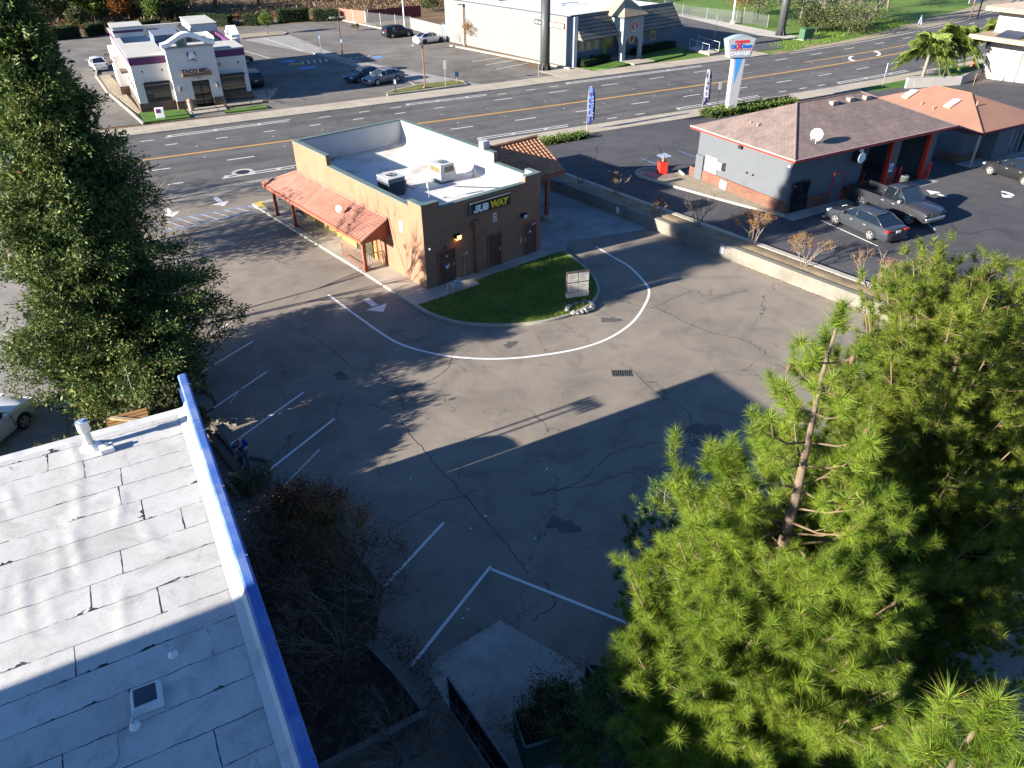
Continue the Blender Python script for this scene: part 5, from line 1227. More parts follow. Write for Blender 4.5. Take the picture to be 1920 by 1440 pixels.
c = Vector((l[0], l[1], 0)) + Vector((-2.35, 1.35, 0)); vehicle('parked_car', 'dark teal saloon half in shade beside the silver car', 'car', c, a + .04, carpaint('teal_paint', (.03, .05, .065)), 'sedan', 4.7, 1.8, 1.42)
l, a = place((-16.85, 119.5), (-14.7, 121.0), -1, .92); vehicle('parked_car', 'black sport utility car parked at the chain link fence', 'car', l, a, carpaint('blue_black_paint', (.02, .022, .03)), 'suv', 4.5, 1.85, 1.66, 2.65)
l, a = place((-11.6, 113.9), (-9.55, 115.55), -1, .88); vehicle('parked_car', 'white saloon parked at the pale yard wall', 'car', l, a, carpaint('white_paint_car', (.62, .62, .63)), 'sedan', 4.65, 1.78, 1.44, 2.7, BLACKM)
vehicle('parked_car', 'white car mostly hidden beside the taco restaurant drive through', 'car', T_.w(-2.0, 27, 0), T_.r + rad(95), carpaint('white_paint_car', (.62, .62, .63)), 'sedan', 4.5, 1.78, 1.44, 2.6)
vehicle('parked_car', 'dark car glimpsed behind the purple edged restaurant roof', 'car', T_.w(13.2, 21, 0), T_.r + rad(10), carpaint('black_paint', (.02, .021, .023)), 'sedan', 4.6, 1.78, 1.44)
vehicle('parked_car', 'dark car parked close to the right wall of the taco restaurant', 'car', T_.w(12.4, 7.5, 0), T_.r + rad(90), carpaint('blue_black_paint', (.02, .022, .03)), 'suv', 4.5, 1.85, 1.66, 2.65)
vehicle('white_truck', 'white pickup truck with canopy beside the white roof edge, cut by the frame', 'pickup truck', (-20.9, 23.0, .006), rad(80), carpaint('white_truck_paint', (.66, .66, .66)), 'suv', 5.3, 1.95, 1.8, 3.2)
# ================================================================== taco restaurant
CREAM = mat('cream_stucco', (.58, .56, .52), .85, .05, 1, fine=.06)
PURPLE = mat('purple_band', (.10, .03, .095), .6, .1, 2)
STONE = rows_mat('stacked_stone', (.22, .15, .10), (.12, .09, .07), brick=(.45, .16, .02), mortar=(.07, .055, .045))
CAPG = mat('grey_coping', (.42, .40, .36), .8, .1, .6, fine=.08)
TEAL = mat('teal_roof_unit', (.10, .14, .15), .6, .1, 2)
AWN = mat('dark_awning', (.03, .022, .024), .6)
TF = thing('taco_restaurant', 'white and purple taco restaurant with curved parapet, stone base and TACO BELL letters', 'restaurant', T_.w(0, 0), T_.r)
TW, TD, TH = 10.75, 22.0, 4.35
b = MB()
b.box(0, 3.3, 0, .4, .88, TH); b.box(7.75, TW, 0, .4, .88, TH); b.box(0, .4, .4, TD, .88, TH); b.box(TW - .4, TW, .4, TD, .88, TH); b.box(.4, TW - .4, TD - .4, TD, .88, TH)
b.box(3.3, 5.02, -1.0, 1.5, .88, 5.6); b.box(6.72, 7.75, -1.0, 1.5, .88, 5.6); b.box(5.02, 6.72, -1.0, 1.5, 2.62, 5.6); b.box(5.02, 6.72, -.2, 1.5, 0.1, 2.62)
b.box(-.9, -.001, 9.5, 13.5, .88, 3.9); b.box(-.7, -.001, 16.5, 19.5, .0, 3.6); b.box(.0, 3.0, 13.5, 17.5, 5.05, 6.0); b.box(7.9, 10.7, 13, 20, 5.05, 5.8)
b.build('wall', CREAM, TF)
b = MB()
b.box(-.03, 3.3, -.03, .43, TH + .002, 5.0); b.box(7.75, TW + .03, -.03, .43, TH + .002, 5.0); b.box(-.03, .43, .43, TD + .03, TH + .002, 5.0); b.box(TW - .43, TW + .03, .43, TD + .03, TH + .002, 5.0)
b.box(-.03, 3.03, 13.47, 17.53, 5.5, 5.75) ; b.build('purple_band', PURPLE, TF)
b = MB()
b.box(-.1, 3.4, -.1, 9.0, 5.002, 5.1); b.box(7.7, TW + .1, -.1, 5.0, 5.002, 5.1); b.box(-.1, 3.1, 13.4, 17.6, 6.002, 6.1); b.box(7.8, TW, 12.9, 20.1, 5.802, 5.9); b.box(-.1, .5, 9.0, 13.4, 5.002, 5.08); b.box(-.1, .5, 17.6, TD + .1, 5.002, 5.08); b.box(.5, TW + .1, TD - .5, TD + .1, 5.002, 5.08)
b.box(3.25, 7.8, -1.06, 1.5, 5.602, 5.7); b.build('coping', CAPG, TF)
b = MB(); b.box(.4, TW - .4, .4, TD - .4, 3.9, 3.98); b.build('roof', mat('roof_membrane', (.40, .42, .42), .8, .1, .5), TF)
b = MB(); b.box(3.4, 7.65, TD - .52, TD - .4, 4.0, 5.0); b.build('screen_wall', mat('ribbed_screen', (.5, .48, .43), .7), TF)
for a0, a1, t0_, t1_, z0, z1, m in ((3.5, 6.2, 9, 14.5, 4.0, 5.6, mat('roof_unit_slate', (.13, .155, .20), .6)), (6.4, 7.3, 9.2, 14, 4.0, 5.7, mat('roof_unit_dark', (.06, .07, .08), .6)), (3.6, 4.8, 3.0, 7, 4.0, 4.9, TEAL), (5.0, 6.5, 3.2, 5.5, 4.0, 4.8, TEAL)):
    b = MB(); b.box(a0, a1, t0_, t1_, z0, z1); b.build('roof_unit', m, TF, bevel=.03)
# arched parapets
def archband(mb, c, half, z0, rise, t0_, t1_, th=.38, axis='y', n=18):
    P = []
    for k in range(n + 1):
        u = -1 + 2 * k / n; zz = z0 + rise * (.5 + .5 * math.cos(math.pi * u)); P.append((c + half * u, zz))
    outl = P + [(x, z - th) for x, z in P[::-1]]
    mb.extr(outl, axis, t0_, t1_)
b = MB(); archband(b, 5.5, 2.45, 6.1, .85, -1.15, .1); b.build('arch_parapet', WHITE, TF)
b = MB(); b.box(3.5, 3.9, -.9, .0, 5.7, 5.95); b.box(7.1, 7.5, -.9, .0, 5.7, 5.95); b.box(4.5, 5.5, -.4, -.3, 5.7, 6.4); b.build('arch_post', CREAM, TF)
b = MB(); b.box(4.6, 5.3, -.45, -.41, 5.72, 6.35); b.build('arch_panel', mat('teal_panel', (.22, .28, .25), .5), TF)
b = MB(); archband(b, 7.3, 1.7, 5.5, .7, TW + .05, TW + .9, .3, 'x'); b.build('arch_parapet', WHITE, TF)
b = MB(); b.box(TW + .001, TW + .85, 5.6, 9.0, .0, 5.1); b.build('side_bay', CREAM, TF)
b = MB()
b.box(-.08, 3.3, -.08, .4, 0, .88); b.box(7.76, TW + .08, -.08, .4, 0, .88); b.box(3.25, 5.0, -1.08, -.2, 0, .9); b.box(6.74, 7.82, -1.08, -.2, 0, .9); b.box(-.08, .4, .4, 9.4, 0, .88); b.box(TW - .4, TW + .08, .4, 5.5, 0, .88); b.box(-1.0, 0, 9.4, 13.6, 0, .88); b.box(0, TW, TD - .4, TD, 0, .88)
b.box(.0, .4, 9.4, TD - .4, 0, .88); b.box(TW - .4, TW, 5.5, TD - .4, 0, .88)
b.build('stone_base', STONE, TF)
for a0, a1 in ((.8, 3.0), (7.98, 10.2)):
    b = MB(); b.box(a0, a1, -.04, -.002, .9, 2.45); w_ = b.build('window', glass('diner_glass', (.02, .024, .024)), TF)
    b = MB(); b.box(a0 - .06, a0, -.08, -.002, .88, 2.5); b.box(a1, a1 + .06, -.08, -.002, .88, 2.5); b.box(a0, a1, -.08, -.041, 1.1, 1.14); b.build('window_frame', BLACKM, w_)
    b = MB()
    for k in range(8): q = a0 + (a1 - a0) * (k + .15) / 8; b.box(q, q + .16, -.55, -.05, 2.62, 2.8)
    b.box(a0 - .1, a1 + .1, -.6, -.551, 2.6, 2.85); b.build('window_awning', AWN, TF)
    for q in (a0 + .1, a1 - .3): 
        b = MB(); b.tube([(q, -.02, 3.6), (q, -.35, 3.8)], .02, 5); b.tube([(q, -.3, 3.72), (q, -.42, 3.85)], [.05, .09], 8); b.build('sconce', AWN, TF)
b = MB(); b.box(5.1, 6.66, -.26, -.202, .12, 2.58); d_ = b.build('entrance_door', glass('diner_glass', (.02, .024, .024)), TF)
b = MB()
for q in (5.02, 5.83, 6.64): b.box(q, q + .08, -.32, -.2, .1, 2.62)
b.box(5.1, 6.64, -.32, -.261, 2.0, 2.06); b.build('door_frame', BLACKM, d_)
b = MB(); b.box(4.3, 7.0, -1.55, -1.01, 3.12, 3.42); b.build('entrance_canopy', mat('canopy_brown', (.16, .11, .08), .7), TF)
text('lettering', 'TACO BELL', .47, mat('sign_black_purple', (.03, .015, .03), .5), TF, (4.3, -1.4, 3.43), bold=.02, depth=.04, sx=1.1)
b = MB(); b.box(3.75, 3.95, -1.2, -1.01, 1.85, 2.3); b.box(7.3, 7.5, -1.2, -1.01, 1.8, 2.25); 
for a in (3.75, 7.3): b = MB(); b.box(a, a + .2, -1.2, -1.01, 1.82, 2.28); b.build('wall_lantern', mat('lantern', (.25, .22, .18), .5), TF)
# bell emblem
b = MB(); b.box(5.15, 5.95, -1.05, -1.005, 4.4, 5.2); bell = b.build('emblem', mat('emblem_purple', (.14, .03, .12), .5), TF)
b = MB(); pts = [(-.40, -.30), (-.34, .02), (-.24, .30), (-.08, .42), (.10, .40), (.26, .24), (.36, -.02), (.45, -.34), (.1, -.22), (-.2, -.24)]
b.add([(5.56 + x * math.cos(.35) - z * math.sin(-.35) * .3, -1.07, 4.85 + z) for x, z in pts], [tuple(range(10))[::-1]]); b.build('bell_shape', WHITE, bell)
b = MB(); b.add([(5.6 + .38 * math.cos(k * math.pi / 8), -1.085, 4.56 + .14 * math.sin(k * math.pi / 8) + .1 * math.cos(k * math.pi / 8)) for k in range(16)], [tuple(range(16))]); b.add([(5.6 + .27 * math.cos(k * math.pi / 8), -1.095, 4.56 + .08 * math.sin(k * math.pi / 8) + .08 * math.cos(k * math.pi / 8)) for k in range(16)], [tuple(range(16))], 1); b.build('bell_mouth', [WHITE, mat('emblem_purple', (.14, .03, .12), .5)], bell)
text('lettering', '816', .22, mat('number_grey', (.25, .22, .2), .6), TF, (5.65, -1.03, 2.8), depth=.01)
# drive-through side: windows, canopies
for t, z0 in ((5.0, 2.9), (10.5, 3.1), (17, 2.9)):
    b = MB(); b.box(-1.4 if t > 9 else -.7, -.002 if t < 9 else -.92 if t < 14 else -.72, t, t + 1.8, z0, z0 + .2); b.build('side_awning', mat('side_awning_brown', (.10, .075, .06), .7), TF)
for t in (2.0, 6.0, 3.8): b = MB(); b.box(-.15, -.002, t, t + .2, 2.0, 2.4); b.build('wall_lantern', mat('lantern', (.25, .22, .18), .5), TF)
# entrance steps, ramp, rails, lawns
b = MB(); b.prism([tuple(T_.w(*p).xy) for p in ((3.9, -1.1), (7.6, -1.1), (7.4, -3.4), (4.0, -3.6))], .0, .13); b.prism([tuple(T_.w(*p).xy) for p in ((7.6, -1.2), (12.2, -1.0), (14.2, 3.6), (11.2, 3.6), (11.0, .0), (7.6, -.05))], 0, .14); struct(b.build('entrance_slab', M_CONC))
b = MB(); b.prism([tuple(T_.w(*p).xy) for p in ((-.35, -4.45), (3.75, -4.55), (3.75, -1.15), (-.3, -.3))], 0, .15); b.prism([tuple(T_.w(*p).xy) for p in ((7.0, -4.6), (11.2, -4.8), (11.0, -3.4), (7.2, -3.6))], 0, .15); struct(b.build('lawn', M_LAWN2))
b = MB(); b.prism([tuple(T_.w(*p).xy) for p in ((-.4, -.3), (-2.2, 12), (-2.6, 22), (-1.2, 22), (-.1, 0))], 0, .1); b.prism([tuple(T_.w(*p).xy) for p in ((7.8, -1.3), (11.5, -1.3), (11.2, -2.2), (7.8, -2.2))], .1, .17); struct(b.build('pebble_bed', M_GRAVEL))
b = MB(); wallstrip(b, [T_.w(-.45, -4.6), T_.w(-2.3, 12), T_.w(-2.7, 22), T_.w(-2.0, 30)], .2, -.05, .16); struct(b.build('kerb', M_KERB))
for pts, lab in (([(3.9, -1.3), (3.85, -3.9)], 'short black handrail left of the restaurant entrance steps'), ([(7.5, -1.4), (7.4, -3.9)], 'short black handrail right of the restaurant entrance steps'), ([(7.6, -2.3), (11.6, -3.3)], 'long black railing in front of the stone base'), ([(12.3, -3.4), (12.0, -1), (13.6, 3.6)], 'black railing along the ramp at the shaded car park')):
    P_ = [(T_.w(*q) - T_.o) for q in pts]; o = railing(None, [(p.x + T_.o.x, p.y + T_.o.y) for p in P_], .12, .9, BLACKM, .8, 'handrail'); tag(o, lab, 'railing')
c = G(303, 224); ms = thing('kerb_sign', 'small white and purple monument sign on the restaurant lawn', 'sign', (c.x, c.y, .14), T_.r + rad(-8))
b = MB(); b.box(-.4, .4, -.15, .15, 0, .95); b.build('body', WHITE, ms, bevel=.04); b = MB(); b.box(-.3, .1, -.16, -.152, .5, .85); b.build('panel', mat('emblem_purple', (.14, .03, .12), .5), ms)
c = G(360, 210); tn = thing('litter_bin', 'tan litter bin with rounded hood by the restaurant steps', 'bin', (c.x, c.y, .12), 0)
b = MB(); b.tube([(0, 0, 0), (0, 0, .85)], .27, 14); b.build('drum', mat('bin_tan', (.35, .27, .2), .8), tn); b = MB(); b.ball((0, 0, .9), .28, 0, 12, 6, .9); b.build('hood', mat('bin_hood', (.36, .2, .14), .7), tn)
# flat canopy sign behind the restaurant
c = G(200, 48); cs = thing('drive_canopy', 'flat white drive through canopy on a thin post behind the taco restaurant', 'canopy', (c.x, c.y, 0), T_.r)
b = MB(); b.box(-.08, .08, -.08, .08, 0, 2.5); b.build('post', BROWNP, cs); b = MB(); b.box(-.4, 3.2, -1.6, .8, 2.5, 2.65); b.build('roof', WHITE, cs)
# kerbed islands in the far car park
b = MB(); b.prism([tuple(p.xy) for p in (G(700, 64), G(690, 70), G(455, 74), G(460, 66), G(535, 61))], 0, .14) if False else None
isl2 = [G(453, 73), G(532, 66), G(537, 63), G(530, 61), G(452, 66)]
b = MB(); b.prism([tuple(p.xy) for p in isl2], 0, .15); struct(b.build('kerb_island', M_GRAVEL))
isl3 = [G(727, 180), G(726, 176), G(735, 172), G(790, 160), G(852, 152.5), G(866, 154), G(876, 160)]
b = MB(); b.prism([tuple(p.xy) for p in isl3], 0, .15); struct(b.build('grass_island', mat('tired_grass', (.16, .16, .04), .95, .3, 1.2, fine=.45, bmp=.6)))
b = MB(); wallstrip(b, isl3 + [isl3[0]], .2, 0, .165); wallstrip(b, isl2 + [isl2[0]], .2, 0, .165); wallstrip(b, [G(590, 101), G(604, 103), G(645, 112), G(663, 117)], .5, 0, .16); wallstrip(b, [G(640, 38), G(720, 55), G(835, 78)], .3, 0, .15); struct(b.build('kerb', M_KERB))
b = MB()
for p, q in ((G(845, 86), G(1070, 130)),): wallstrip(b, [p, q], .5, 0, .15)
struct(b.build('kerb', M_KERB))
# painted bays
b = MB()
for p, q in (((885, 116), (945, 107)), ((910, 122), (968, 112)), ((930, 130), (992, 118)), ((765, 152), (782, 162)), ((495, 72), (570, 96)), ((457, 95), (505, 109)), ((660, 40), (705, 47))): line_poly(b, [G(*p), G(*q)], .12, .012)
for k in range(5): p = G(566 + k * 11, 114.5 - k * .9); q = G(569 + k * 11, 121 - k * 1.4); line_poly(b, [p, q], .16, .012)
for k in range(4): p = G(655 + k * 11, 110 - k * 1.2); q = G(661 + k * 11, 108 - k * 1.2); line_poly(b, [p, q], .2, .012)
struct(b.build('far_lot_marking', P_WHITE))
b = MB()
for px, py, w_ in ((541, 115, 1.6), (578, 127, 1.9), (708, 107, 1.3)):
    c = G(px, py); b.add([(c.x + x * math.cos(.5) - y * math.sin(.5), c.y + x * math.sin(.5) + y * math.cos(.5), .012) for x, y in ((-w_ / 2, -.7), (w_ / 2, -.7), (w_ / 2, .7), (-w_ / 2, .7))], [(0, 1, 2, 3)])
struct(b.build('accessible_bay_marking', P_BLUE))
c = G(555, 120); b = MB(); b.add([(c.x + x, c.y + y, .012) for x, y in ((-.9, -.5), (.9, -.3), (.8, .5), (-.8, .5))], [(0, 1, 2, 3)]); struct(b.build('yellow_bay_marking', P_YELLOW))

# ================================================================== white restaurant
W_ = Frame((7.89, 96.22), 39.4)
WHWALL = mat('white_block_wall', (.185, .178, .167), .85, .04, .5, fine=.05)
NAVY = mat('blue_grey_wall', (.135, .165, .20), .8, .08, 1.5, fine=.06)
SHAKE = rows_mat('grey_shake_roof', (.20, .185, .15), (.045, .045, .045), 'Z', .37, .22, .9, .25)
PYR = rows_mat('tan_shake_roof', (.36, .29, .20), (.22, .17, .12), 'Z', .2, .15, .9, .15)
LIME = mat('lime_panel', (.25, .33, .08), .7)
wr = thing('white_restaurant', 'long white restaurant with slate shake mansard and an arched entrance tower', 'restaurant', W_.w(0, 0), W_.r)
b = MB(); b.box(0, .3, 0.42, 26.3, 0, 5.4); b.box(.3, 19.7, 26.0, 26.3, 0, 5.3); b.box(19.4, 19.7, 1.5, 26, 0, 4.9); b.build('wall', WHWALL, wr)
b = MB(); b.box(.301, 6.7, 1.2, 1.4, 0, 3.3); b.box(10.3, 19.4, 1.2, 1.4, 0, 3.3); b.box(6.7, 10.3, 2.4, 2.6, 0, 3.3); b.box(-.05, .45, -.02, .4, 0, 5.5); b.box(-.06, -.001, .42, 1.3, .0, 5.42); b.box(6.5, 6.7, 1.4, 2.6, 0, 3.3); b.box(10.3, 10.5, 1.4, 2.6, 0, 3.3); b.build('front_wall', NAVY, wr)
b = MB(); b.box(-.08, .47, -.06, -.02, 0, 5.55); b.build('corner_trim', mat('pale_trim', (.5, .5, .52), .7), wr)
b = MB(); b.box(.302, 19.38, 1.42, 25.98, 5.0, 5.1); b.build('roof', mat('bright_roof', (.6, .6, .6), .8, .05, .4, fine=.04, stain=(.3, .55, .7, (.5, .47, .42, 1), .4)), wr)
b = MB()
for a0, a1 in ((.46, 6.7), (10.3, 18.6)):
    b.extr([(-1.0, 2.95), (-.95, 3.05), (.95, 5.45), (1.25, 5.45), (1.25, 3.2), (-.9, 2.95)], 'x', a0, a1)
sh_ = b.build('mansard_roof', SHAKE, wr)
b = MB(); b.box(.46, 6.7, .95, 1.3, 5.452, 5.55); b.box(10.3, 18.6, .95, 1.3, 5.452, 5.55); b.box(.0, .3, .45, 26.3, 5.402, 5.47); b.build('coping', mat('dark_coping', (.07, .075, .085), .6), wr)
# entrance tower with arch
b = MB(); AC, AR = 8.5, 1.25; zs = 1.9
outl = [(6.7, 0), (6.7, 5.1), (10.3, 5.1), (10.3, 0), (AC + AR, 0), (AC + AR, zs)] + [(AC + AR * math.cos(k * math.pi / 10), zs + .95 * math.sin(k * math.pi / 10)) for k in range(1, 10)] + [(AC - AR, zs), (AC - AR, 0)]
b.extr(outl, 'y', -1.6, -1.3); b.extr([(-1.3, 0), (-1.0, 0), (-1.0, 1.9), (-.5, 2.8), (.6, 2.8), (.6, 5.1), (-1.3, 5.1)], 'x', 6.7, 6.95); b.extr([(-1.3, 0), (-1.0, 0), (-1.0, 1.9), (-.5, 2.8), (.6, 2.8), (.6, 5.1), (-1.3, 5.1)], 'x', 10.05, 10.3); b.build('entrance_tower', mat('tower_blue_grey', (.24, .27, .29), .8, .08, 1.5, fine=.06), wr)
b = MB(); A_ = (6.3, -2.0, 5.12); B_ = (10.7, -2.0, 5.12); C_ = (10.7, 2.4, 5.12); D_ = (6.3, 2.4, 5.12); E_ = (8.5, .2, 7.2); b.add([A_, B_, C_, D_, E_], [(0, 1, 4), (1, 2, 4), (2, 3, 4), (3, 0, 4), (3, 2, 1, 0)]); b.build('tower_roof', PYR, wr)
b = MB(); b.box(6.3, 10.7, -2.02, -1.95, 5.0, 5.12); b.box(6.28, 6.35, -1.95, 2.4, 5.0, 5.12); b.build('tower_fascia', mat('dark_coping', (.07, .075, .085), .6), wr)
for a in (6.0, 6.45): b = MB(); b.box(a, a + .3, 1.1, 1.19, 0, 2.8); b.build('lime_panel', LIME, wr)
def wwin(a0, a1, z0, z1):
    g = MB(); g.box(a0, a1, 1.16, 1.199, z0, z1); w_ = g.build('window', mat('warm_window', (.32, .25, .14), .15, .35, 3, spec=.8), wr)
    f = MB(); 
    for q in (a0 - .1, a1): f.box(q, q + .1, 1.1, 1.199, z0 - .1, z1 + .1)
    f.box(a0, a1, 1.1, 1.199, z0 - .12, z0); f.box(a0, a1, 1.1, 1.199, z1, z1 + .1); f.build('window_frame', mat('window_grey', (.33, .36, .38), .7), w_); return w_
for a0 in (.8, 2.0, 3.2, 4.4): wwin(a0, a0 + .9, 1.5, 2.75)
for a0 in (10.8, 12.6, 14.9): 
    w_ = wwin(a0, a0 + 1.0, 1.4, 2.8); b = MB(); b.box(a0 + .3, a0 + .7, 1.14, 1.158, 1.6, 2.15); b.build('poster', mat('poster_red', (.3, .05, .05), .6), w_)
b = MB(); b.box(7.8, 9.2, 2.34, 2.398, .9, 2.6); b.build('entrance_window', mat('warm_window', (.32, .25, .14), .15), wr)
# round emblem
em = MB()
for r0, y, m in ((.78, -1.64, 0), (.72, -1.655, 1), (.66, -1.665, 0), (.46, -1.675, 1), (.42, -1.685, 0)):
    em.tube([(8.55, y + .03, 3.95), (8.55, y, 3.95)], r0, 28, m)
ro = em.build('round_emblem', [mat('emblem_black', (.02, .02, .025), .5), WHITE], wr)
for i in range(14):
    w__ = i * 2 * math.pi / 14; b = MB(); cx_, cz_ = 8.55 + .56 * math.cos(w__), 3.95 + .56 * math.sin(w__); b.box(cx_ - .05, cx_ + .05, -1.675, -1.668, cz_ - .06, cz_ + .06); 
    if i % 2 == 0 or True: b.build('emblem_lettering', WHITE, ro)
b = MB(); b.box(7.95, 9.15, -1.70, -1.69, 3.86, 4.04); b.box(8.25, 8.85, -1.71, -1.70, 4.1, 4.35); b.box(8.35, 8.75, -1.71, -1.70, 3.55, 3.8); b.build('emblem_band', mat('emblem_red', (.5, .05, .07), .5), ro)
b = MB(); b.box(8.47, 8.53, -1.72, -1.711, 3.7, 4.2); b.box(8.6, 8.66, -1.72, -1.711, 3.7, 4.2); b.build('emblem_mark', WHITE, ro)
# side sign behind the black pylon
b = MB(); b.box(-.16, -.002, 4.2, 7.0, 4.15, 4.7); sg = b.build('side_sign', mat('sign_charcoal', (.05, .05, .06), .5), wr)
b = MB(); b.box(-.16, -.002, 1.7, 4.19, 4.1, 4.66); b.build('sign_frame', mat('sign_red', (.6, .04, .03), .5), sg)
b = MB(); b.box(-.17, -.161, 1.8, 4.1, 4.18, 4.58); b.build('sign_panel', WHITE, sg)
b = MB(); b.tube([(-.162, 6.6, 4.43), (-.175, 6.6, 4.43)], .16, 10)
for k in range(4): b.box(-.175, -.161, 5.9 - k * .35, 6.15 - k * .35, 4.3, 4.55 if k % 2 else 4.48)
b.build('sign_lettering', WHITE, sg)
b = MB(); b.box(-.05, -.002, .55, .95, 1.6, 2.7); b.build('meter_panel', BLACKM, wr)
b = MB(); b.box(-.04, -.002, 24.6, 25.4, .6, 2.8); b.build('side_door', mat('grey_door', (.3, .28, .27), .7), wr)
# roof clutter
for a, t, s_, h_, lab in ((6.5, 22, 1.6, 1.2, 'green grey'), (9.5, 20, 1.2, 1.0, 'pale'), (12.5, 23, 1.8, 1.2, 'pale'), (15, 17, 1.8, 1.5, 'dark')):
    u = thing('roof_unit', {22: 'green grey box air conditioner on the white restaurant roof', 20: 'smaller pale air conditioner behind the parapet of the white restaurant', 23: 'far pale air conditioner at the back of the white restaurant roof', 17: 'dark blue air conditioner behind the white roof dish'}[t], 'air conditioner', W_.w(a, t, 5.1), W_.r, 'air conditioners on the restaurant roof')
    m = mat('unit_' + lab.split()[0], {'green grey': (.15, .19, .19), 'pale': (.5, .48, .42), 'dark': (.05, .06, .12)}[lab], .6)
    b = MB(); b.box(-s_ / 2, s_ / 2, -s_ / 2, s_ / 2, .05, h_); b.build('casing', m, u, bevel=.03); b = MB(); b.box(-s_ / 2 - .01, -s_ / 2 + .0, -s_ * .4, s_ * .4, .3, h_ * .8); b.build('grille', BLACKM, u)
b = MB(); b.tube([(9.6, 13, 5.1), (9.6, 13, 6.0)], .35, 10); b.build('vent_stack', WHITE, wr)
u = thing('satellite_dish', 'white satellite dish on a low frame on the white restaurant roof', 'satellite dish', W_.w(8.6, 11.5, 5.1), W_.r)
b = MB(); b.tube([(0, 0, 0), (0, 0, .8)], .05, 6); b.box(-.5, .5, -.4, .4, 0, .08); b.build('mast', GALV, u); b = MB(); b.tube([(0, -.1, .9), (-.05, -.28, 1.0)], [.1, .6], 16); b.build('dish', WHITE, u)
# frontage lawns, path, shrubs bed, ramp
b = MB(); b.prism([tuple(W_.w(*p).xy) for p in ((.6, -1.9), (6.0, -1.2), (6.6, -1.7), (6.3, -3.3), (2.0, -3.9))], 0, .15); b.prism([tuple(W_.w(*p).xy) for p in ((10.4, -1.7), (10.4, .5), (19.4, 1.0), (20.2, -.8), (15.5, -4.0), (9.9, -4.2))], 0, .15); struct(b.build('lawn', M_LAWN2))
b = MB(); b.prism([tuple(W_.w(*p).xy) for p in ((6.6, 2.3), (10.3, 2.3), (10.3, -1.7), (9.7, -4.4), (6.4, -4.0), (6.7, -1.7))], 0, .14); struct(b.build('entrance_path', M_CONC))
b = MB(); b.prism([tuple(W_.w(*p).xy) for p in ((-4.5, -3.2), (.3, -3.9), (.3, 0), (-.2, 1.5), (-4.6, 1.0))], 0, .03); struct(b.build('corner_slab', M_CONC))
for pts, lab in (([(G(1292, 92).x, G(1292, 92).y), (G(1328, 103).x, G(1328, 103).y)], 'white handrail on the near side of the grass ramp'), ([(G(1307, 86).x, G(1307, 86).y), (G(1347, 98).x, G(1347, 98).y)], 'white handrail on the far side of the grass ramp')):
    tag(railing(None, pts, .12, 1.1, WHITE, 1.4, 'handrail'), lab, 'railing')
b = MB(); b.prism([tuple(p.xy) for p in (G(1290, 93), G(1330, 104), G(1349, 99), G(1307, 87))], 0, .13); struct(b.build('ramp', M_CONC))
b = MB(); b.prism([tuple(p.xy) for p in (G(1338, 98), G(1395, 92), G(1370, 86), G(1345, 90))], 0, .14); struct(b.build('lawn', M_LAWN2))

# ================================================================== fences and walls at the back
def slat_fence(name, pts, h_, lab, m, posts=True, kind='solid', cat='fence', pm=None, zb=0):
    f = thing(name, lab, cat, (pts[0][0], pts[0][1], zb), 0)
    o = Vector((pts[0][0], pts[0][1], 0)); P = [Vector((p[0], p[1], 0)) - o for p in pts]
    for p, q in zip(P, P[1:]):
        b = MB(); d = (q - p).normalized(); n_ = Vector((-d.y, d.x, 0)) * .03
        b.add([p + n_, q + n_, q - n_, p - n_, p + n_ + Vector((0, 0, h_)), q + n_ + Vector((0, 0, h_)), q - n_ + Vector((0, 0, h_)), p - n_ + Vector((0, 0, h_))], [(0, 1, 2, 3), (7, 6, 5, 4), (0, 4, 5, 1), (1, 5, 6, 2), (2, 6, 7, 3), (3, 7, 4, 0)])
        b.build('panel', m, f)
    for p, q in zip(P, P[1:]):
        n = max(1, int((q - p).length / 2.6))
        for i in range(n + 1):
            e = p.lerp(q, i / n); b = MB(); b.tube([e + Vector((0, 0, 0)), e + Vector((0, 0, h_ + .12))], .045, 6); b.build('post', pm or GALV, f)
    return f
def wire_mat(name, col, dens=.3):
    m, t, bs = new_mat(name); bs.inputs['Base Color'].default_value = (*col, 1); bs.inputs['Roughness'].default_value = .6; bs.inputs['Alpha'].default_value = dens; return m
WIRE = wire_mat('chain_link', (.10, .105, .11), .2)
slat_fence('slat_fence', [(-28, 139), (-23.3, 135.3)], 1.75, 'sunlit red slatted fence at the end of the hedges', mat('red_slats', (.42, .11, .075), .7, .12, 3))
slat_fence('slat_fence', [(-23.0, 136.5), (-14.8, 141.8)], 1.75, 'shaded dark red slatted fence behind the chain link run', mat('shaded_red_slats', (.17, .035, .035), .7, .15, 3), pm=mat('pale_post', (.4, .36, .3), .7))  # darker slat red has this fence's shade put into the colour
slat_fence('chain_link_fence', [(-23.1, 134.6), (-15.1, 128.3)], 1.7, 'chain link fence beside the black sport utility car', WIRE)
slat_fence('chain_link_fence', [tuple(G(*c3(*p)).xy) for p in ((120, 60), (260, 90), (405, 105), (555, 120), (635, 140))], 1.7, 'chain link fence along the green field', WIRE)
b = MB(); wallstrip(b, [(-14.9, 127.9), (-9.5, 119.8)], .25, 0, 1.65); tag(b.build('yard_wall', WHWALL), 'pale yard wall behind the white parked saloon', 'wall')
b = MB(); wallstrip(b, [(-9.4, 119.5), (-8.4, 117.6)], .3, 0, 1.9); tag(b.build('gate_pier', NAVY), 'dark blue grey pier between the yard wall and the white restaurant', 'pier')
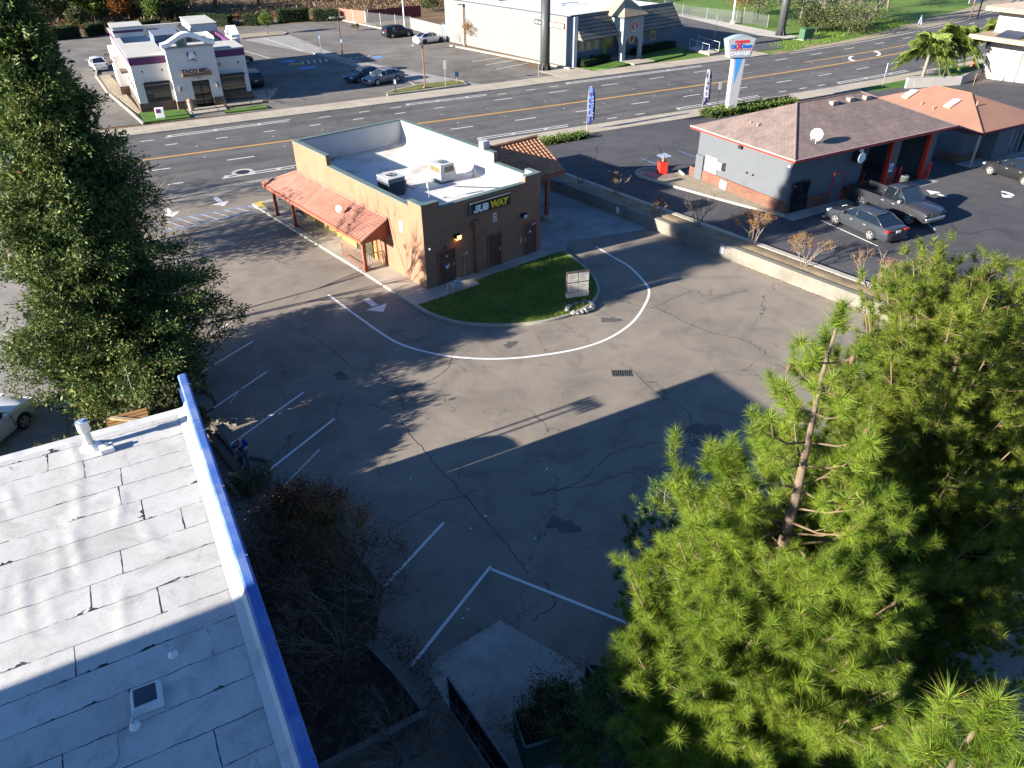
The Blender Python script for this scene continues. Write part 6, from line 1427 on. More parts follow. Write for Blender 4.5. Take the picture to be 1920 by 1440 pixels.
c = G(760, 50); fp = thing('flag_pole', 'white pole behind the black sport utility car', 'pole', (-16.2, 129.3, 0), 0); b = MB(); b.tube([(0, 0, 0), (0, 0, 4.6)], .11, 8); b.build('pole', WHITE, fp); b = MB(); b.tube([(0, 0, 4.6), (0, 0, 4.7)], .18, 8); b.build('finial', WHITE, fp)
# utility box by the road, far signs
c = G(1510, 74); ub = thing('utility_cabinet', 'dark green utility cabinet on the white gravel verge', 'utility cabinet', (c.x, c.y, 0), rad(28))
b = MB(); b.box(-.9, .9, -.5, .5, .08, 1.45); b.build('cabinet', mat('cabinet_green', (.05, .11, .06), .5, .1, 2), ub, bevel=.02); b = MB(); b.box(-1, 1, -.6, .6, 0, .08); b.build('plinth', M_KERB, ub); b = MB(); b.box(-.02, .02, -.51, -.501, .15, 1.4); b.build('door_seam', BLACKM, ub)
c1, c2 = G(1818, 36), G(1833, 37.5); bl = thing('billboard', 'white billboard seen from behind on brown wooden legs in the field', 'billboard', (c1.x, c1.y, 0), rad(30))
for x in (0, 2.0): b = MB(); b.tube([(x, 0, 0), (x, 0, 4.4)], .12, 6); b.build('leg', BROWNP, bl)
b = MB(); b.box(-1.2, 3.2, .14, .22, 2.3, 4.8); b.build('panel', mat('billboard_grey', (.55, .55, .56), .7, .06, 1), bl)
c = G(1724, 46); pr = thing('marker_post', 'small pale blue forked marker in the field beside the road', 'marker', (c.x, c.y, 0), 0); b = MB(); b.tube([(-.2, 0, 0), (0, 0, 1.3), (.25, 0, 0)], .1, 5); b.build('frame', mat('marker_blue', (.25, .33, .42), .6), pr)
c = G(1373, 45); lp = thing('flag_pole', 'slim white pole at the kerb of the green field', 'pole', (c.x, c.y, 0), 0); b = MB(); b.tube([(0, 0, 0), (0, 0, 7)], .13, 8); b.build('pole', WHITE, lp); b = MB(); b.box(-.3, .3, -.3, .3, 0, .4); b.build('base', M_KERB, lp)

# ================================================================== right edge: wall, pink building, palms lawn
b = MB(); b.prism([tuple(p.xy) for p in (G(1613, 166, .12), G(1655, 176, .12), G(1700, 166, .12), G(1790, 150, .12), G(1900, 130, .12), G(1900, 110, .12), G(1760, 130, .12), rp(34, NE(34) - 2.2))], .05, .16); struct(b.build('lawn', M_LAWN2))
b = MB(); wallstrip(b, [G(1697, 165, .2), G(1797, 161, .2), G(1835, 146, .2)], .35, 0, 1.2); tag(b.build('block_wall', mat('grey_block', (.33, .31, .29), .9, .1, 1, fine=.15)), 'low grey block wall behind the rust brown roof', 'wall')
_p = G(1880, 98, 4.5); PK = Frame((_p.x + 6.6, _p.y + 1.6), 28.9, .1)
pk = thing('apartment_building', 'white stucco apartment building with tan balconies and overhanging roofs', 'building', PK.o, PK.r); pk.scale = (1.5, 1.5, 1.5)
STW = mat('white_stucco_pink', (.33, .31, .295), .9, .05, 1, fine=.06); TAN = mat('tan_fascia', (.33, .24, .16), .8, .08, 1)
b = MB(); b.box(1.2, 14, 2.2, 5.4, 0, 4.6); b.build('wall', STW, pk)
for z, x0, y0 in ((2.9, -1.0, 1.0), (4.6, .0, -.6)):
    b = MB(); b.box(x0, 14.5, y0, 5.8, z, z + .28); b.build('balcony' if z < 4 else 'roof', TAN, pk)
b = MB(); b.add([(0, -.6, 4.89), (14.5, -.6, 4.89), (14.5, 5.8, 4.89), (0, 5.8, 4.89), (7, 2.6, 5.5)], [(0, 1, 4), (1, 2, 4), (2, 3, 4), (3, 0, 4)]); b.build('roof_slope', mat('tan_roof', (.4, .31, .24), .9, .12, 2), pk)
for p in ((.1, -.3), (5, -.3)): b = MB(); b.box(p[0], p[0] + .25, p[1], p[1] + .25, 0, 4.6); b.build('post', TAN, pk)
b = MB()
for k in range(22): b.box(-.8 + k * .3, -.76 + k * .3, 1.1, 1.14, 3.2, 4.0)
b.box(-.9, 6, 1.08, 1.16, 4.0, 4.06); b.build('balcony_rail', TAN, pk)
b = MB(); b.T = Matrix.Translation((-.2, 3.2, 3.3)) @ Matrix.Rotation(rad(-15), 4, 'Y'); b.box(-.5, .7, -.7, .9, 0, .06); b.build('solar_panel', mat('solar_blue', (.03, .04, .07), .3, .1, 3), pk)
for t in (3.7,):
    b = MB(); b.box(1.14, 1.19, t - .8, t + .8, .9 if t > 3.7 else .1, 2.1); w_ = b.build('window' , mat('curtain_glass', (.42, .44, .46), .3), pk); f = MB(); f.box(1.1, 1.139, t - .86, t - .8, .05, 2.15); f.box(1.1, 1.139, t + .8, t + .86, .05, 2.15); f.build('window_frame', TAN, w_)
b = MB(); b.prism([tuple(PK.w(*p).xy) for p in ((-5, -3), (14, -3), (14, 6.5), (-3.5, 6.5))], -.1, .03); struct(b.build('courtyard', mat('tan_courtyard', (.45, .36, .26), .9, .1, 1)))
gt = [G(1880, 200, .2), G(1893, 167, .2)]
gp = [PK.w(-3.2, 5.6), PK.w(.9, 5.4)]; tag(railing(None, [(p.x, p.y) for p in gp], .13, 1.5, TAN, .22, 'metal_gate'), 'tan barred metal gate beside the apartment building', 'gate')
c = PK.w(-2.2, 7.4); sc_ = thing('parked_bicycles', 'heap of grey stacked chairs under the tan gate', 'chairs', c, .4) if False else None
b = MB(); b.tube([(0, 0, 0), (0, 0, 1.3)], [.3, .12], 8); o = b.build('hydrant_cover', mat('coral_red', (.55, .14, .09), .6), loc=G(1824, 125, .12)); tag(o, 'coral red wrapped hydrant on the grass by the palms', 'hydrant')
# ================================================================== near white-roofed building
B = Frame(tuple(G(352, 712, 6.6).xy), 118.2)           # e1 runs away along the parapet, e2 to the left (inward)
# local x: distance back from the far end along the parapet (negative = towards us), y: inward
bld = thing('commercial_building', 'low commercial building with worn white roof and blue parapet, nearest the camera', 'building', B.o, B.r)
# in local axes: parapet along x from -34 (behind) to 0, building occupies y 0..18
BL, BD, RZ, PZ = 34.0, 19.0, 6.38, 6.6
XE = B.l(G(200, 803, RZ))[0]
BLUEP = mat('cobalt_parapet', (.05, .115, .36), .6, .16, 2.5, fine=.15, stain=(1.1, .44, .72, (.24, .30, .43, 1), .6))  # pale blotches put the cap's sunlit paleness into the blue
b = MB(); b.box(-BL, -.02, .05, .3, 0.002, RZ + .02); b.box(-BL, XE + .0, BD - .25, BD, .002, RZ - .02); b.box(XE - .25, XE, .3, BD - .25, .002, RZ - .02); b.box(-BL, -BL + .25, .3, BD - .25, .002, RZ); b.build('wall', mat('blue_wall', (.05, .09, .22), .8, .15, 1), bld)
# parapet with sloping painted cap
b = MB()
x0, x1 = -BL, .35
prof = [(-.02, 5.6), (-.02, PZ), (.03, PZ + .03), (.19, PZ + .03), (.23, PZ - .02), (.23, RZ + .03), (.19, 5.6)]
b.extr(prof, 'x', x0, x1); b.build('parapet', BLUEP, bld)
for k in range(8): b = MB(); b.box(-.3 - k * 2.45, -.27 - k * 2.45, -.026, .20, PZ - .3, PZ + .034); b.build('coping_joint', mat('joint_blue', (.12, .16, .27), .7, .2, 5), bld)
b = MB(); b.extr([(.232, RZ + .012), (.232, PZ - .03), (.242, PZ - .03), (.32, RZ + .05), (.5, RZ + .016)], 'x', x0, XE - .02); b.build('flashing', mat('white_flashing', (.50, .495, .48), .75, .05, 1, fine=.05, stain=(1.2, .5, .68, (.25, .245, .24, 1), .6)), bld)
# roof membrane: staggered rolls, torn dark seams
m, t, bs = new_mat('worn_white_membrane'); v = pos_node(t, obj=True)
n1 = noise(t, v, .6, 6, .65, .5); n2 = noise(t, v, 3.5, 6, .7, .8); n3 = noise(t, v, 30, 3)
c = ramp(t, n1, [(.25, (.42, .405, .38)), (.5, (.48, .465, .44)), (.75, (.53, .515, .49))]); c = mixc(t, c, ramp(t, n2, [(.25, (.86, .855, .85)), (.5, (1.01, 1.01, 1.01))]), 1.0, 'MULTIPLY'); c = mixc(t, c, ramp(t, n3, [(.3, (.86, .86, .86)), (.7, (1, 1, 1))]), 1.0, 'MULTIPLY')
sp = t.nodes.new('ShaderNodeSeparateXYZ'); t.links.new(v, sp.inputs[0])
wob = math_n(t, 'MULTIPLY', math_n(t, 'SUBTRACT', noise(t, v, 1.6, 5, .7), .5), .10)
xx = math_n(t, 'ADD', sp.outputs[0], wob); RWID = .74
row = math_n(t, 'FLOOR', math_n(t, 'DIVIDE', xx, RWID)); fr = math_n(t, 'FRACT', math_n(t, 'DIVIDE', xx, RWID))
wid = ramp(t, noise(t, v, 1.1, 4, .6), [(.44, (.016, .016, .016)), (.57, (.032, .032, .032)), (.67, (.17, .17, .17))])
seam = math_n(t, 'LESS_THAN', fr, wid)
rnd = t.nodes.new('ShaderNodeTexWhiteNoise'); rnd.noise_dimensions = '1D'; t.links.new(row, rnd.inputs['W'])
yy = math_n(t, 'ADD', sp.outputs[1], math_n(t, 'ADD', math_n(t, 'MULTIPLY', rnd.outputs[0], 3.0), math_n(t, 'MULTIPLY', wob, .6)))
fr2 = math_n(t, 'FRACT', math_n(t, 'DIVIDE', yy, 3.7)); seam2 = math_n(t, 'LESS_THAN', fr2, math_n(t, 'MULTIPLY', wid, .30))
brk = ramp(t, noise(t, v, 2.6, 3, .6), [(.36, (0, 0, 0)), (.43, (1, 1, 1))])
sm = math_n(t, 'MULTIPLY', math_n(t, 'MAXIMUM', seam, seam2), brk)
cell = t.nodes.new('ShaderNodeTexWhiteNoise'); cell.noise_dimensions = '2D'; cb = t.nodes.new('ShaderNodeCombineXYZ'); t.links.new(row, cb.inputs[0]); t.links.new(math_n(t, 'FLOOR', math_n(t, 'DIVIDE', yy, 3.7)), cb.inputs[1]); t.links.new(cb.outputs[0], cell.inputs['Vector'])
c = mixc(t, c, ramp(t, cell.outputs[0], [(0, (.91, .91, .91)), (1, (1.03, 1.03, 1.03))]), 1.0, 'MULTIPLY')
c = mixc(t, c, (.03, .028, .035, 1), sm)
c = mixc(t, c, (.27, .26, .245, 1), ramp(t, noise(t, v, .9, 7, .68, 1.2), [(.50, (0, 0, 0)), (.70, (.75, .75, .75))]))
tear = ramp(t, noise(t, v, 1.9, 6, .72, 1.2), [(.682, (0, 0, 0)), (.694, (1, 1, 1))]); c = mixc(t, c, (.09, .085, .085, 1), tear)
t.links.new(c, bs.inputs['Base Color']); bs.inputs['Roughness'].default_value = .8; bs.inputs['Specular IOR Level'].default_value = .2
hgt = math_n(t, 'ADD', math_n(t, 'MULTIPLY', fr, .35), math_n(t, 'MULTIPLY', n3, .15)); bump(t, bs, hgt, .35, .03)
M_MEMB = m
nx, ny = 130, 240; vs = []; b = MB(); wr_ = []
for k in range(46):                                    # long soft wrinkles in the membrane
    wr_.append((random.uniform(-13, -1), random.uniform(1.2, 12), random.uniform(.5, 1.4), random.uniform(.01, .022), random.uniform(-.25, .25)))
for i in range(nx + 1):
    for j in range(ny + 1):
        x = -20 + (20 + XE - .24) * i / nx; y = .5 + (BD - .5) * j / ny; z = RZ + .01 * math.sin(x * 1.3) * math.sin(y * .7)
        for (wx, wy, wl_, wh, sl) in wr_:
            dx = abs(x - wx)
            if dx < wl_: d_ = (y - wy - sl * (x - wx)) / .12; z += wh * math.exp(-d_ * d_) * (1 - (dx / wl_) ** 2)
        vs.append((x, y, z))
b.add(vs, [(i * (ny + 1) + j, (i + 1) * (ny + 1) + j, (i + 1) * (ny + 1) + j + 1, i * (ny + 1) + j + 1) for i in range(nx) for j in range(ny)])
b.build('roof', M_MEMB, bld, smooth=True)
b = MB(); b.box(-BL, -20.001, .3, BD, RZ - .1, RZ); b.build('roof_rear', M_MEMB, bld)
b = MB(); b.box(XE - .25, XE + .04, .36, BD + .03, RZ - .25, RZ - .005); b.build('roof_edge', mat('white_flashing', (.72, .72, .70), .75), bld)
ax = MB(); ax.extr([(.002, .002), (1.5, .002), (1.5, 2.5), (1.42, 2.9), (1.2, 3.2), (.9, 3.38), (.5, 3.45), (.002, 3.46)], 'y', .12, 7); ax.build('shade_annex', mat('shade_annex_render', (.3, .3, .32), .9), bld)  # unseen annex added to extend and round off the building's cast shadow
# roof fittings (things standing on the roof)
def onroof(px, py): q = G(px, py, RZ); return q
c = onroof(171, 838); vp = thing('flue', 'galvanised flue with round cap near the far roof edge', 'flue', (c.x, c.y, RZ), 0)
b = MB(); b.tube([(0, 0, 0), (0, 0, .12)], [.26, .13], 12); b.build('flashing_collar', WHITE, vp)
b = MB(); b.tube([(0, 0, .1), (0, 0, .6)], .10, 14); b.build('pipe', mat('dull_galvanised', (.45, .47, .47), .45, .15, 6, metal=.4), vp, smooth=False)
b = MB(); b.tube([(0, 0, .52), (0, 0, .79)], .15, 18, 0); b.tube([(0, 0, .791), (0, 0, .795)], .13, 18, 1); b.tube([(0, 0, .792), (0, 0, .83)], .07, 12, 0); b.build('cap', [mat('bright_galvanised', (.62, .62, .62), .3, .1, 6, metal=.7), mat('cap_blue', (.25, .35, .5), .4)], vp)
c = onroof(202, 845); jb = thing('roof_box', 'small white roof fitting with a dark hole beside the flue', 'roof fitting', (c.x, c.y, RZ), rad(30)); b = MB(); b.box(-.16, .16, -.14, .14, 0, .14); b.build('box', WHITE, jb, bevel=.02); b = MB(); b.tube([(.02, .02, .14), (.02, .02, .2)], .06, 10); b.build('spout', STEEL, jb)
c = onroof(276, 1312); sk = thing('roof_skylight', 'small square skylight with dark pane in the shaded part of the roof', 'skylight', (c.x, c.y, RZ), rad(27))
b = MB(); s_ = .21; b.add([(-s_ - .05, -s_ - .05, 0), (s_ + .05, -s_ - .05, 0), (s_ + .05, s_ + .05, 0), (-s_ - .05, s_ + .05, 0), (-s_, -s_, .14), (s_, -s_, .14), (s_, s_, .14), (-s_, s_, .14)], [(0, 1, 5, 4), (1, 2, 6, 5), (2, 3, 7, 6), (3, 0, 4, 7), (4, 5, 6, 7)]); b.build('kerb', mat('skylight_white', (.6, .6, .6), .7), sk)
b = MB(); b.box(-s_ + .03, s_ - .03, -s_ + .03, s_ - .03, .141, .15); b.build('pane', mat('smoked_pane', (.05, .055, .07), .25, .3, 2), sk)
for px, py, lab in ((325, 1228, 'stubby white roof vent above the skylight'), (253, 1362, 'stubby white roof vent below the skylight, with a cable')):
    c = onroof(px, py); u = thing('roof_vent', lab, 'roof vent', (c.x, c.y, RZ), 0); b = MB(); b.tube([(0, 0, 0), (0, 0, .1)], [.1, .045], 10); b.build('base', WHITE, u); b = MB(); b.tube([(0, 0, .08), (0, 0, .2)], .03, 8); b.build('pipe', mat('dull_pipe', (.5, .5, .5), .5), u)
cab = [onroof(*p) for p in ((253, 1362), (232, 1368), (222, 1385), (224, 1420), (210, 1440), (150, 1452))]; b = MB(); b.tube([q + Vector((0, 0, .03)) for q in smooth_pts(cab, 5)] and [Vector((q.x, q.y, RZ + .04)) for q in smooth_pts(cab, 5)], .014, 5); tag(b.build('cable', mat('grey_cable', (.25, .25, .26), .6)), 'thin grey cable snaking across the shaded white roof', 'cable')
# taller wing behind the camera that keeps part of the roof in shade
pA = G(0, 1292, RZ); pB = G(222, 1207, RZ)
tw = thing('tall_wing', 'taller plain building standing behind the white roof, outside the picture', 'building', (0, 0, 0), 0)
dS = Vector((math.cos(SUN_A), math.sin(SUN_A), 0)); nS = Vector((dS.y, -dS.x, 0)); q0 = Vector((pB.x, pB.y, 0)) - dS * 17
WING_H = 13.9
bb_ = MB(); bb_.prism([tuple(p.xy) for p in (q0, q0 + nS * 26, q0 + nS * 26 - dS * 12, q0 - dS * 12)], 0, WING_H); bb_.build('wall', mat('plain_render', (.4, .38, .35), .9), tw)

# ================================================================== beds, timber and bins beside the near building
bed = [B.w(-.2, -.01), B.w(-.2, -1.2), G(520, 905), G(620, 975), G(720, 1105), G(700, 1210), G(805, 1330), G(615, 1432), B.w(-13, -.01)]
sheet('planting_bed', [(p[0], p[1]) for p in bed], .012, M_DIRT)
kb = MB(); wallstrip(kb, [G(690, 1205, .35), G(745, 1262, .35), G(795, 1328, .35)], .2, 0, .38); wallstrip(kb, [G(800, 1335, .35), G(705, 1385, .35), G(600, 1440, .35)], .2, 0, .38); tag(kb.build('planter_kerb', mat('mossy_concrete', (.15, .15, .125), .95, .3, 2, fine=.3)), 'low mossy concrete planter edge below the bare shrubs', 'planter')
sheet('bin_pad', [G(938, 1163), G(822, 1232), G(800, 1260), G(905, 1430), G(960, 1480), G(1060, 1440), G(1160, 1330), G(1070, 1240), G(1000, 1200)], .02, M_DUMP)
SLAT = rows_mat('dark_slats', (.035, .03, .034), (.012, .012, .014), 'X', .09, .3, .8, .15, obj=True)
RAILM = mat('fence_rail', (.13, .135, .145), .6, .12, 5)
def enclosure(pts, hh, lab):
    f = thing('slatted_fence', lab, 'fence', (pts[0].x, pts[0].y, 0), math.atan2(pts[1].y - pts[0].y, pts[1].x - pts[0].x)); L = (pts[1] - pts[0]).length
    b = MB(); b.box(0, L, -.015, .015, .05, hh - .05); b.build('slats', SLAT, f)
    b = MB(); b.tube([(0, 0, hh), (L, 0, hh)], .035, 8); b.build('rail', RAILM, f); b = MB(); b.tube([(0, -.02, .45), (L, -.02, .45)], .02, 6); b.build('rail', RAILM, f)
    n = max(1, int(L / 2.2))
    for i in range(n + 1): b = MB(); b.tube([(L * i / n, 0, 0), (L * i / n, 0, hh + .04)], .04, 8); b.build('post', RAILM, f)
    return f
enclosure([G(846, 1330), G(990, 1545)], 1.35, 'dark slatted fence panel left of the bin pad')
enclosure([G(1096, 1305), G(1170, 1420)], 1.35, 'dark slatted fence panel right of the bin pad, running towards us')
enclosure([G(1096, 1303), G(1185, 1318)], 1.35, 'dark slatted fence panel right of the bin pad, running sideways under the pine')
gd = [G(962, 1336, 1.2), G(1078, 1302, 1.2), G(1106, 1350, 1.2), G(985, 1394, 1.2)]
dm = thing('skip_bin', 'open green metal skip bin half hidden by an olive shrub', 'skip', (gd[0].x, gd[0].y, 0), math.atan2(gd[1].y - gd[0].y, gd[1].x - gd[0].x)); L = (gd[1] - gd[0]).length; Wd = .95
GRM = mat('skip_green', (.035, .085, .06), .5, .2, 3, stain=(3, .55, .7, (.06, .04, .03, 1), .5))
b = MB(); b.box(0, L, -.04, 0, .15, 1.2); b.box(0, L, -Wd, -Wd + .04, .15, 1.2); b.box(0, .04, -Wd + .04, -.04, .15, 1.2); b.box(L - .04, L, -Wd + .04, -.04, .15, 1.2); b.box(.04, L - .04, -Wd + .04, -.04, .15, .2); b.build('body', GRM, dm)
b = MB(); 
for p, q in (((0, 0), (L, 0)), ((L, 0), (L, -Wd)), ((L, -Wd), (0, -Wd)), ((0, -Wd), (0, 0))): b.tube([(*p, 1.22), (*q, 1.22)], .04, 6)
b.build('rim', mat('skip_rim', (.07, .15, .11), .5), dm)
b = MB()
for k in range(7): b.ball((random.uniform(.3, L - .3), random.uniform(-Wd + .2, -.2), random.uniform(.35, .7)), random.uniform(.15, .26), 0, 8, 6, .8)
b.build('rubbish_bag', mat('bag_black', (.02, .02, .022), .35), dm)
# timbers by the wall
def timber(p, q, w_, h_, z0, lab, m=WOOD, name='timber'):
    p, q = Vector((*p[:2], 0)), Vector((*q[:2], 0)); L = (q - p).length; o = MB(); o.box(0, L, -w_ / 2, w_ / 2, 0, h_); ob = o.build(name, m, loc=(p.x, p.y, z0), bevel=.015); ob.rotation_euler = (0, 0, math.atan2(q.y - p.y, q.x - p.x)); tag(ob, lab, 'timber'); return ob
OLDW = mat('old_timber', (.12, .105, .08), .9, .25, 4, fine=.3)
timber(G(392, 815), G(472, 930), .16, .2, .0, 'long weathered timber rail on the ground beside the blue wall', OLDW)
timber(G(398, 800), G(485, 905), .14, .14, 0, 'thin dark timber sleeper on the car park side of the rail', OLDW)
for i, (p, q, z, lab) in enumerate((((425, 905), (452, 938), .12, 'short sunlit plank nearest the blue wall'), ((432, 895), (460, 928), .2, 'pale sunlit plank in the middle of the pallet pile'), ((440, 900), (466, 918), .28, 'topmost short plank of the pallet pile'))): timber(G(*p), G(*q), .16, .06, z, lab, mat('bright_wood', (.42, .31, .16), .8, .2, 5, fine=.3), 'plank')
# pallet at the far end of the roof building
c = at_dist(240, 778, 22.0); c = G(238, 783, 5.3)
pl = thing('timber_canopy', 'broken brown timber canopy just beyond the white roof edge', 'canopy', (c.x, c.y, 5.15), rad(28))
RUST = mat('orange_timber', (.30, .15, .05), .85, .25, 5, fine=.3)
for k in range(5): b = MB(); b.box(-.55, .55, -.42 + k * .18, -.28 + k * .18, 0, .05); b.build('board', RUST, pl)
b = MB(); b.T = Matrix.Rotation(rad(-38), 4, 'Z'); b.box(-.55, .5, -.06, .06, .055, .11); b.build('batten', WOOD, pl)
b = MB(); b.box(-.05, .05, -.05, .05, -5.15, 0); b.box(.4, .5, .3, .4, -5.15, 0); b.build('post', OLDW, pl)
# wheel stops
WS = mat('worn_wheel_stop', (.15, .14, .115), .9, .25, 3, fine=.3)
for (p, q), lab in zip((((397, 788), (446, 797)), ((463, 858), (504, 866)), ((362, 730), (392, 737))), ('wheel stop in the bay behind the walking person', 'wheel stop at the feet of the walking person', 'wheel stop at the tip of the blue parapet')):
    p_, q_ = G(*p), G(*q); L = (q_ - p_).length; b = MB(); b.extr([(-.1, 0), (.1, 0), (.06, .13), (-.06, .13)], 'x', 0, L); o = b.build('wheel_stop', WS, loc=(p_.x, p_.y, .004), bevel=.01); o.rotation_euler = (0, 0, math.atan2(q_.y - p_.y, q_.x - p_.x)); tag(o, lab, 'wheel stop', 'wheel stops of the sandwich shop bays')
WS2 = mat('pale_wheel_stop', (.42, .38, .30), .9, .15, 3, fine=.2)
for (p, q), lab in zip(((c5(238, 420), c5(262, 440)), (c5(285, 407), c5(308, 402)), (c5(940, 648), c5(975, 640))), ('pale wheel stop beside the red bin bed', 'pale wheel stop at the brick corner of the oil change shop', 'pale wheel stop in front of the dark grey saloon')):
    p_, q_ = G(*p, ZL), G(*q, ZL); L = max(1.1, (q_ - p_).length); b = MB(); b.extr([(-.1, 0), (.1, 0), (.06, .13), (-.06, .13)], 'x', 0, L); o = b.build('wheel_stop', WS2, loc=(p_.x, p_.y, ZL + .07), bevel=.01); o.rotation_euler = (0, 0, math.atan2(q_.y - p_.y, q_.x - p_.x)); tag(o, lab, 'wheel stop', 'wheel stops of the oil change lot')
# white litter on the asphalt
b = MB()
for px, py in ((878, 1143), (883, 991), (910, 968), (990, 1065), (868, 1160), (1003, 1010), (633, 846), (731, 887), (770, 898), (690, 980), (1025, 880)):
    c = G(px, py, .01); n_ = 6; r0 = random.uniform(.02, .05); b.add([(c.x + r0 * random.uniform(.6, 1.3) * math.cos(k), c.y + r0 * random.uniform(.6, 1.3) * math.sin(k), .012 + random.uniform(0, .02)) for k in range(n_)], [tuple(range(n_))])
b.build('litter', WHITE)['kind'] = 'stuff'
# kerb and lit ground bottom right
bp = [G(1690, 1452), G(1775, 1382), G(1800, 1395), G(1730, 1470)]
b = MB(); b.prism([tuple(p.xy) for p in (G(1660, 1475), G(1772, 1380), G(1792, 1392), G(1690, 1490))], 0, .45); tag(b.build('low_wall', M_RET, bevel=.02), 'low pale concrete wall end under the pines at the bottom right', 'wall')

# ================================================================== person walking beside the timber rail
SKIN = mat('skin', (.50, .30, .21), .6, .08, 6); HAIR = mat('light_brown_hair', (.32, .19, .09), .6, .25, 12); SHIRT = mat('royal_blue_shirt', (.02, .03, .30), .8, .12, 6); JEANS = mat('grey_blue_jeans', (.07, .085, .11), .85, .15, 8); SHOE = mat('pale_shoe', (.40, .36, .32), .7)
pc = (G(456, 879) + G(471, 886)) / 2
pe = thing('person', 'person in blue top and jeans walking while looking at a phone', 'person', (pc.x, pc.y, .004), rad(-62))
def skin_obj(name, verts, edges, radii, m, parent, sub=2, root=0):
    me = bpy.data.meshes.new(name); me.from_pydata([Vector(v_) for v_ in verts], edges, []); o = bpy.data.objects.new(name, me); COL.objects.link(o); o.parent = parent
    sk_ = o.modifiers.new('skin', 'SKIN'); 
    for i, r_ in enumerate(radii):
        d_ = me.skin_vertices[0].data[i]; d_.radius = r_ if hasattr(r_, '__len__') else (r_, r_); d_.use_root = (i == root)
    s_ = o.modifiers.new('sub', 'SUBSURF'); s_.levels = sub; s_.render_levels = sub; me.materials.append(m); return o
# x forward, y left; 1.66 m tall, mid stride, head bowed
BV = {'pelvis': (0, 0, .90), 'waist': (.0, 0, 1.05), 'chest': (.02, 0, 1.25), 'neck': (.05, 0, 1.41), 'skull': (.10, 0, 1.49), 'crown': (.13, 0, 1.58),
      'lhip': (0, .09, .86), 'lknee': (.20, .10, .49), 'lank': (.22, .10, .09), 'ltoe': (.40, .11, .045), 'rhip': (0, -.09, .86), 'rknee': (-.02, -.10, .46), 'rank': (-.26, -.10, .14), 'rtoe': (-.13, -.11, .04),
      'lsho': (.02, .17, 1.36), 'lelb': (.05, .23, 1.10), 'lwri': (.24, .10, 1.17), 'lhand': (.30, .06, 1.21), 'rsho': (.02, -.17, 1.36), 'relb': (-.06, -.25, 1.10), 'rwri': (.02, -.27, .88), 'rhand': (.04, -.27, .80)}
K = list(BV); BE = [('pelvis', 'waist'), ('waist', 'chest'), ('chest', 'neck'), ('neck', 'skull'), ('skull', 'crown'), ('pelvis', 'lhip'), ('lhip', 'lknee'), ('lknee', 'lank'), ('lank', 'ltoe'), ('pelvis', 'rhip'), ('rhip', 'rknee'), ('rknee', 'rank'), ('rank', 'rtoe'), ('chest', 'lsho'), ('lsho', 'lelb'), ('lelb', 'lwri'), ('lwri', 'lhand'), ('chest', 'rsho'), ('rsho', 'relb'), ('relb', 'rwri'), ('rwri', 'rhand')]
BR = dict(pelvis=(.14, .10), waist=(.12, .09), chest=(.14, .10), neck=.05, skull=(.078, .09), crown=(.07, .08), lhip=.085, lknee=.058, lank=.038, ltoe=.035, rhip=.085, rknee=.058, rank=.038, rtoe=.035, lsho=.052, lelb=.038, lwri=.026, lhand=.03, rsho=.052, relb=.038, rwri=.026, rhand=.03)
fing_v, fing_e, fing_r = [], [], []
V_ = [BV[k] for k in K]; E_ = [(K.index(a), K.index(b_)) for a, b_ in BE]; R_ = [BR[k] for k in K]
for hand, sg in (('lhand', 1), ('rhand', -1)):
    h0 = Vector(BV[hand]); w0 = Vector(BV['lwri' if sg > 0 else 'rwri']); d_ = (h0 - w0).normalized(); sd = Vector((.3, .95 * -sg, 0)).normalized()
    for k in range(4):
        L = (.075, .085, .08, .062)[k]; p0 = h0 + sd * (k - 1.5) * .018 + d_ * .02; i0 = len(V_); V_ += [p0, p0 + d_ * L * .55 + Vector((.01, 0, 0)), p0 + d_ * L + Vector((.03, 0, -.01))]; E_ += [(K.index(hand), i0), (i0, i0 + 1), (i0 + 1, i0 + 2)]; R_ += [.009, .008, .007]
    i0 = len(V_); V_ += [h0 + sd * -.04, h0 + sd * -.05 + d_ * .04]; E_ += [(K.index(hand), i0), (i0, i0 + 1)]; R_ += [.010, .008]
skin_obj('body', V_, E_, R_, SKIN, pe)
def sub(keys, grow, name, m, extra=None):
    vs_ = [BV[k] for k in keys]; es_ = [(keys.index(a), keys.index(b_)) for a, b_ in BE if a in keys and b_ in keys]; rs_ = [tuple(x + grow for x in (BR[k] if hasattr(BR[k], '__len__') else (BR[k],) * 2)) for k in keys]
    return skin_obj(name, vs_, es_, rs_, m, pe)
sub(['pelvis', 'waist', 'chest', 'lsho', 'lelb', 'rsho', 'relb'], .018, 'shirt', SHIRT)
sub(['pelvis', 'lhip', 'lknee', 'lank', 'rhip', 'rknee', 'rank'], .013, 'trousers', JEANS)
for s_ in 'lr': skin_obj('shoe', [BV[s_ + 'ank'], Vector(BV[s_ + 'toe']), Vector(BV[s_ + 'toe']) + Vector((.06, 0, 0))], [(0, 1), (1, 2)], [.05, .046, .034], SHOE, pe)
hv = [(.06, 0, 1.60), (.03, 0, 1.52), (-.02, 0, 1.40), (-.03, 0, 1.28), (.09, .075, 1.46), (.09, -.075, 1.46)]
skin_obj('hair', hv, [(0, 1), (1, 2), (2, 3), (1, 4), (1, 5)], [(.09, .1), (.10, .11), (.10, .07), (.07, .04), (.03, .05), (.03, .05)], HAIR, pe)
fc = MB(); fc.ball((.205, .03, 1.505), .010, 0, 6, 5); fc.ball((.205, -.03, 1.505), .010, 0, 6, 5); fc.tube([(.20, 0, 1.50), (.222, 0, 1.475)], [.008, .014], 6, 1); fc.box(.193, .205, -.022, .022, 1.438, 1.446, 2); fc.build('face', [BLACKM, SKIN, mat('lips', (.4, .14, .12), .5)], pe)
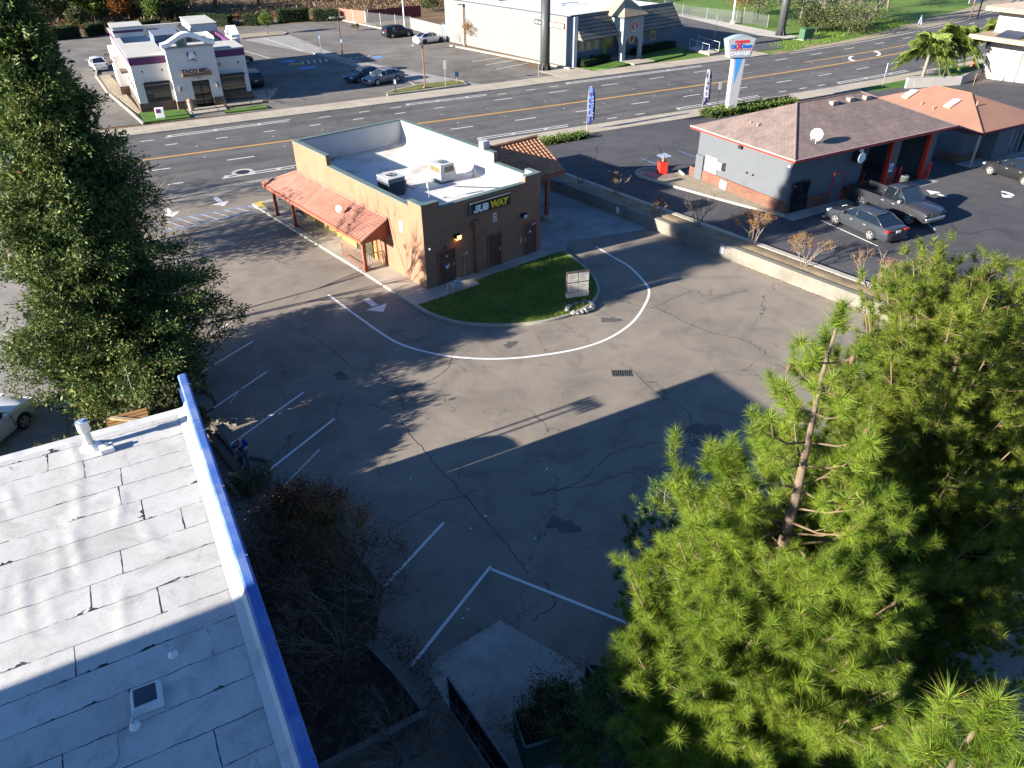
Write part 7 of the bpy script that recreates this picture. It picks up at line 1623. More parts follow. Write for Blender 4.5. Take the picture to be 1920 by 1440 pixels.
ph = MB(); ph.T = Matrix.Translation((.345, .05, 1.25)) @ Matrix.Rotation(rad(-35), 4, 'Y'); ph.box(-.006, .006, -.036, .036, -.07, .07); pho = ph.build('phone', BLACKM); bpy.context.view_layer.update(); pho.matrix_world = pe.matrix_world.copy(); tag(pho, 'black phone held in the raised hand of the walking person', 'phone')
# ================================================================== vegetation
def rdirs(n): 
    d = RNG.normal(size=(n, 3)); return d / np.linalg.norm(d, axis=1, keepdims=True)
def leaf_quads(P, D, L, Wd):
    """kite shaped leaves: base P, direction D (n,3), length L (n), width Wd (n)"""
    n = len(P); r = rdirs(n); s_ = np.cross(D, r); s_ /= np.linalg.norm(s_, axis=1, keepdims=True) + 1e-9
    nn = np.cross(D, s_)
    V = np.zeros((n, 4, 3)); L = L[:, None]; Wd = Wd[:, None]
    V[:, 0] = P; V[:, 1] = P + D * L * .5 + s_ * Wd * .5; V[:, 2] = P + D * L + nn * L * .1; V[:, 3] = P + D * L * .5 - s_ * Wd * .5
    return V.reshape(-1, 3), np.arange(4 * n).reshape(n, 4)
def clump_leaves(C, R, per, L, Wd, out=None, up=.3, flat=.8):
    """leaves around clump centres C (k,3) of radius R (k)"""
    k = len(C); idx = np.repeat(np.arange(k), per); n = len(idx)
    off = RNG.normal(size=(n, 3)) * .5; off[:, 2] *= flat
    P = C[idx] + off * R[idx][:, None]
    D = off / (np.linalg.norm(off, axis=1, keepdims=True) + 1e-6) + RNG.normal(size=(n, 3)) * .7 + np.array([0, 0, up])
    if out is not None: D += out[idx] * .6
    D /= np.linalg.norm(D, axis=1, keepdims=True)
    return leaf_quads(P, D, L * RNG.uniform(.6, 1.3, n), Wd * RNG.uniform(.6, 1.3, n))
def limbs(mb, base, h, r0, tips, n=6, frac=.75, wig=.04):
    """trunk up to h, then a limb to every tip"""
    base = Vector(base); top = base + Vector((random.uniform(-.1, .1) * h * .3, random.uniform(-.1, .1) * h * .3, h))
    mb.tube([base - Vector((0, 0, .1)), base.lerp(top, .33) + Vector((random.uniform(-1, 1), random.uniform(-1, 1), 0)) * wig * h, base.lerp(top, .7), top], [r0 * 1.15, r0 * .9, r0 * .7, r0 * .45], n)
    for t_ in tips:
        t_ = Vector(t_); s0 = base.lerp(top, random.uniform(.45, 1)); m_ = s0.lerp(t_, .5) + Vector((0, 0, random.uniform(.0, .12) * (t_ - s0).length)); mb.tube([s0, m_, t_], [r0 * .38, r0 * .22, r0 * .08], 4)
def broad_tree(label, loc, h, rx, rz, lm, bark=BARK, leaf=.3, nclump=60, per=60, trunk=None, name='tree', group=None, r0=None, cr=.28, seed=None, flat=.8):
    loc = Vector(loc); t_ = thing(name, label, 'tree', loc, 0, group); trunk = trunk if trunk is not None else h - rz * 1.7
    c0 = np.array([0, 0, h - rz]); d = rdirs(nclump); rr = RNG.uniform(.35, 1, nclump) ** .6; lump = 1 + .22 * np.sin(d[:, :1] * 5 + d[:, 1:2] * 4 + loc.x)
    C = c0 + d * rr[:, None] * np.array([rx, rx, rz]) * lump; C = C[C[:, 2] > max(.2, trunk * .8)]
    R = np.full(len(C), rx * cr) * RNG.uniform(.7, 1.3, len(C))
    b_ = MB(); limbs(b_, (0, 0, 0), max(trunk, .3) + rz * .6, r0 or max(.06, h * .022), [tuple(p) for p in C[:: max(1, len(C) // 14)]]); b_.build('trunk', bark, t_, smooth=True)
    V, F = clump_leaves(C, R, per, leaf, leaf * .5, flat=flat); np_obj('crown', V, F, lm, t_); return t_
GREEN_A = leaf_mat('laurel_leaf', (.006, .014, .004), (.02, .042, .008), (.055, .085, .014), .2)
CON_L = leaf_mat('redwood_leaf', (.016, .034, .011), (.064, .104, .024), (.20, .235, .06), .2, .55, .03)
GREEN_B = leaf_mat('bright_leaf', (.03, .055, .008), (.085, .14, .02), (.17, .22, .04), .3)
GREEN_C = leaf_mat('grey_green_leaf', (.03, .036, .014), (.075, .085, .03), (.15, .15, .06), .25)
OLIVE = leaf_mat('olive_leaf', (.02, .026, .008), (.055, .062, .018), (.11, .11, .035), .25)
ORANGE = leaf_mat('autumn_leaf', (.10, .035, .01), (.25, .10, .02), (.40, .20, .05), .3)
RUSTL = leaf_mat('rust_leaf', (.10, .045, .016), (.23, .11, .03), (.36, .20, .07), .25)
DRY = leaf_mat('dry_leaf', (.06, .026, .012), (.14, .06, .026), (.24, .12, .055), .2)
BARE = leaf_mat('bare_twig_mass', (.07, .048, .036), (.16, .115, .085), (.27, .21, .16), .1)
PINE_L = leaf_mat('pine_needle', (.045, .092, .01), (.155, .24, .02), (.31, .38, .05), .4, .45, .05)
PINE_D = leaf_mat('pine_needle_dense', (.03, .06, .008), (.13, .185, .018), (.27, .315, .04), .4, .5, .05)
PINE_S = leaf_mat('pine_needle_young', (.02, .05, .014), (.06, .12, .03), (.13, .2, .05), .3, .5)

# ---- the big redwood at the left
c = G(272, 742); RWX = Vector((c.x - .3, c.y - .1, 0))
rwd = thing('conifer_tree', 'tall dense conifer with broken layered foliage beside the white roof', 'tree', RWX)
Hh = 16.2; tips = []; C = []; Rr = []; OUT = []
b = MB(); b.tube([(0, 0, -.1), (.05, 0, 4), (0, .08, 9), (.05, 0, 14), (0, 0, Hh)], [.42, .34, .25, .13, .03], 9); br_ = MB()
z = .9
while z < Hh - .3:
    u = z / Hh; Rb = 4.2 * (1 - u) ** .74 * (1.0 if z > 2.2 else .62 + .18 * z) + .25; nb = max(4, int(9 - 4 * u))
    for k in range(nb):
        a = random.uniform(0, 2 * math.pi); Lb = Rb * random.uniform(.62, 1.12) * (1.18 if math.cos(a) > .5 and z < 5 else 1); dr = random.uniform(-.22, .06); d = Vector((math.cos(a), math.sin(a), dr)).normalized()
        p0 = Vector((0, 0, z)); p1 = p0 + d * Lb * .6 + Vector((0, 0, .1 * Lb)); p2 = p0 + d * Lb + Vector((0, 0, .12 * Lb)); br_.tube([p0, p1, p2], [.06 * (1 - u) + .02, .03, .01], 4)
        ns = int(6 + Lb * 4.4)
        for s_ in range(ns):
            w_ = .30 + .72 * (s_ + random.random()) / ns; q = p0.lerp(p1, w_ / .6) if w_ < .6 else p1.lerp(p2, (w_ - .6) / .4); sp_ = .13 * Lb * (1.1 - abs(w_ - .7)); side = Vector((-d.y, d.x, 0)) * random.gauss(0, sp_)
            q = q + side + Vector((0, 0, random.gauss(0, .12))); C.append(q); Rr.append(random.uniform(.20, .40)); OUT.append(d + Vector((0, 0, .15)) + side * .4)
    z += random.uniform(.30, .46)
C = np.array(C); Rr = np.array(Rr); OUT = np.array(OUT)
V, F = clump_leaves(C, Rr, 62, .175, .052, OUT, .12, .7)
Ci = np.array([(math.cos(a_) * r_, math.sin(a_) * r_, z_) for a_, r_, z_ in zip(RNG.uniform(0, 6.3, 1500), RNG.uniform(1, 1, 1500), RNG.uniform(.6, 14.5, 1500))]); kk = RNG.uniform(.12, .66, 1500) * (4.2 * (1 - Ci[:, 2] / Hh) ** .72); Ci[:, 0] *= kk; Ci[:, 1] *= kk; V2, F2 = clump_leaves(Ci, np.full(1500, .5), 40, .24, .13); F = np.concatenate([F, F2 + len(V)]); V = np.concatenate([V, V2])  # inner leaf clumps added so the crown casts a denser shadow
np_obj('crown', V, F, CON_L, rwd); b.build('trunk', GREYBARK, rwd, smooth=True); br_.build('branches', GREYBARK, rwd, smooth=True)

# ---- pines
def needle_tuft(n=70, L=.22, w=.0065, spread=1.0):
    az = RNG.uniform(0, 2 * np.pi, n); el = RNG.normal(.62, .38, n); d = np.stack([np.cos(az) * np.cos(el), np.sin(az) * np.cos(el), np.sin(el)], 1)
    base = np.zeros((n, 3)); base[:, 2] = RNG.uniform(-.85, .02, n) * L; LL = L * RNG.uniform(.55, 1.1, n)
    s_ = np.cross(d, rdirs(n)); s_ /= np.linalg.norm(s_, axis=1, keepdims=True)
    V = np.zeros((n, 3, 3)); V[:, 0] = base + s_ * w; V[:, 1] = base - s_ * w; tip = base + d * LL[:, None]; tip[:, 2] -= .10 * LL * np.abs(d[:, 0]); V[:, 2] = tip
    return V.reshape(-1, 3)
def make_pine(label, loc, H, R, lm, crown0=.25, whorl=.5, needle=.21, nn=60, power=.75, bmax=6, dens=1.0, cones=0, wid=.0065, name='pine_tree', group='pines beside the car park', bare_top=0.0, bark=BARK, lean=(0, 0)):
    loc = Vector(loc); t_ = thing(name, label, 'tree', loc, 0, group)
    tr = MB(); N_ = 12; tr.tube([(lean[0] * k / N_ + .04 * math.sin(k), lean[1] * k / N_ + .04 * math.cos(k * 1.7), H * k / N_ - .1) for k in range(N_ + 1)], [max(.018, .018 * H * (1 - k / N_) ** .8) for k in range(N_ + 1)], 8)
    TP, TD = [], []; br = MB(); tipends = []
    def axis(z): return Vector((lean[0] * z / H, lean[1] * z / H, z))
    z = H * crown0
    while z < H - .35:
        u = (z - H * crown0) / (H * (1 - crown0)); Rb = R * min(1, (1 - u) ** power + .03) * (.75 + .25 * min(1, u / .12)); nb = random.randint(max(3, bmax - 2), bmax); op = bare_top > 0 and u > .62; nb = random.randint(3, 5) if op else nb; Rb *= .88 if op else 1
        ph0 = random.uniform(0, 6.3)
        for k in range(nb):
            a = ph0 + 2 * math.pi * k / nb + random.uniform(-.3, .3); Lb = Rb * random.uniform(.65, 1.15); rise = .15 + .55 * u; d = Vector((math.cos(a), math.sin(a), 0)); p0 = axis(z)
            p1 = p0 + d * Lb * .5 + Vector((0, 0, Lb * rise * .25)); p2 = p0 + d * Lb * .85 + Vector((0, 0, Lb * rise * .7)); p3 = p0 + d * Lb + Vector((0, 0, Lb * (rise + .25)))
            r_ = .012 + .009 * Lb; br.tube([p0, p1, p2, p3], [r_, r_ * .8, r_ * .55, r_ * .35], 5); TP.append(p3); TD.append(d * .5 + Vector((0, 0, 1))); tipends.append(p3)
            ns = max(1, int(Lb * 3.6 * dens * (.6 if op else 1)))
            for s_ in range(ns):
                w_ = random.uniform(.42 if op else .28, .97); q = p0.lerp(p1, w_ * 2) if w_ < .5 else (p1.lerp(p2, (w_ - .5) / .35) if w_ < .85 else p2.lerp(p3, (w_ - .85) / .15)); sa = random.choice((-1, 1)) * random.uniform(.4, 1.2); sd = Vector((math.cos(a + sa), math.sin(a + sa), random.uniform(.15, .9))); Ls = random.uniform(.22, .6) * min(1.2, .5 + Lb * .3); e = q + sd * Ls
                br.tube([q, q + sd * Ls * .6 - Vector((0, 0, .03)), e], [.012, .009, .006], 4); TP.append(e); TD.append(sd.normalized() * .6 + Vector((0, 0, .8)))
                if Ls > .3 and random.random() < .7 * dens: TP.append(q + sd * Ls * .5 + Vector((random.gauss(0, .07), random.gauss(0, .07), .05))); TD.append(sd + Vector((0, 0, .6)))
                if random.random() < .5 * dens: e2 = e + Vector((random.gauss(0, .16), random.gauss(0, .16), random.uniform(-.05, .2))); TP.append(e2); TD.append(sd + Vector((0, 0, .8)))
        z += whorl * random.uniform(.75, 1.25) * (1 + bare_top * max(0, u - .55) * 2)
    top = axis(H); TP += [top, top - Vector((.05, 0, .12)), top - Vector((0, .06, .22))]; TD += [Vector((0, 0, 1)), Vector((.4, .2, 1)), Vector((-.4, -.2, 1))]
    Vs = []; variants = [needle_tuft(nn, needle, wid) for _ in range(6)]
    for p, d in zip(TP, TD):
        q = Vector(d).normalized().to_track_quat('Z', 'Y').to_matrix(); M3 = np.array(q) * random.uniform(.75, 1.2); a = random.uniform(0, 6.28); ca, sa = math.cos(a), math.sin(a); Vt = variants[random.randrange(6)] @ np.array([[ca, sa, 0], [-sa, ca, 0], [0, 0, 1]])
        Vs.append(Vt @ M3.T + np.array(p))
    V = np.concatenate(Vs); np_obj('crown', V, np.arange(len(V)).reshape(-1, 3), lm, t_); tr.build('trunk', bark, t_, smooth=True); br.build('branches', mat('pine_twig', (.17, .115, .07), .9, .25, 6, fine=.3), t_, smooth=True)
    if cones:
        cm = MB(); cm.tube([(0, 0, .07), (0, 0, .03), (0, 0, -.04), (0, 0, -.075)], [.012, .036, .03, .008], 8); c_ = cm.build('pine_cone', mat('cone_brown', (.13, .08, .042), .8, .3, 20, fine=.3), t_)
        for i in range(cones):
            o = c_ if i == 0 else c_.copy(); 
            if i: COL.objects.link(o)
            o.location = random.choice(tipends[len(tipends) // 4:]) + Vector((random.gauss(0, .08), random.gauss(0, .08), -.1)); o.rotation_euler = (random.uniform(-.6, .6), random.uniform(-.6, .6), 0)
    return t_, len(TP)
a_ = at_dist(1600, 575, 11.2); stats = []
_, n = make_pine('bright green sunlit pine nearest the camera, with long needles and a bare upper stem', (a_.x - .1, a_.y + .05, 0), a_.z, 3.05, PINE_L, .16, .31, .25, 190, .82, 7, 1.7, 16, .0036, bare_top=1.0); stats.append(n)
a_ = at_dist(1850, 535, 17.2); _, n = make_pine('dense darker pine filling the right edge behind the bright pine', (a_.x, a_.y, 0), a_.z, 3.5, PINE_D, .03, .30, .19, 100, .42, 8, 2.1, 0, .0045); stats.append(n)
pine2 = _
a_ = at_dist(1935, 515, 18.5); _, n = make_pine('pine cut by the right edge, its crown reaching above the dense dark pine', (a_.x + .8, a_.y, 0), a_.z + .2, 3.0, PINE_D, .2, .4, .18, 90, .6, 6, 1.5, 0, .005); stats.append(n)
a_ = at_dist(1255, 893, 19.5); _, n = make_pine('slim young pine standing in the shade left of the bright pine', (a_.x, a_.y, 0), a_.z, 1.5, PINE_S, .1, .42, .2, 50, .7, 5, 1.1, 0, .008); stats.append(n)
a_ = at_dist(1165, 1262, 16.0); _, n = make_pine('low dark young pine beside the slatted bin enclosure', (a_.x, a_.y, 0), max(2.5, a_.z), 1.5, PINE_S, .1, .4, .2, 50, .6, 6, 1.2, 0, .008); stats.append(n)
a_ = at_dist(1872, 1310, 8.6); _, n = make_pine('young sunlit pine top at the bottom right corner', (a_.x, a_.y, 0), a_.z, 1.0, PINE_L, .55, .42, .26, 240, .8, 5, 1.2, 0, .0032); stats.append(n)
print('tufts', stats)

# ---- crape myrtle shrubs on the strip: many stems, rust leaves
def twig_shrub(label, loc, h, spread, nstem, lm, leaves, group='shrubs on the planting strip', bark=GREYBARK, leaf=.07, depth=3, lw=.5, name='shrub', cat='shrub', r0=.035, leafsd=.06, droop=0.0):
    t_ = thing(name, label, cat, loc, random.uniform(0, 6), group); b_ = MB(); tips = []
    def grow(p, d, L, r, lv):
        e = p + d * L; m_ = p + d * L * .5 + Vector((random.gauss(0, .04), random.gauss(0, .04), 0)) * L; b_.tube([p, m_, e], [r, r * .85, r * .65], 4, cap=False)
        if lv >= 2: tips.append(m_)
        tips.append(e)
        if lv < depth:
            for _ in range(random.choice((2, 3, 3))): nd = (d + Vector((random.gauss(0, .42), random.gauss(0, .42), random.uniform(-.05 - droop, .35)))).normalized(); grow(e, nd, L * random.uniform(.55, .85), r * .62, lv + 1)
    for k in range(nstem):
        a = 2 * math.pi * k / nstem + random.uniform(-.4, .4); d = Vector((math.cos(a) * spread, math.sin(a) * spread, 1)).normalized(); grow(Vector((math.cos(a) * .06, math.sin(a) * .06, -.05)), d, h * .40, r0, 0)
    b_.build('stems', bark, t_, smooth=False)
    if leaves:
        T_a = np.array([tuple(x) for x in tips[len(tips) // 6:]]); idx = RNG.integers(0, len(T_a), leaves); P = T_a[idx] + RNG.normal(size=(leaves, 3)) * leafsd; D = rdirs(leaves) + np.array([0, 0, .2]); D /= np.linalg.norm(D, axis=1, keepdims=True)
        V, F = leaf_quads(P, D, RNG.uniform(.6, 1.3, leaves) * leaf, RNG.uniform(.6, 1.3, leaves) * leaf * lw); np_obj('foliage', V, F, lm, t_)
    return t_
sp_list = [((14.09, 40.57), 2.0, .34, 6, 2600, 'largest rust leaved shrub on the strip, in front of the brick wall corner'), ((16.07, 37.53), 1.8, .5, 5, 1500, 'rust leaved shrub on the strip opposite the parked grey saloon'), ((18.5, 34.8), 1.9, .7, 5, 1100, 'spreading thin rust shrub on the strip with forked pale stems'), ((21.5, 32.2), 1.75, .7, 5, 1100, 'thin rust shrub on the strip half hidden by the pine top'), ((11.46, 43.36), 1.9, .34, 6, 260, 'nearly bare dark shrub on the strip between two rust leaved ones'), ((9.33, 45.69), 1.0, .6, 5, 500, 'low tan shrub on the strip near the notice on the wall'), ((7.19, 49.04), 1.6, .32, 5, 420, 'small pale shrub on the strip in the canopy shade'), ((5.03, 51.65), 2.0, .36, 5, 160, 'bare dark shrub on the strip closest to the tiled canopy')]
for (x, y), h_, sp_, ns, lv, lab in sp_list: twig_shrub(lab, (x, y, .63), h_, sp_, ns, RUSTL, lv)
# ---- bare and mixed shrubs in the bed below the blue parapet
TW = mat('grey_twig', (.22, .17, .135), .9, .25, 8); TWD = mat('dark_twig', (.17, .13, .10), .9, .25, 8)
for px, py, h_, sp_, ns, lm, lv, lab, bk in ((560, 1100, 1.7, .7, 8, DRY, 500, 'bare twiggy shrub against the blue wall, middle of the bed', TW), (640, 1215, 2.0, .75, 9, DRY, 300, 'largest bare twiggy shrub above the mossy planter edge', TW), (560, 1010, 1.5, .6, 7, DRY, 1500, 'dark leafy shrub with dry brown leaves in the bed', TWD), (640, 1060, 1.6, .6, 7, ORANGE, 900, 'dark shrub with scattered orange leaves in the middle of the bed', TWD), (700, 1110, 1.4, .7, 7, DRY, 400, 'bare shrub hanging over the faded bay line', TW), (535, 985, .7, .5, 6, OLIVE, 1000, 'olive shrub at the end of the plank pile', TWD), (600, 970, 1.0, .6, 6, DRY, 800, 'brown shrub crossing the lowest bay line', TWD), (480, 925, .8, .5, 5, GREEN_C, 700, 'pale leaved low shrub at the foot of the blue wall', TWD), (760, 1420, 1.2, .8, 9, DRY, 60, 'bare grey brushwood below the planter, left of the slatted fence', TW), (870, 1440, 1.1, .8, 8, DRY, 60, 'bare grey brushwood against the slatted fence', TW), (600, 1320, 1.2, .7, 6, DRY, 200, 'low bare shrub inside the mossy planter', TWD)):
    c = G(px, py); twig_shrub(lab, (c.x, c.y, .01), h_ * 1.25, sp_ * 1.15, ns + 2, lm, lv * 4, 'shrubs in the shaded bed', bk, .08, 4 if bk is TW else 3, .5, r0=.022, leafsd=.16)
c = G(620, 1030); twig_shrub('green bamboo like shrub among the bare twigs', (c.x, c.y, 0), 1.7, .35, 9, GREEN_B, 900, 'shrubs in the shaded bed', TWD, .12, 2, .25, r0=.015)
c = G(1040, 1400); twig_shrub('olive green shrub growing in front of the green skip bin', (c.x, c.y, 0), 1.75, .5, 9, GREEN_C, 8000, None, TWD, .075, 3, .45, r0=.02, leafsd=.1)
# leaf litter (uncountable)
def litter(name, pts, n, m, z=.02, s_=.05, sd=.5):
    P = []; 
    for i in range(n):
        k = random.randrange(len(pts) - 1); p = Vector((*pts[k][:2], 0)).lerp(Vector((*pts[k + 1][:2], 0)), random.random()); P.append((p.x + random.gauss(0, sd), p.y + random.gauss(0, sd), z + random.uniform(0, .015)))
    P = np.array(P); D = rdirs(n); D[:, 2] *= .25; D /= np.linalg.norm(D, axis=1, keepdims=True); V, F = leaf_quads(P, D, RNG.uniform(.5, 1.3, n) * s_, RNG.uniform(.5, 1.3, n) * s_ * .6); o = np_obj(name, V, F, m); o['kind'] = 'stuff'
litter('leaf_litter', [G(690, 1180), G(760, 1215), G(790, 1260), G(830, 1340)], 1500, DRY, .03, .06, .28)
litter('leaf_litter', [G(1040, 1215), G(1085, 1260), G(1150, 1230)], 260, RUSTL, .03, .06, .25); litter('leaf_litter', [G(1380, 490), G(1500, 540), G(1640, 590), G(1740, 628)], 700, RUSTL, .012, .07, .16)
litter('leaf_litter', [G(480, 950), G(560, 1100), G(640, 1250), G(620, 1380)], 2600, DRY, .03, .07, .6); litter('leaf_litter', [G(820, 1235), G(938, 1165), G(1060, 1240)], 120, DRY, .03, .05, .1)
litter('leaf_litter', [G(500, 760), G(900, 800), G(1150, 900), G(900, 1100)], 260, DRY, .012, .06, 1.6); litter('leaf_litter', [wl(0, .9), wl(34, .9)], 900, DRY, .7, .06, .3)
# ivy and grass tufts in the cracks
# ---- trees and hedges
def hedge(label, p, q, w_, h_, lm=None, z0=0.0, leaf=.16, dens=130, group='clipped hedges behind the taco restaurant', core=True, rough=.1, name='hedge'):
    p, q = Vector((*p[:2], 0)), Vector((*q[:2], 0)); L = (q - p).length; t_ = thing(name, label, 'hedge', (p.x, p.y, z0), math.atan2(q.y - p.y, q.x - p.x), group)
    b_ = MB(); b_.box(.08, L - .08, -w_ / 2 + .1, w_ / 2 - .1, 0, h_ - .12); b_.build('stems', mat('hedge_core', (.010, .014, .006), .95, .3, 4), t_)
    area = 2 * L * h_ + L * w_ + 2 * w_ * h_; n = int(area * dens); u = RNG.uniform(0, 1, (n, 3)); P = u * np.array([L, w_, h_]) - np.array([0, w_ / 2, 0]); f = RNG.choice(5, n, p=np.array([L * h_, L * h_, L * w_, w_ * h_, w_ * h_]) / area); D = RNG.normal(size=(n, 3)) * .7
    for k, (ax, val, nd) in enumerate(((1, -w_ / 2, (0, -1, 0)), (1, w_ / 2, (0, 1, 0)), (2, h_, (0, 0, 1)), (0, 0, (-1, 0, 0)), (0, L, (1, 0, 0)))): m_ = f == k; P[m_, ax] = val + RNG.normal(0, rough, m_.sum()) - .05 * np.sign(val + 1e-6); D[m_] += np.array(nd)
    D /= np.linalg.norm(D, axis=1, keepdims=True); P[:, 2] = np.maximum(P[:, 2] + .06 * np.sin(P[:, 0] * 3), .03); V, F = leaf_quads(P - D * leaf * .4, D, RNG.uniform(.6, 1.3, n) * leaf, RNG.uniform(.6, 1.3, n) * leaf * .6); np_obj('foliage', V, F, lm or GREEN_A, t_); return t_
ta = lambda x, y: G(x * .21875, y * .21875); tb_ = lambda x, y: G(300 + x * .1875, y * .1875)
for p, q, lab, h_ in ((ta(440, 350), ta(690, 320), 'clipped hedge block at the far left, by the conifer', 1.7), (ta(750, 310), ta(900, 290), 'clipped hedge block behind the flat white canopy', 1.6), (ta(1150, 275), ta(1370, 240), 'clipped hedge block directly behind the restaurant roof', 1.4), (tb_(90, 235), tb_(395, 235), 'lighter topped hedge block behind the purple roof blocks', 1.5), (tb_(410, 245), tb_(715, 262), 'long clipped hedge block left of the small lollipop tree', 1.6), (tb_(860, 250), tb_(990, 250), 'short hedge block just behind the lollipop tree', 1.5), (tb_(1190, 225), tb_(1490, 205), 'tall clipped hedge block right of the lollipop tree', 1.9), (tb_(1545, 212), tb_(1785, 205), 'last clipped hedge block beside the red fence', 1.7)): hedge(lab, p, q, 1.5, h_)
hedge('leafy ground hedge by the road at the left feather flag', G(1010, 270, .2), G(1098, 255, .2), 1.3, .42, GREEN_B, .12, .14, 150, 'roadside hedges'); hedge('long leafy roadside hedge around the foot of the pylon sign', G(1322, 218, .2), G(1486, 193, .2), 1.7, .6, GREEN_B, .12, .15, 150, 'roadside hedges')
hedge('low dark hedge under the left windows of the white restaurant', W_.w(.9, -.3), W_.w(6.0, .1), 1.1, .7, None, .1, .13, 120, 'hedges of the white restaurant'); hedge('low dark hedge under the right windows of the white restaurant', W_.w(10.9, .2), W_.w(19.0, .5), 1.1, .8, None, .1, .13, 120, 'hedges of the white restaurant')
broad_tree('lollipop shaped clipped tree on the pebble island', (*tb_(1085, 345).xy, .1), 3.0, .95, .85, GREEN_B, leaf=.16, nclump=90, per=40, trunk=1.3, name='small_tree', r0=.09)
broad_tree('small autumn tree with orange and green leaves at the white wall', (*G(886, 86).xy, 0), 3.4, 1.15, 1.1, RUSTL, leaf=.17, nclump=70, per=34, trunk=1.3, name='small_tree', r0=.07); broad_tree('small grey green tree close to the white wall', (*G(901, 88).xy, 0), 3.0, .85, .95, GREEN_C, leaf=.16, nclump=50, per=30, trunk=1.2, name='small_tree', r0=.06); twig_shrub('thin bare sapling at the white wall', (*G(864, 82).xy, 0), 1.7, .5, 5, RUSTL, 120, None, BARK, .1, 2)
# hillside trees behind
HT_ = [(30, 30, 7.5, 3.6, 3.0, GREEN_A), (75, 28, 8, 3.8, 3.2, GREEN_A), (110, 18, 7, 3.2, 2.8, GREEN_A), (150, 20, 8, 3.5, 3.2, GREEN_A), (180, 34, 4.5, 1.8, 1.7, GREEN_B), (232, 33, 3.8, 2.0, 1.3, ORANGE), (250, 10, 7, 3.4, 2.8, GREEN_A), (292, 33, 4.6, 1.9, 2.0, GREEN_B), (330, 8, 8, 3.4, 3.2, GREEN_A), (200, 4, 8, 3.6, 3.2, GREEN_A), (150, 44, 3.2, 1.2, 1.4, GREEN_C)]
labs = ['dark leafy tree at the top left corner', 'dark tree second from the top left corner', 'dark tree above the far left hedge block', 'dark broad tree on the hillside left of the bright bush', 'bright green bushy tree behind the white canopy', 'yellow orange bush on the bank behind the hedges', 'dark tree in the middle of the hillside group', 'bright green upright tree behind the restaurant', 'dark tree at the right end of the hillside group', 'dark tree high on the bank at the picture top', 'grey green slim bush beside the far hedge']
for (px, py, h_, rx, rz, lm), lab in zip(HT_, labs):
    dk = lm is GREEN_A; c = Ghill(px, 30 + py * .35 if dk else py + 8); broad_tree(lab, (c.x, c.y, c.z - .1), h_, rx * (1.15 if dk else 1), h_ * .46 if dk else rz, lm, leaf=.34, nclump=110 if dk else 60, per=50, trunk=.5 if dk else None, group='trees on the hillside')
for px, py, hgt, lab in ((405, 15, 11, 'brown tree trunk on the dry slope, crown above the picture'), (486, 8, 11, 'pale tree trunk on the dry slope right of the thicker one')): c = Ghill(px, py); t_ = broad_tree(lab, (c.x, c.y, c.z - .1), hgt, 3.2, 2.6, GREEN_A, leaf=.36, nclump=50, per=40, trunk=7, group='tall trees on the dry slope', r0=.32)
for px, py, lab in ((336, 28, 'brown utility post on the bank behind the hedges'), (555, 4, 'thin post on the dry slope above the hedges')): c = Ghill(px, py); p_ = thing('utility_post', lab, 'post', c, 0); b = MB(); b.tube([(0, 0, -.2), (0, 0, 7.5)], .12, 6); b.build('pole', BROWNP, p_); b = MB(); b.tube([(0, -.5, 7.1), (0, .5, 7.1)], .05, 5); b.build('crossarm', BROWNP, p_)
c = G(762, 25); broad_tree('dark low bush behind the shaded red fence', (c.x + 4, c.y + 2, 0), 2.4, 2.0, 1.1, GREEN_A, leaf=.25, nclump=40, per=40, trunk=.6, group='bushes behind the fences')
for px, py, lab, lm, h_ in ((445, 46, 'reddish bare bush between two hedge blocks', DRY, 1.8), (270, 56, 'dry bush between the left hedge blocks', DRY, 1.6), (160, 66, 'tan dry bush beside the far left hedge block', DRY, 1.6), (519, 40, 'dry brown bush behind the lollipop tree', DRY, 1.5), (668, 58, 'vine bush climbing the sunlit red fence', GREEN_C, 1.2)): c = G(px, py); twig_shrub(lab, (c.x, c.y, 0), h_, .5, 7, lm, 900, 'dry bushes by the hedges', TWD, .14, 2, .5)
# dry scrub bank (reads as one mass)
P = []
for i in range(9000):
    x = random.uniform(-95, 12); 
    y0 = 131 + (x + 45) * .42 + 6; y = y0 + abs(random.gauss(0, 14)) + 2; P.append((x, y, hill(x, y) + random.uniform(0, .5)))
P = np.array(P); 
keep = ~((P[:, 0] > -32) & (P[:, 1] < 145)); P = P[keep]; D = rdirs(len(P)); D[:, 2] = np.abs(D[:, 2]) + .3; D /= np.linalg.norm(D, axis=1, keepdims=True); V, F = leaf_quads(P, D, RNG.uniform(.3, 1.1, len(P)), RNG.uniform(.08, .25, len(P))); o = np_obj('dry_scrub', V, F, leaf_mat('scrub_leaf', (.07, .04, .02), (.16, .10, .05), (.26, .19, .10), .2)); o['kind'] = 'stuff'
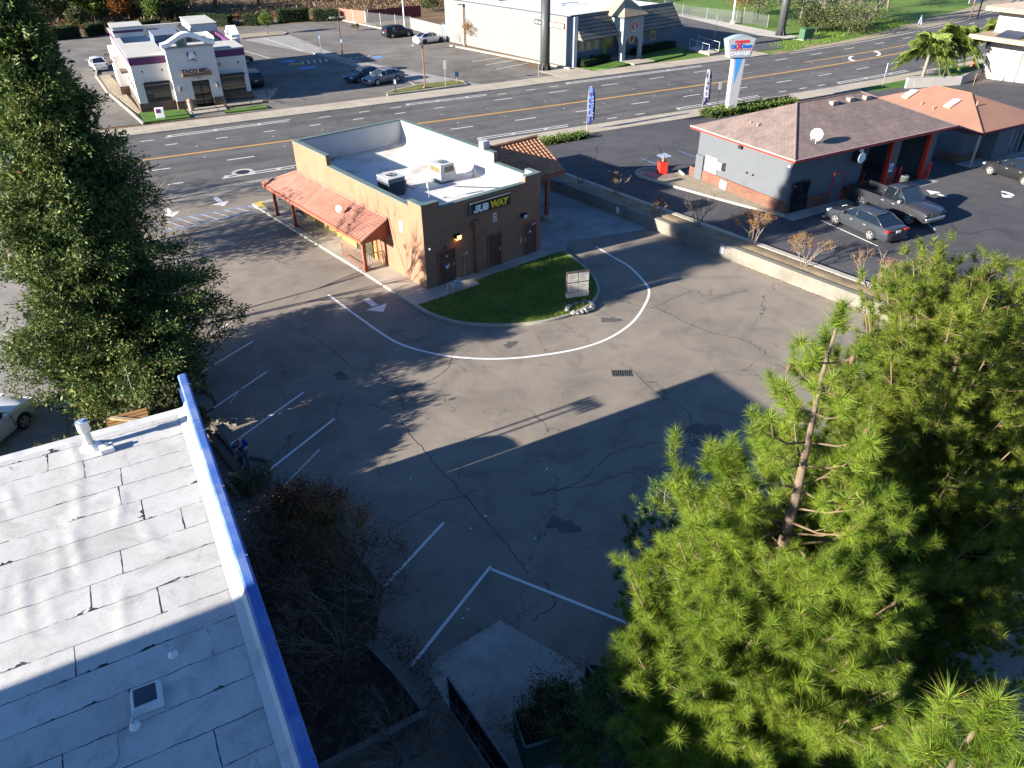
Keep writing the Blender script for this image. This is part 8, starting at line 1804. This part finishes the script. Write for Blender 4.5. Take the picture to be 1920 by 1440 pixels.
# field side
FT = [(1420, 40, 5.5, 3.0, 2.2, GREEN_C, 'olive yellow bush on the left side of the pylon'), (1395, 30, 5, 2.6, 2.0, RUSTL, 'russet bush left of the gravel verge pylon'), (1500, 42, 6.5, 3.4, 2.9, GREEN_C, 'olive tree just right of the gravel verge pylon'), (1560, 50, 6.5, 3.6, 3.0, BARE, 'grey brown bare tree with fine twigs beside the road'), (1620, 50, 7, 4.2, 3.2, BARE, 'largest grey bare tree leaning over the roadside grass'), (1590, 64, 3.4, 3.0, 1.5, GREEN_C, 'low ivy thicket under the grey bare trees'), (1530, 60, 3.0, 2.4, 1.3, GREEN_C, 'ivy thicket left of the grey bare trees'), (1480, 12, 7, 3.2, 3.0, GREEN_A, 'dark tree at the picture top behind the pylon'), (1665, 16, 8, 3.6, 3.4, GREEN_A, 'dark tree casting shade across the green field'), (1700, -6, 9, 4, 3.6, GREEN_A, 'far dark tree at the top edge above the field')]
for px, py, h_, rx, rz, lm, lab in FT:
    c = G(px, py)
    if lm is BARE: twig_shrub(lab, c, h_ * 1.1, .62, 9, BARE, 5200, 'trees by the field', GREYBARK, .3, 4, .14, 'bare_tree', 'tree', .12, leafsd=.45); continue
    h_, rx, rz = h_ * 1.2, rx * 1.2, rz * 1.2; broad_tree(lab, (c.x, c.y, 0), h_, rx, rz, lm, leaf=.10 if lm is BARE else .26, nclump=80, per=90 if lm is BARE else 46, group='trees by the field', bark=GREYBARK, trunk=h_ * .3, cr=.3)
for s_, d_, h_, lab in ((30, 62, 9, 'distant field tree left'), (64, 40, 10, 'field tree out of frame shading the grass')): c = rp(s_, d_); broad_tree('tall dark tree beyond the picture top, ' + ('behind the bare trees' if s_ < 50 else 'shading the far grass'), (c.x, c.y, 0), h_, 4.2, 3.8, GREEN_A, leaf=.4, nclump=50, per=40, group='trees by the field')
# grass tufts on the field verge
c1 = [rp(31, 9.5), rp(66, 12), rp(64, 20), rp(31, 14)]; grass_blades('verge_grass', c1, 6000, .1, .3, leaf_mat('verge_blades', (.05, .10, .01), (.11, .19, .02), (.2, .26, .04), .2), -.04, .03)
# palms
PALM = leaf_mat('palm_leaf', (.04, .07, .012), (.11, .17, .028), (.26, .29, .07), .3)
def palm(label, loc, H, nf, Lf, lean=(0, 0)):
    t_ = thing('palm_tree', label, 'palm', loc, 0, 'palms on the corner lawn'); b_ = MB(); b_.tube([(0, 0, -.1), (lean[0] * .3, lean[1] * .3, H * .4), (lean[0], lean[1], H)], [.24, .17, .15], 9); b_.build('trunk', GREYBARK, t_, smooth=True)
    top = Vector((lean[0], lean[1], H)); fr = MB(); Vp, Fp = [], []
    for k in range(nf):
        a = 2.4 * k + random.uniform(-.2, .2); el = random.uniform(-.25, 1.15); L = Lf * random.uniform(.8, 1.1); d = Vector((math.cos(a) * math.cos(el), math.sin(a) * math.cos(el), math.sin(el))); pts = []
        for j in range(9): s_ = j / 8; pts.append(top + d * L * s_ + Vector((0, 0, -1)) * L * .55 * s_ ** 2.2)
        fr.tube(pts, [.035 * (1 - j / 9) + .006 for j in range(9)], 4); side = Vector((-math.sin(a), math.cos(a), 0)); n = 70
        for sg in (-1, 1):
            for q in range(n):
                s_ = .12 + .88 * q / n; j = min(7, int(s_ * 8)); p = pts[j].lerp(pts[j + 1], s_ * 8 - j); t2 = (pts[j + 1] - pts[j]).normalized(); dd = (side * sg * random.uniform(.5, 1) + t2 * .6 + Vector((0, 0, random.uniform(-1.1, .1)))).normalized(); ll = .8 * math.sin(math.pi * min(1, s_ * .9 + .1)) + .15
                w2 = t2 * .03; o = len(Vp); m_ = p + dd * ll * .6; e = p + dd * ll + Vector((0, 0, -.22 * ll)); Vp += [p - w2, p + w2, m_ + w2 * .8, e]; Fp.append((o, o + 1, o + 2, o + 3))
    np_obj('fronds', [tuple(x) for x in Vp], Fp, PALM, t_); fr.build('frond_stems', mat('frond_rib', (.16, .16, .05), .7, .2, 4), t_); return t_
c = G(1727, 154, .15); palm('leafy palm with the lowest drooping fronds at the lawn edge', (c.x, c.y, .12), 3.5, 44, 3.5, (.2, .2)); c = G(1772, 150, .15); palm('leafy palm behind the drooping one, touching its fronds', (c.x + .5, c.y + 1.2, .12), 4.1, 42, 3.3, (.3, .1)); c = G(1842, 138, .15); palm('separate palm with bare dark trunk beside the tan gate', (c.x, c.y, .12), 4.3, 36, 3.0, (1.0, .4)); c = G(1905, 75, .15); palm('palm cut by the right edge of the picture', (c.x, c.y, .12), 3.0, 18, 2.2)
# ---- trees left of the picture and among the yard that throw the dappled shade
broad_tree('autumn tree with orange leaves at the left edge behind the conifer', (-24.2, 38.6, 0), 5.5, 2.3, 2.0, ORANGE, leaf=.2, nclump=80, per=50, group='yard trees on the left')
broad_tree('round leafy tree just beyond the left edge of the picture', (-31.5, 37.0, 0), 8.6, 3.0, 3.0, OLIVE, leaf=.22, nclump=90, per=60, group='yard trees on the left')
broad_tree('leafy tree beyond the left edge, beside the road entrance', (-38, 43.5, 0), 8.5, 2.6, 3.0, OLIVE, leaf=.22, nclump=60, per=40, group='yard trees on the left')
twig_shrub('tall bare tree hidden behind the conifer, its branches shading the asphalt', (-17.6, 32.0, 0), 7.0, .28, 3, DRY, 0, None, TWD, .07, 4, .5, 'bare_tree', 'tree', .09)
p_ = thing('utility_pole', 'wooden utility pole just outside the left edge', 'pole', (-31.2, 38.9, 0), rad(28)); b = MB(); b.tube([(0, 0, 0), (0, 0, 9.5)], .14, 8); b.build('pole', BROWNP, p_); b = MB(); b.box(-.9, .9, -.05, .05, 8.8, 8.95); b.build('crossarm', BROWNP, p_)
for x_, y_, h_, r_, lab in ((-13.4, 20.6, 3.2, 1.3, 'dark leafy shrub added for shade behind the timber canopy beyond the roof edge'), (-14.8, 17.8, 3.6, 1.4, 'leafy shrub added for shade, hidden behind the near roof edge, left of the flue'), (-15.6, 16.0, 3.6, 1.4, 'leafy shrub added for shade, hidden behind the near roof edge, further left'), (-12.6, 22.3, 2.7, 1.25, 'dark leafy shrub added for shade under the conifer nearest the blue parapet tip'), (-11.6, 19.9, 2.3, .9, 'dark leafy shrub added for shade between the timber canopy and the blue parapet'), (-14.2, 24.6, 2.6, 1.2, 'dark leafy shrub added for shade at the foot of the conifer on the bay side')): broad_tree(lab, (x_, y_, 0), h_, r_, h_ * .48, OLIVE, leaf=.2, nclump=80, per=170, trunk=.4, name='shrub', group='shade shrubs added under the conifer', r0=.05)  # shrubs put in to throw shade over the parking bays
# ground clutter at the foot of the conifer
c = G(300, 760); litter('leaf_litter', [(-16, 24, 0), (-15, 28, 0), (-18, 33, 0)], 1500, DRY, .02, .07, .9)
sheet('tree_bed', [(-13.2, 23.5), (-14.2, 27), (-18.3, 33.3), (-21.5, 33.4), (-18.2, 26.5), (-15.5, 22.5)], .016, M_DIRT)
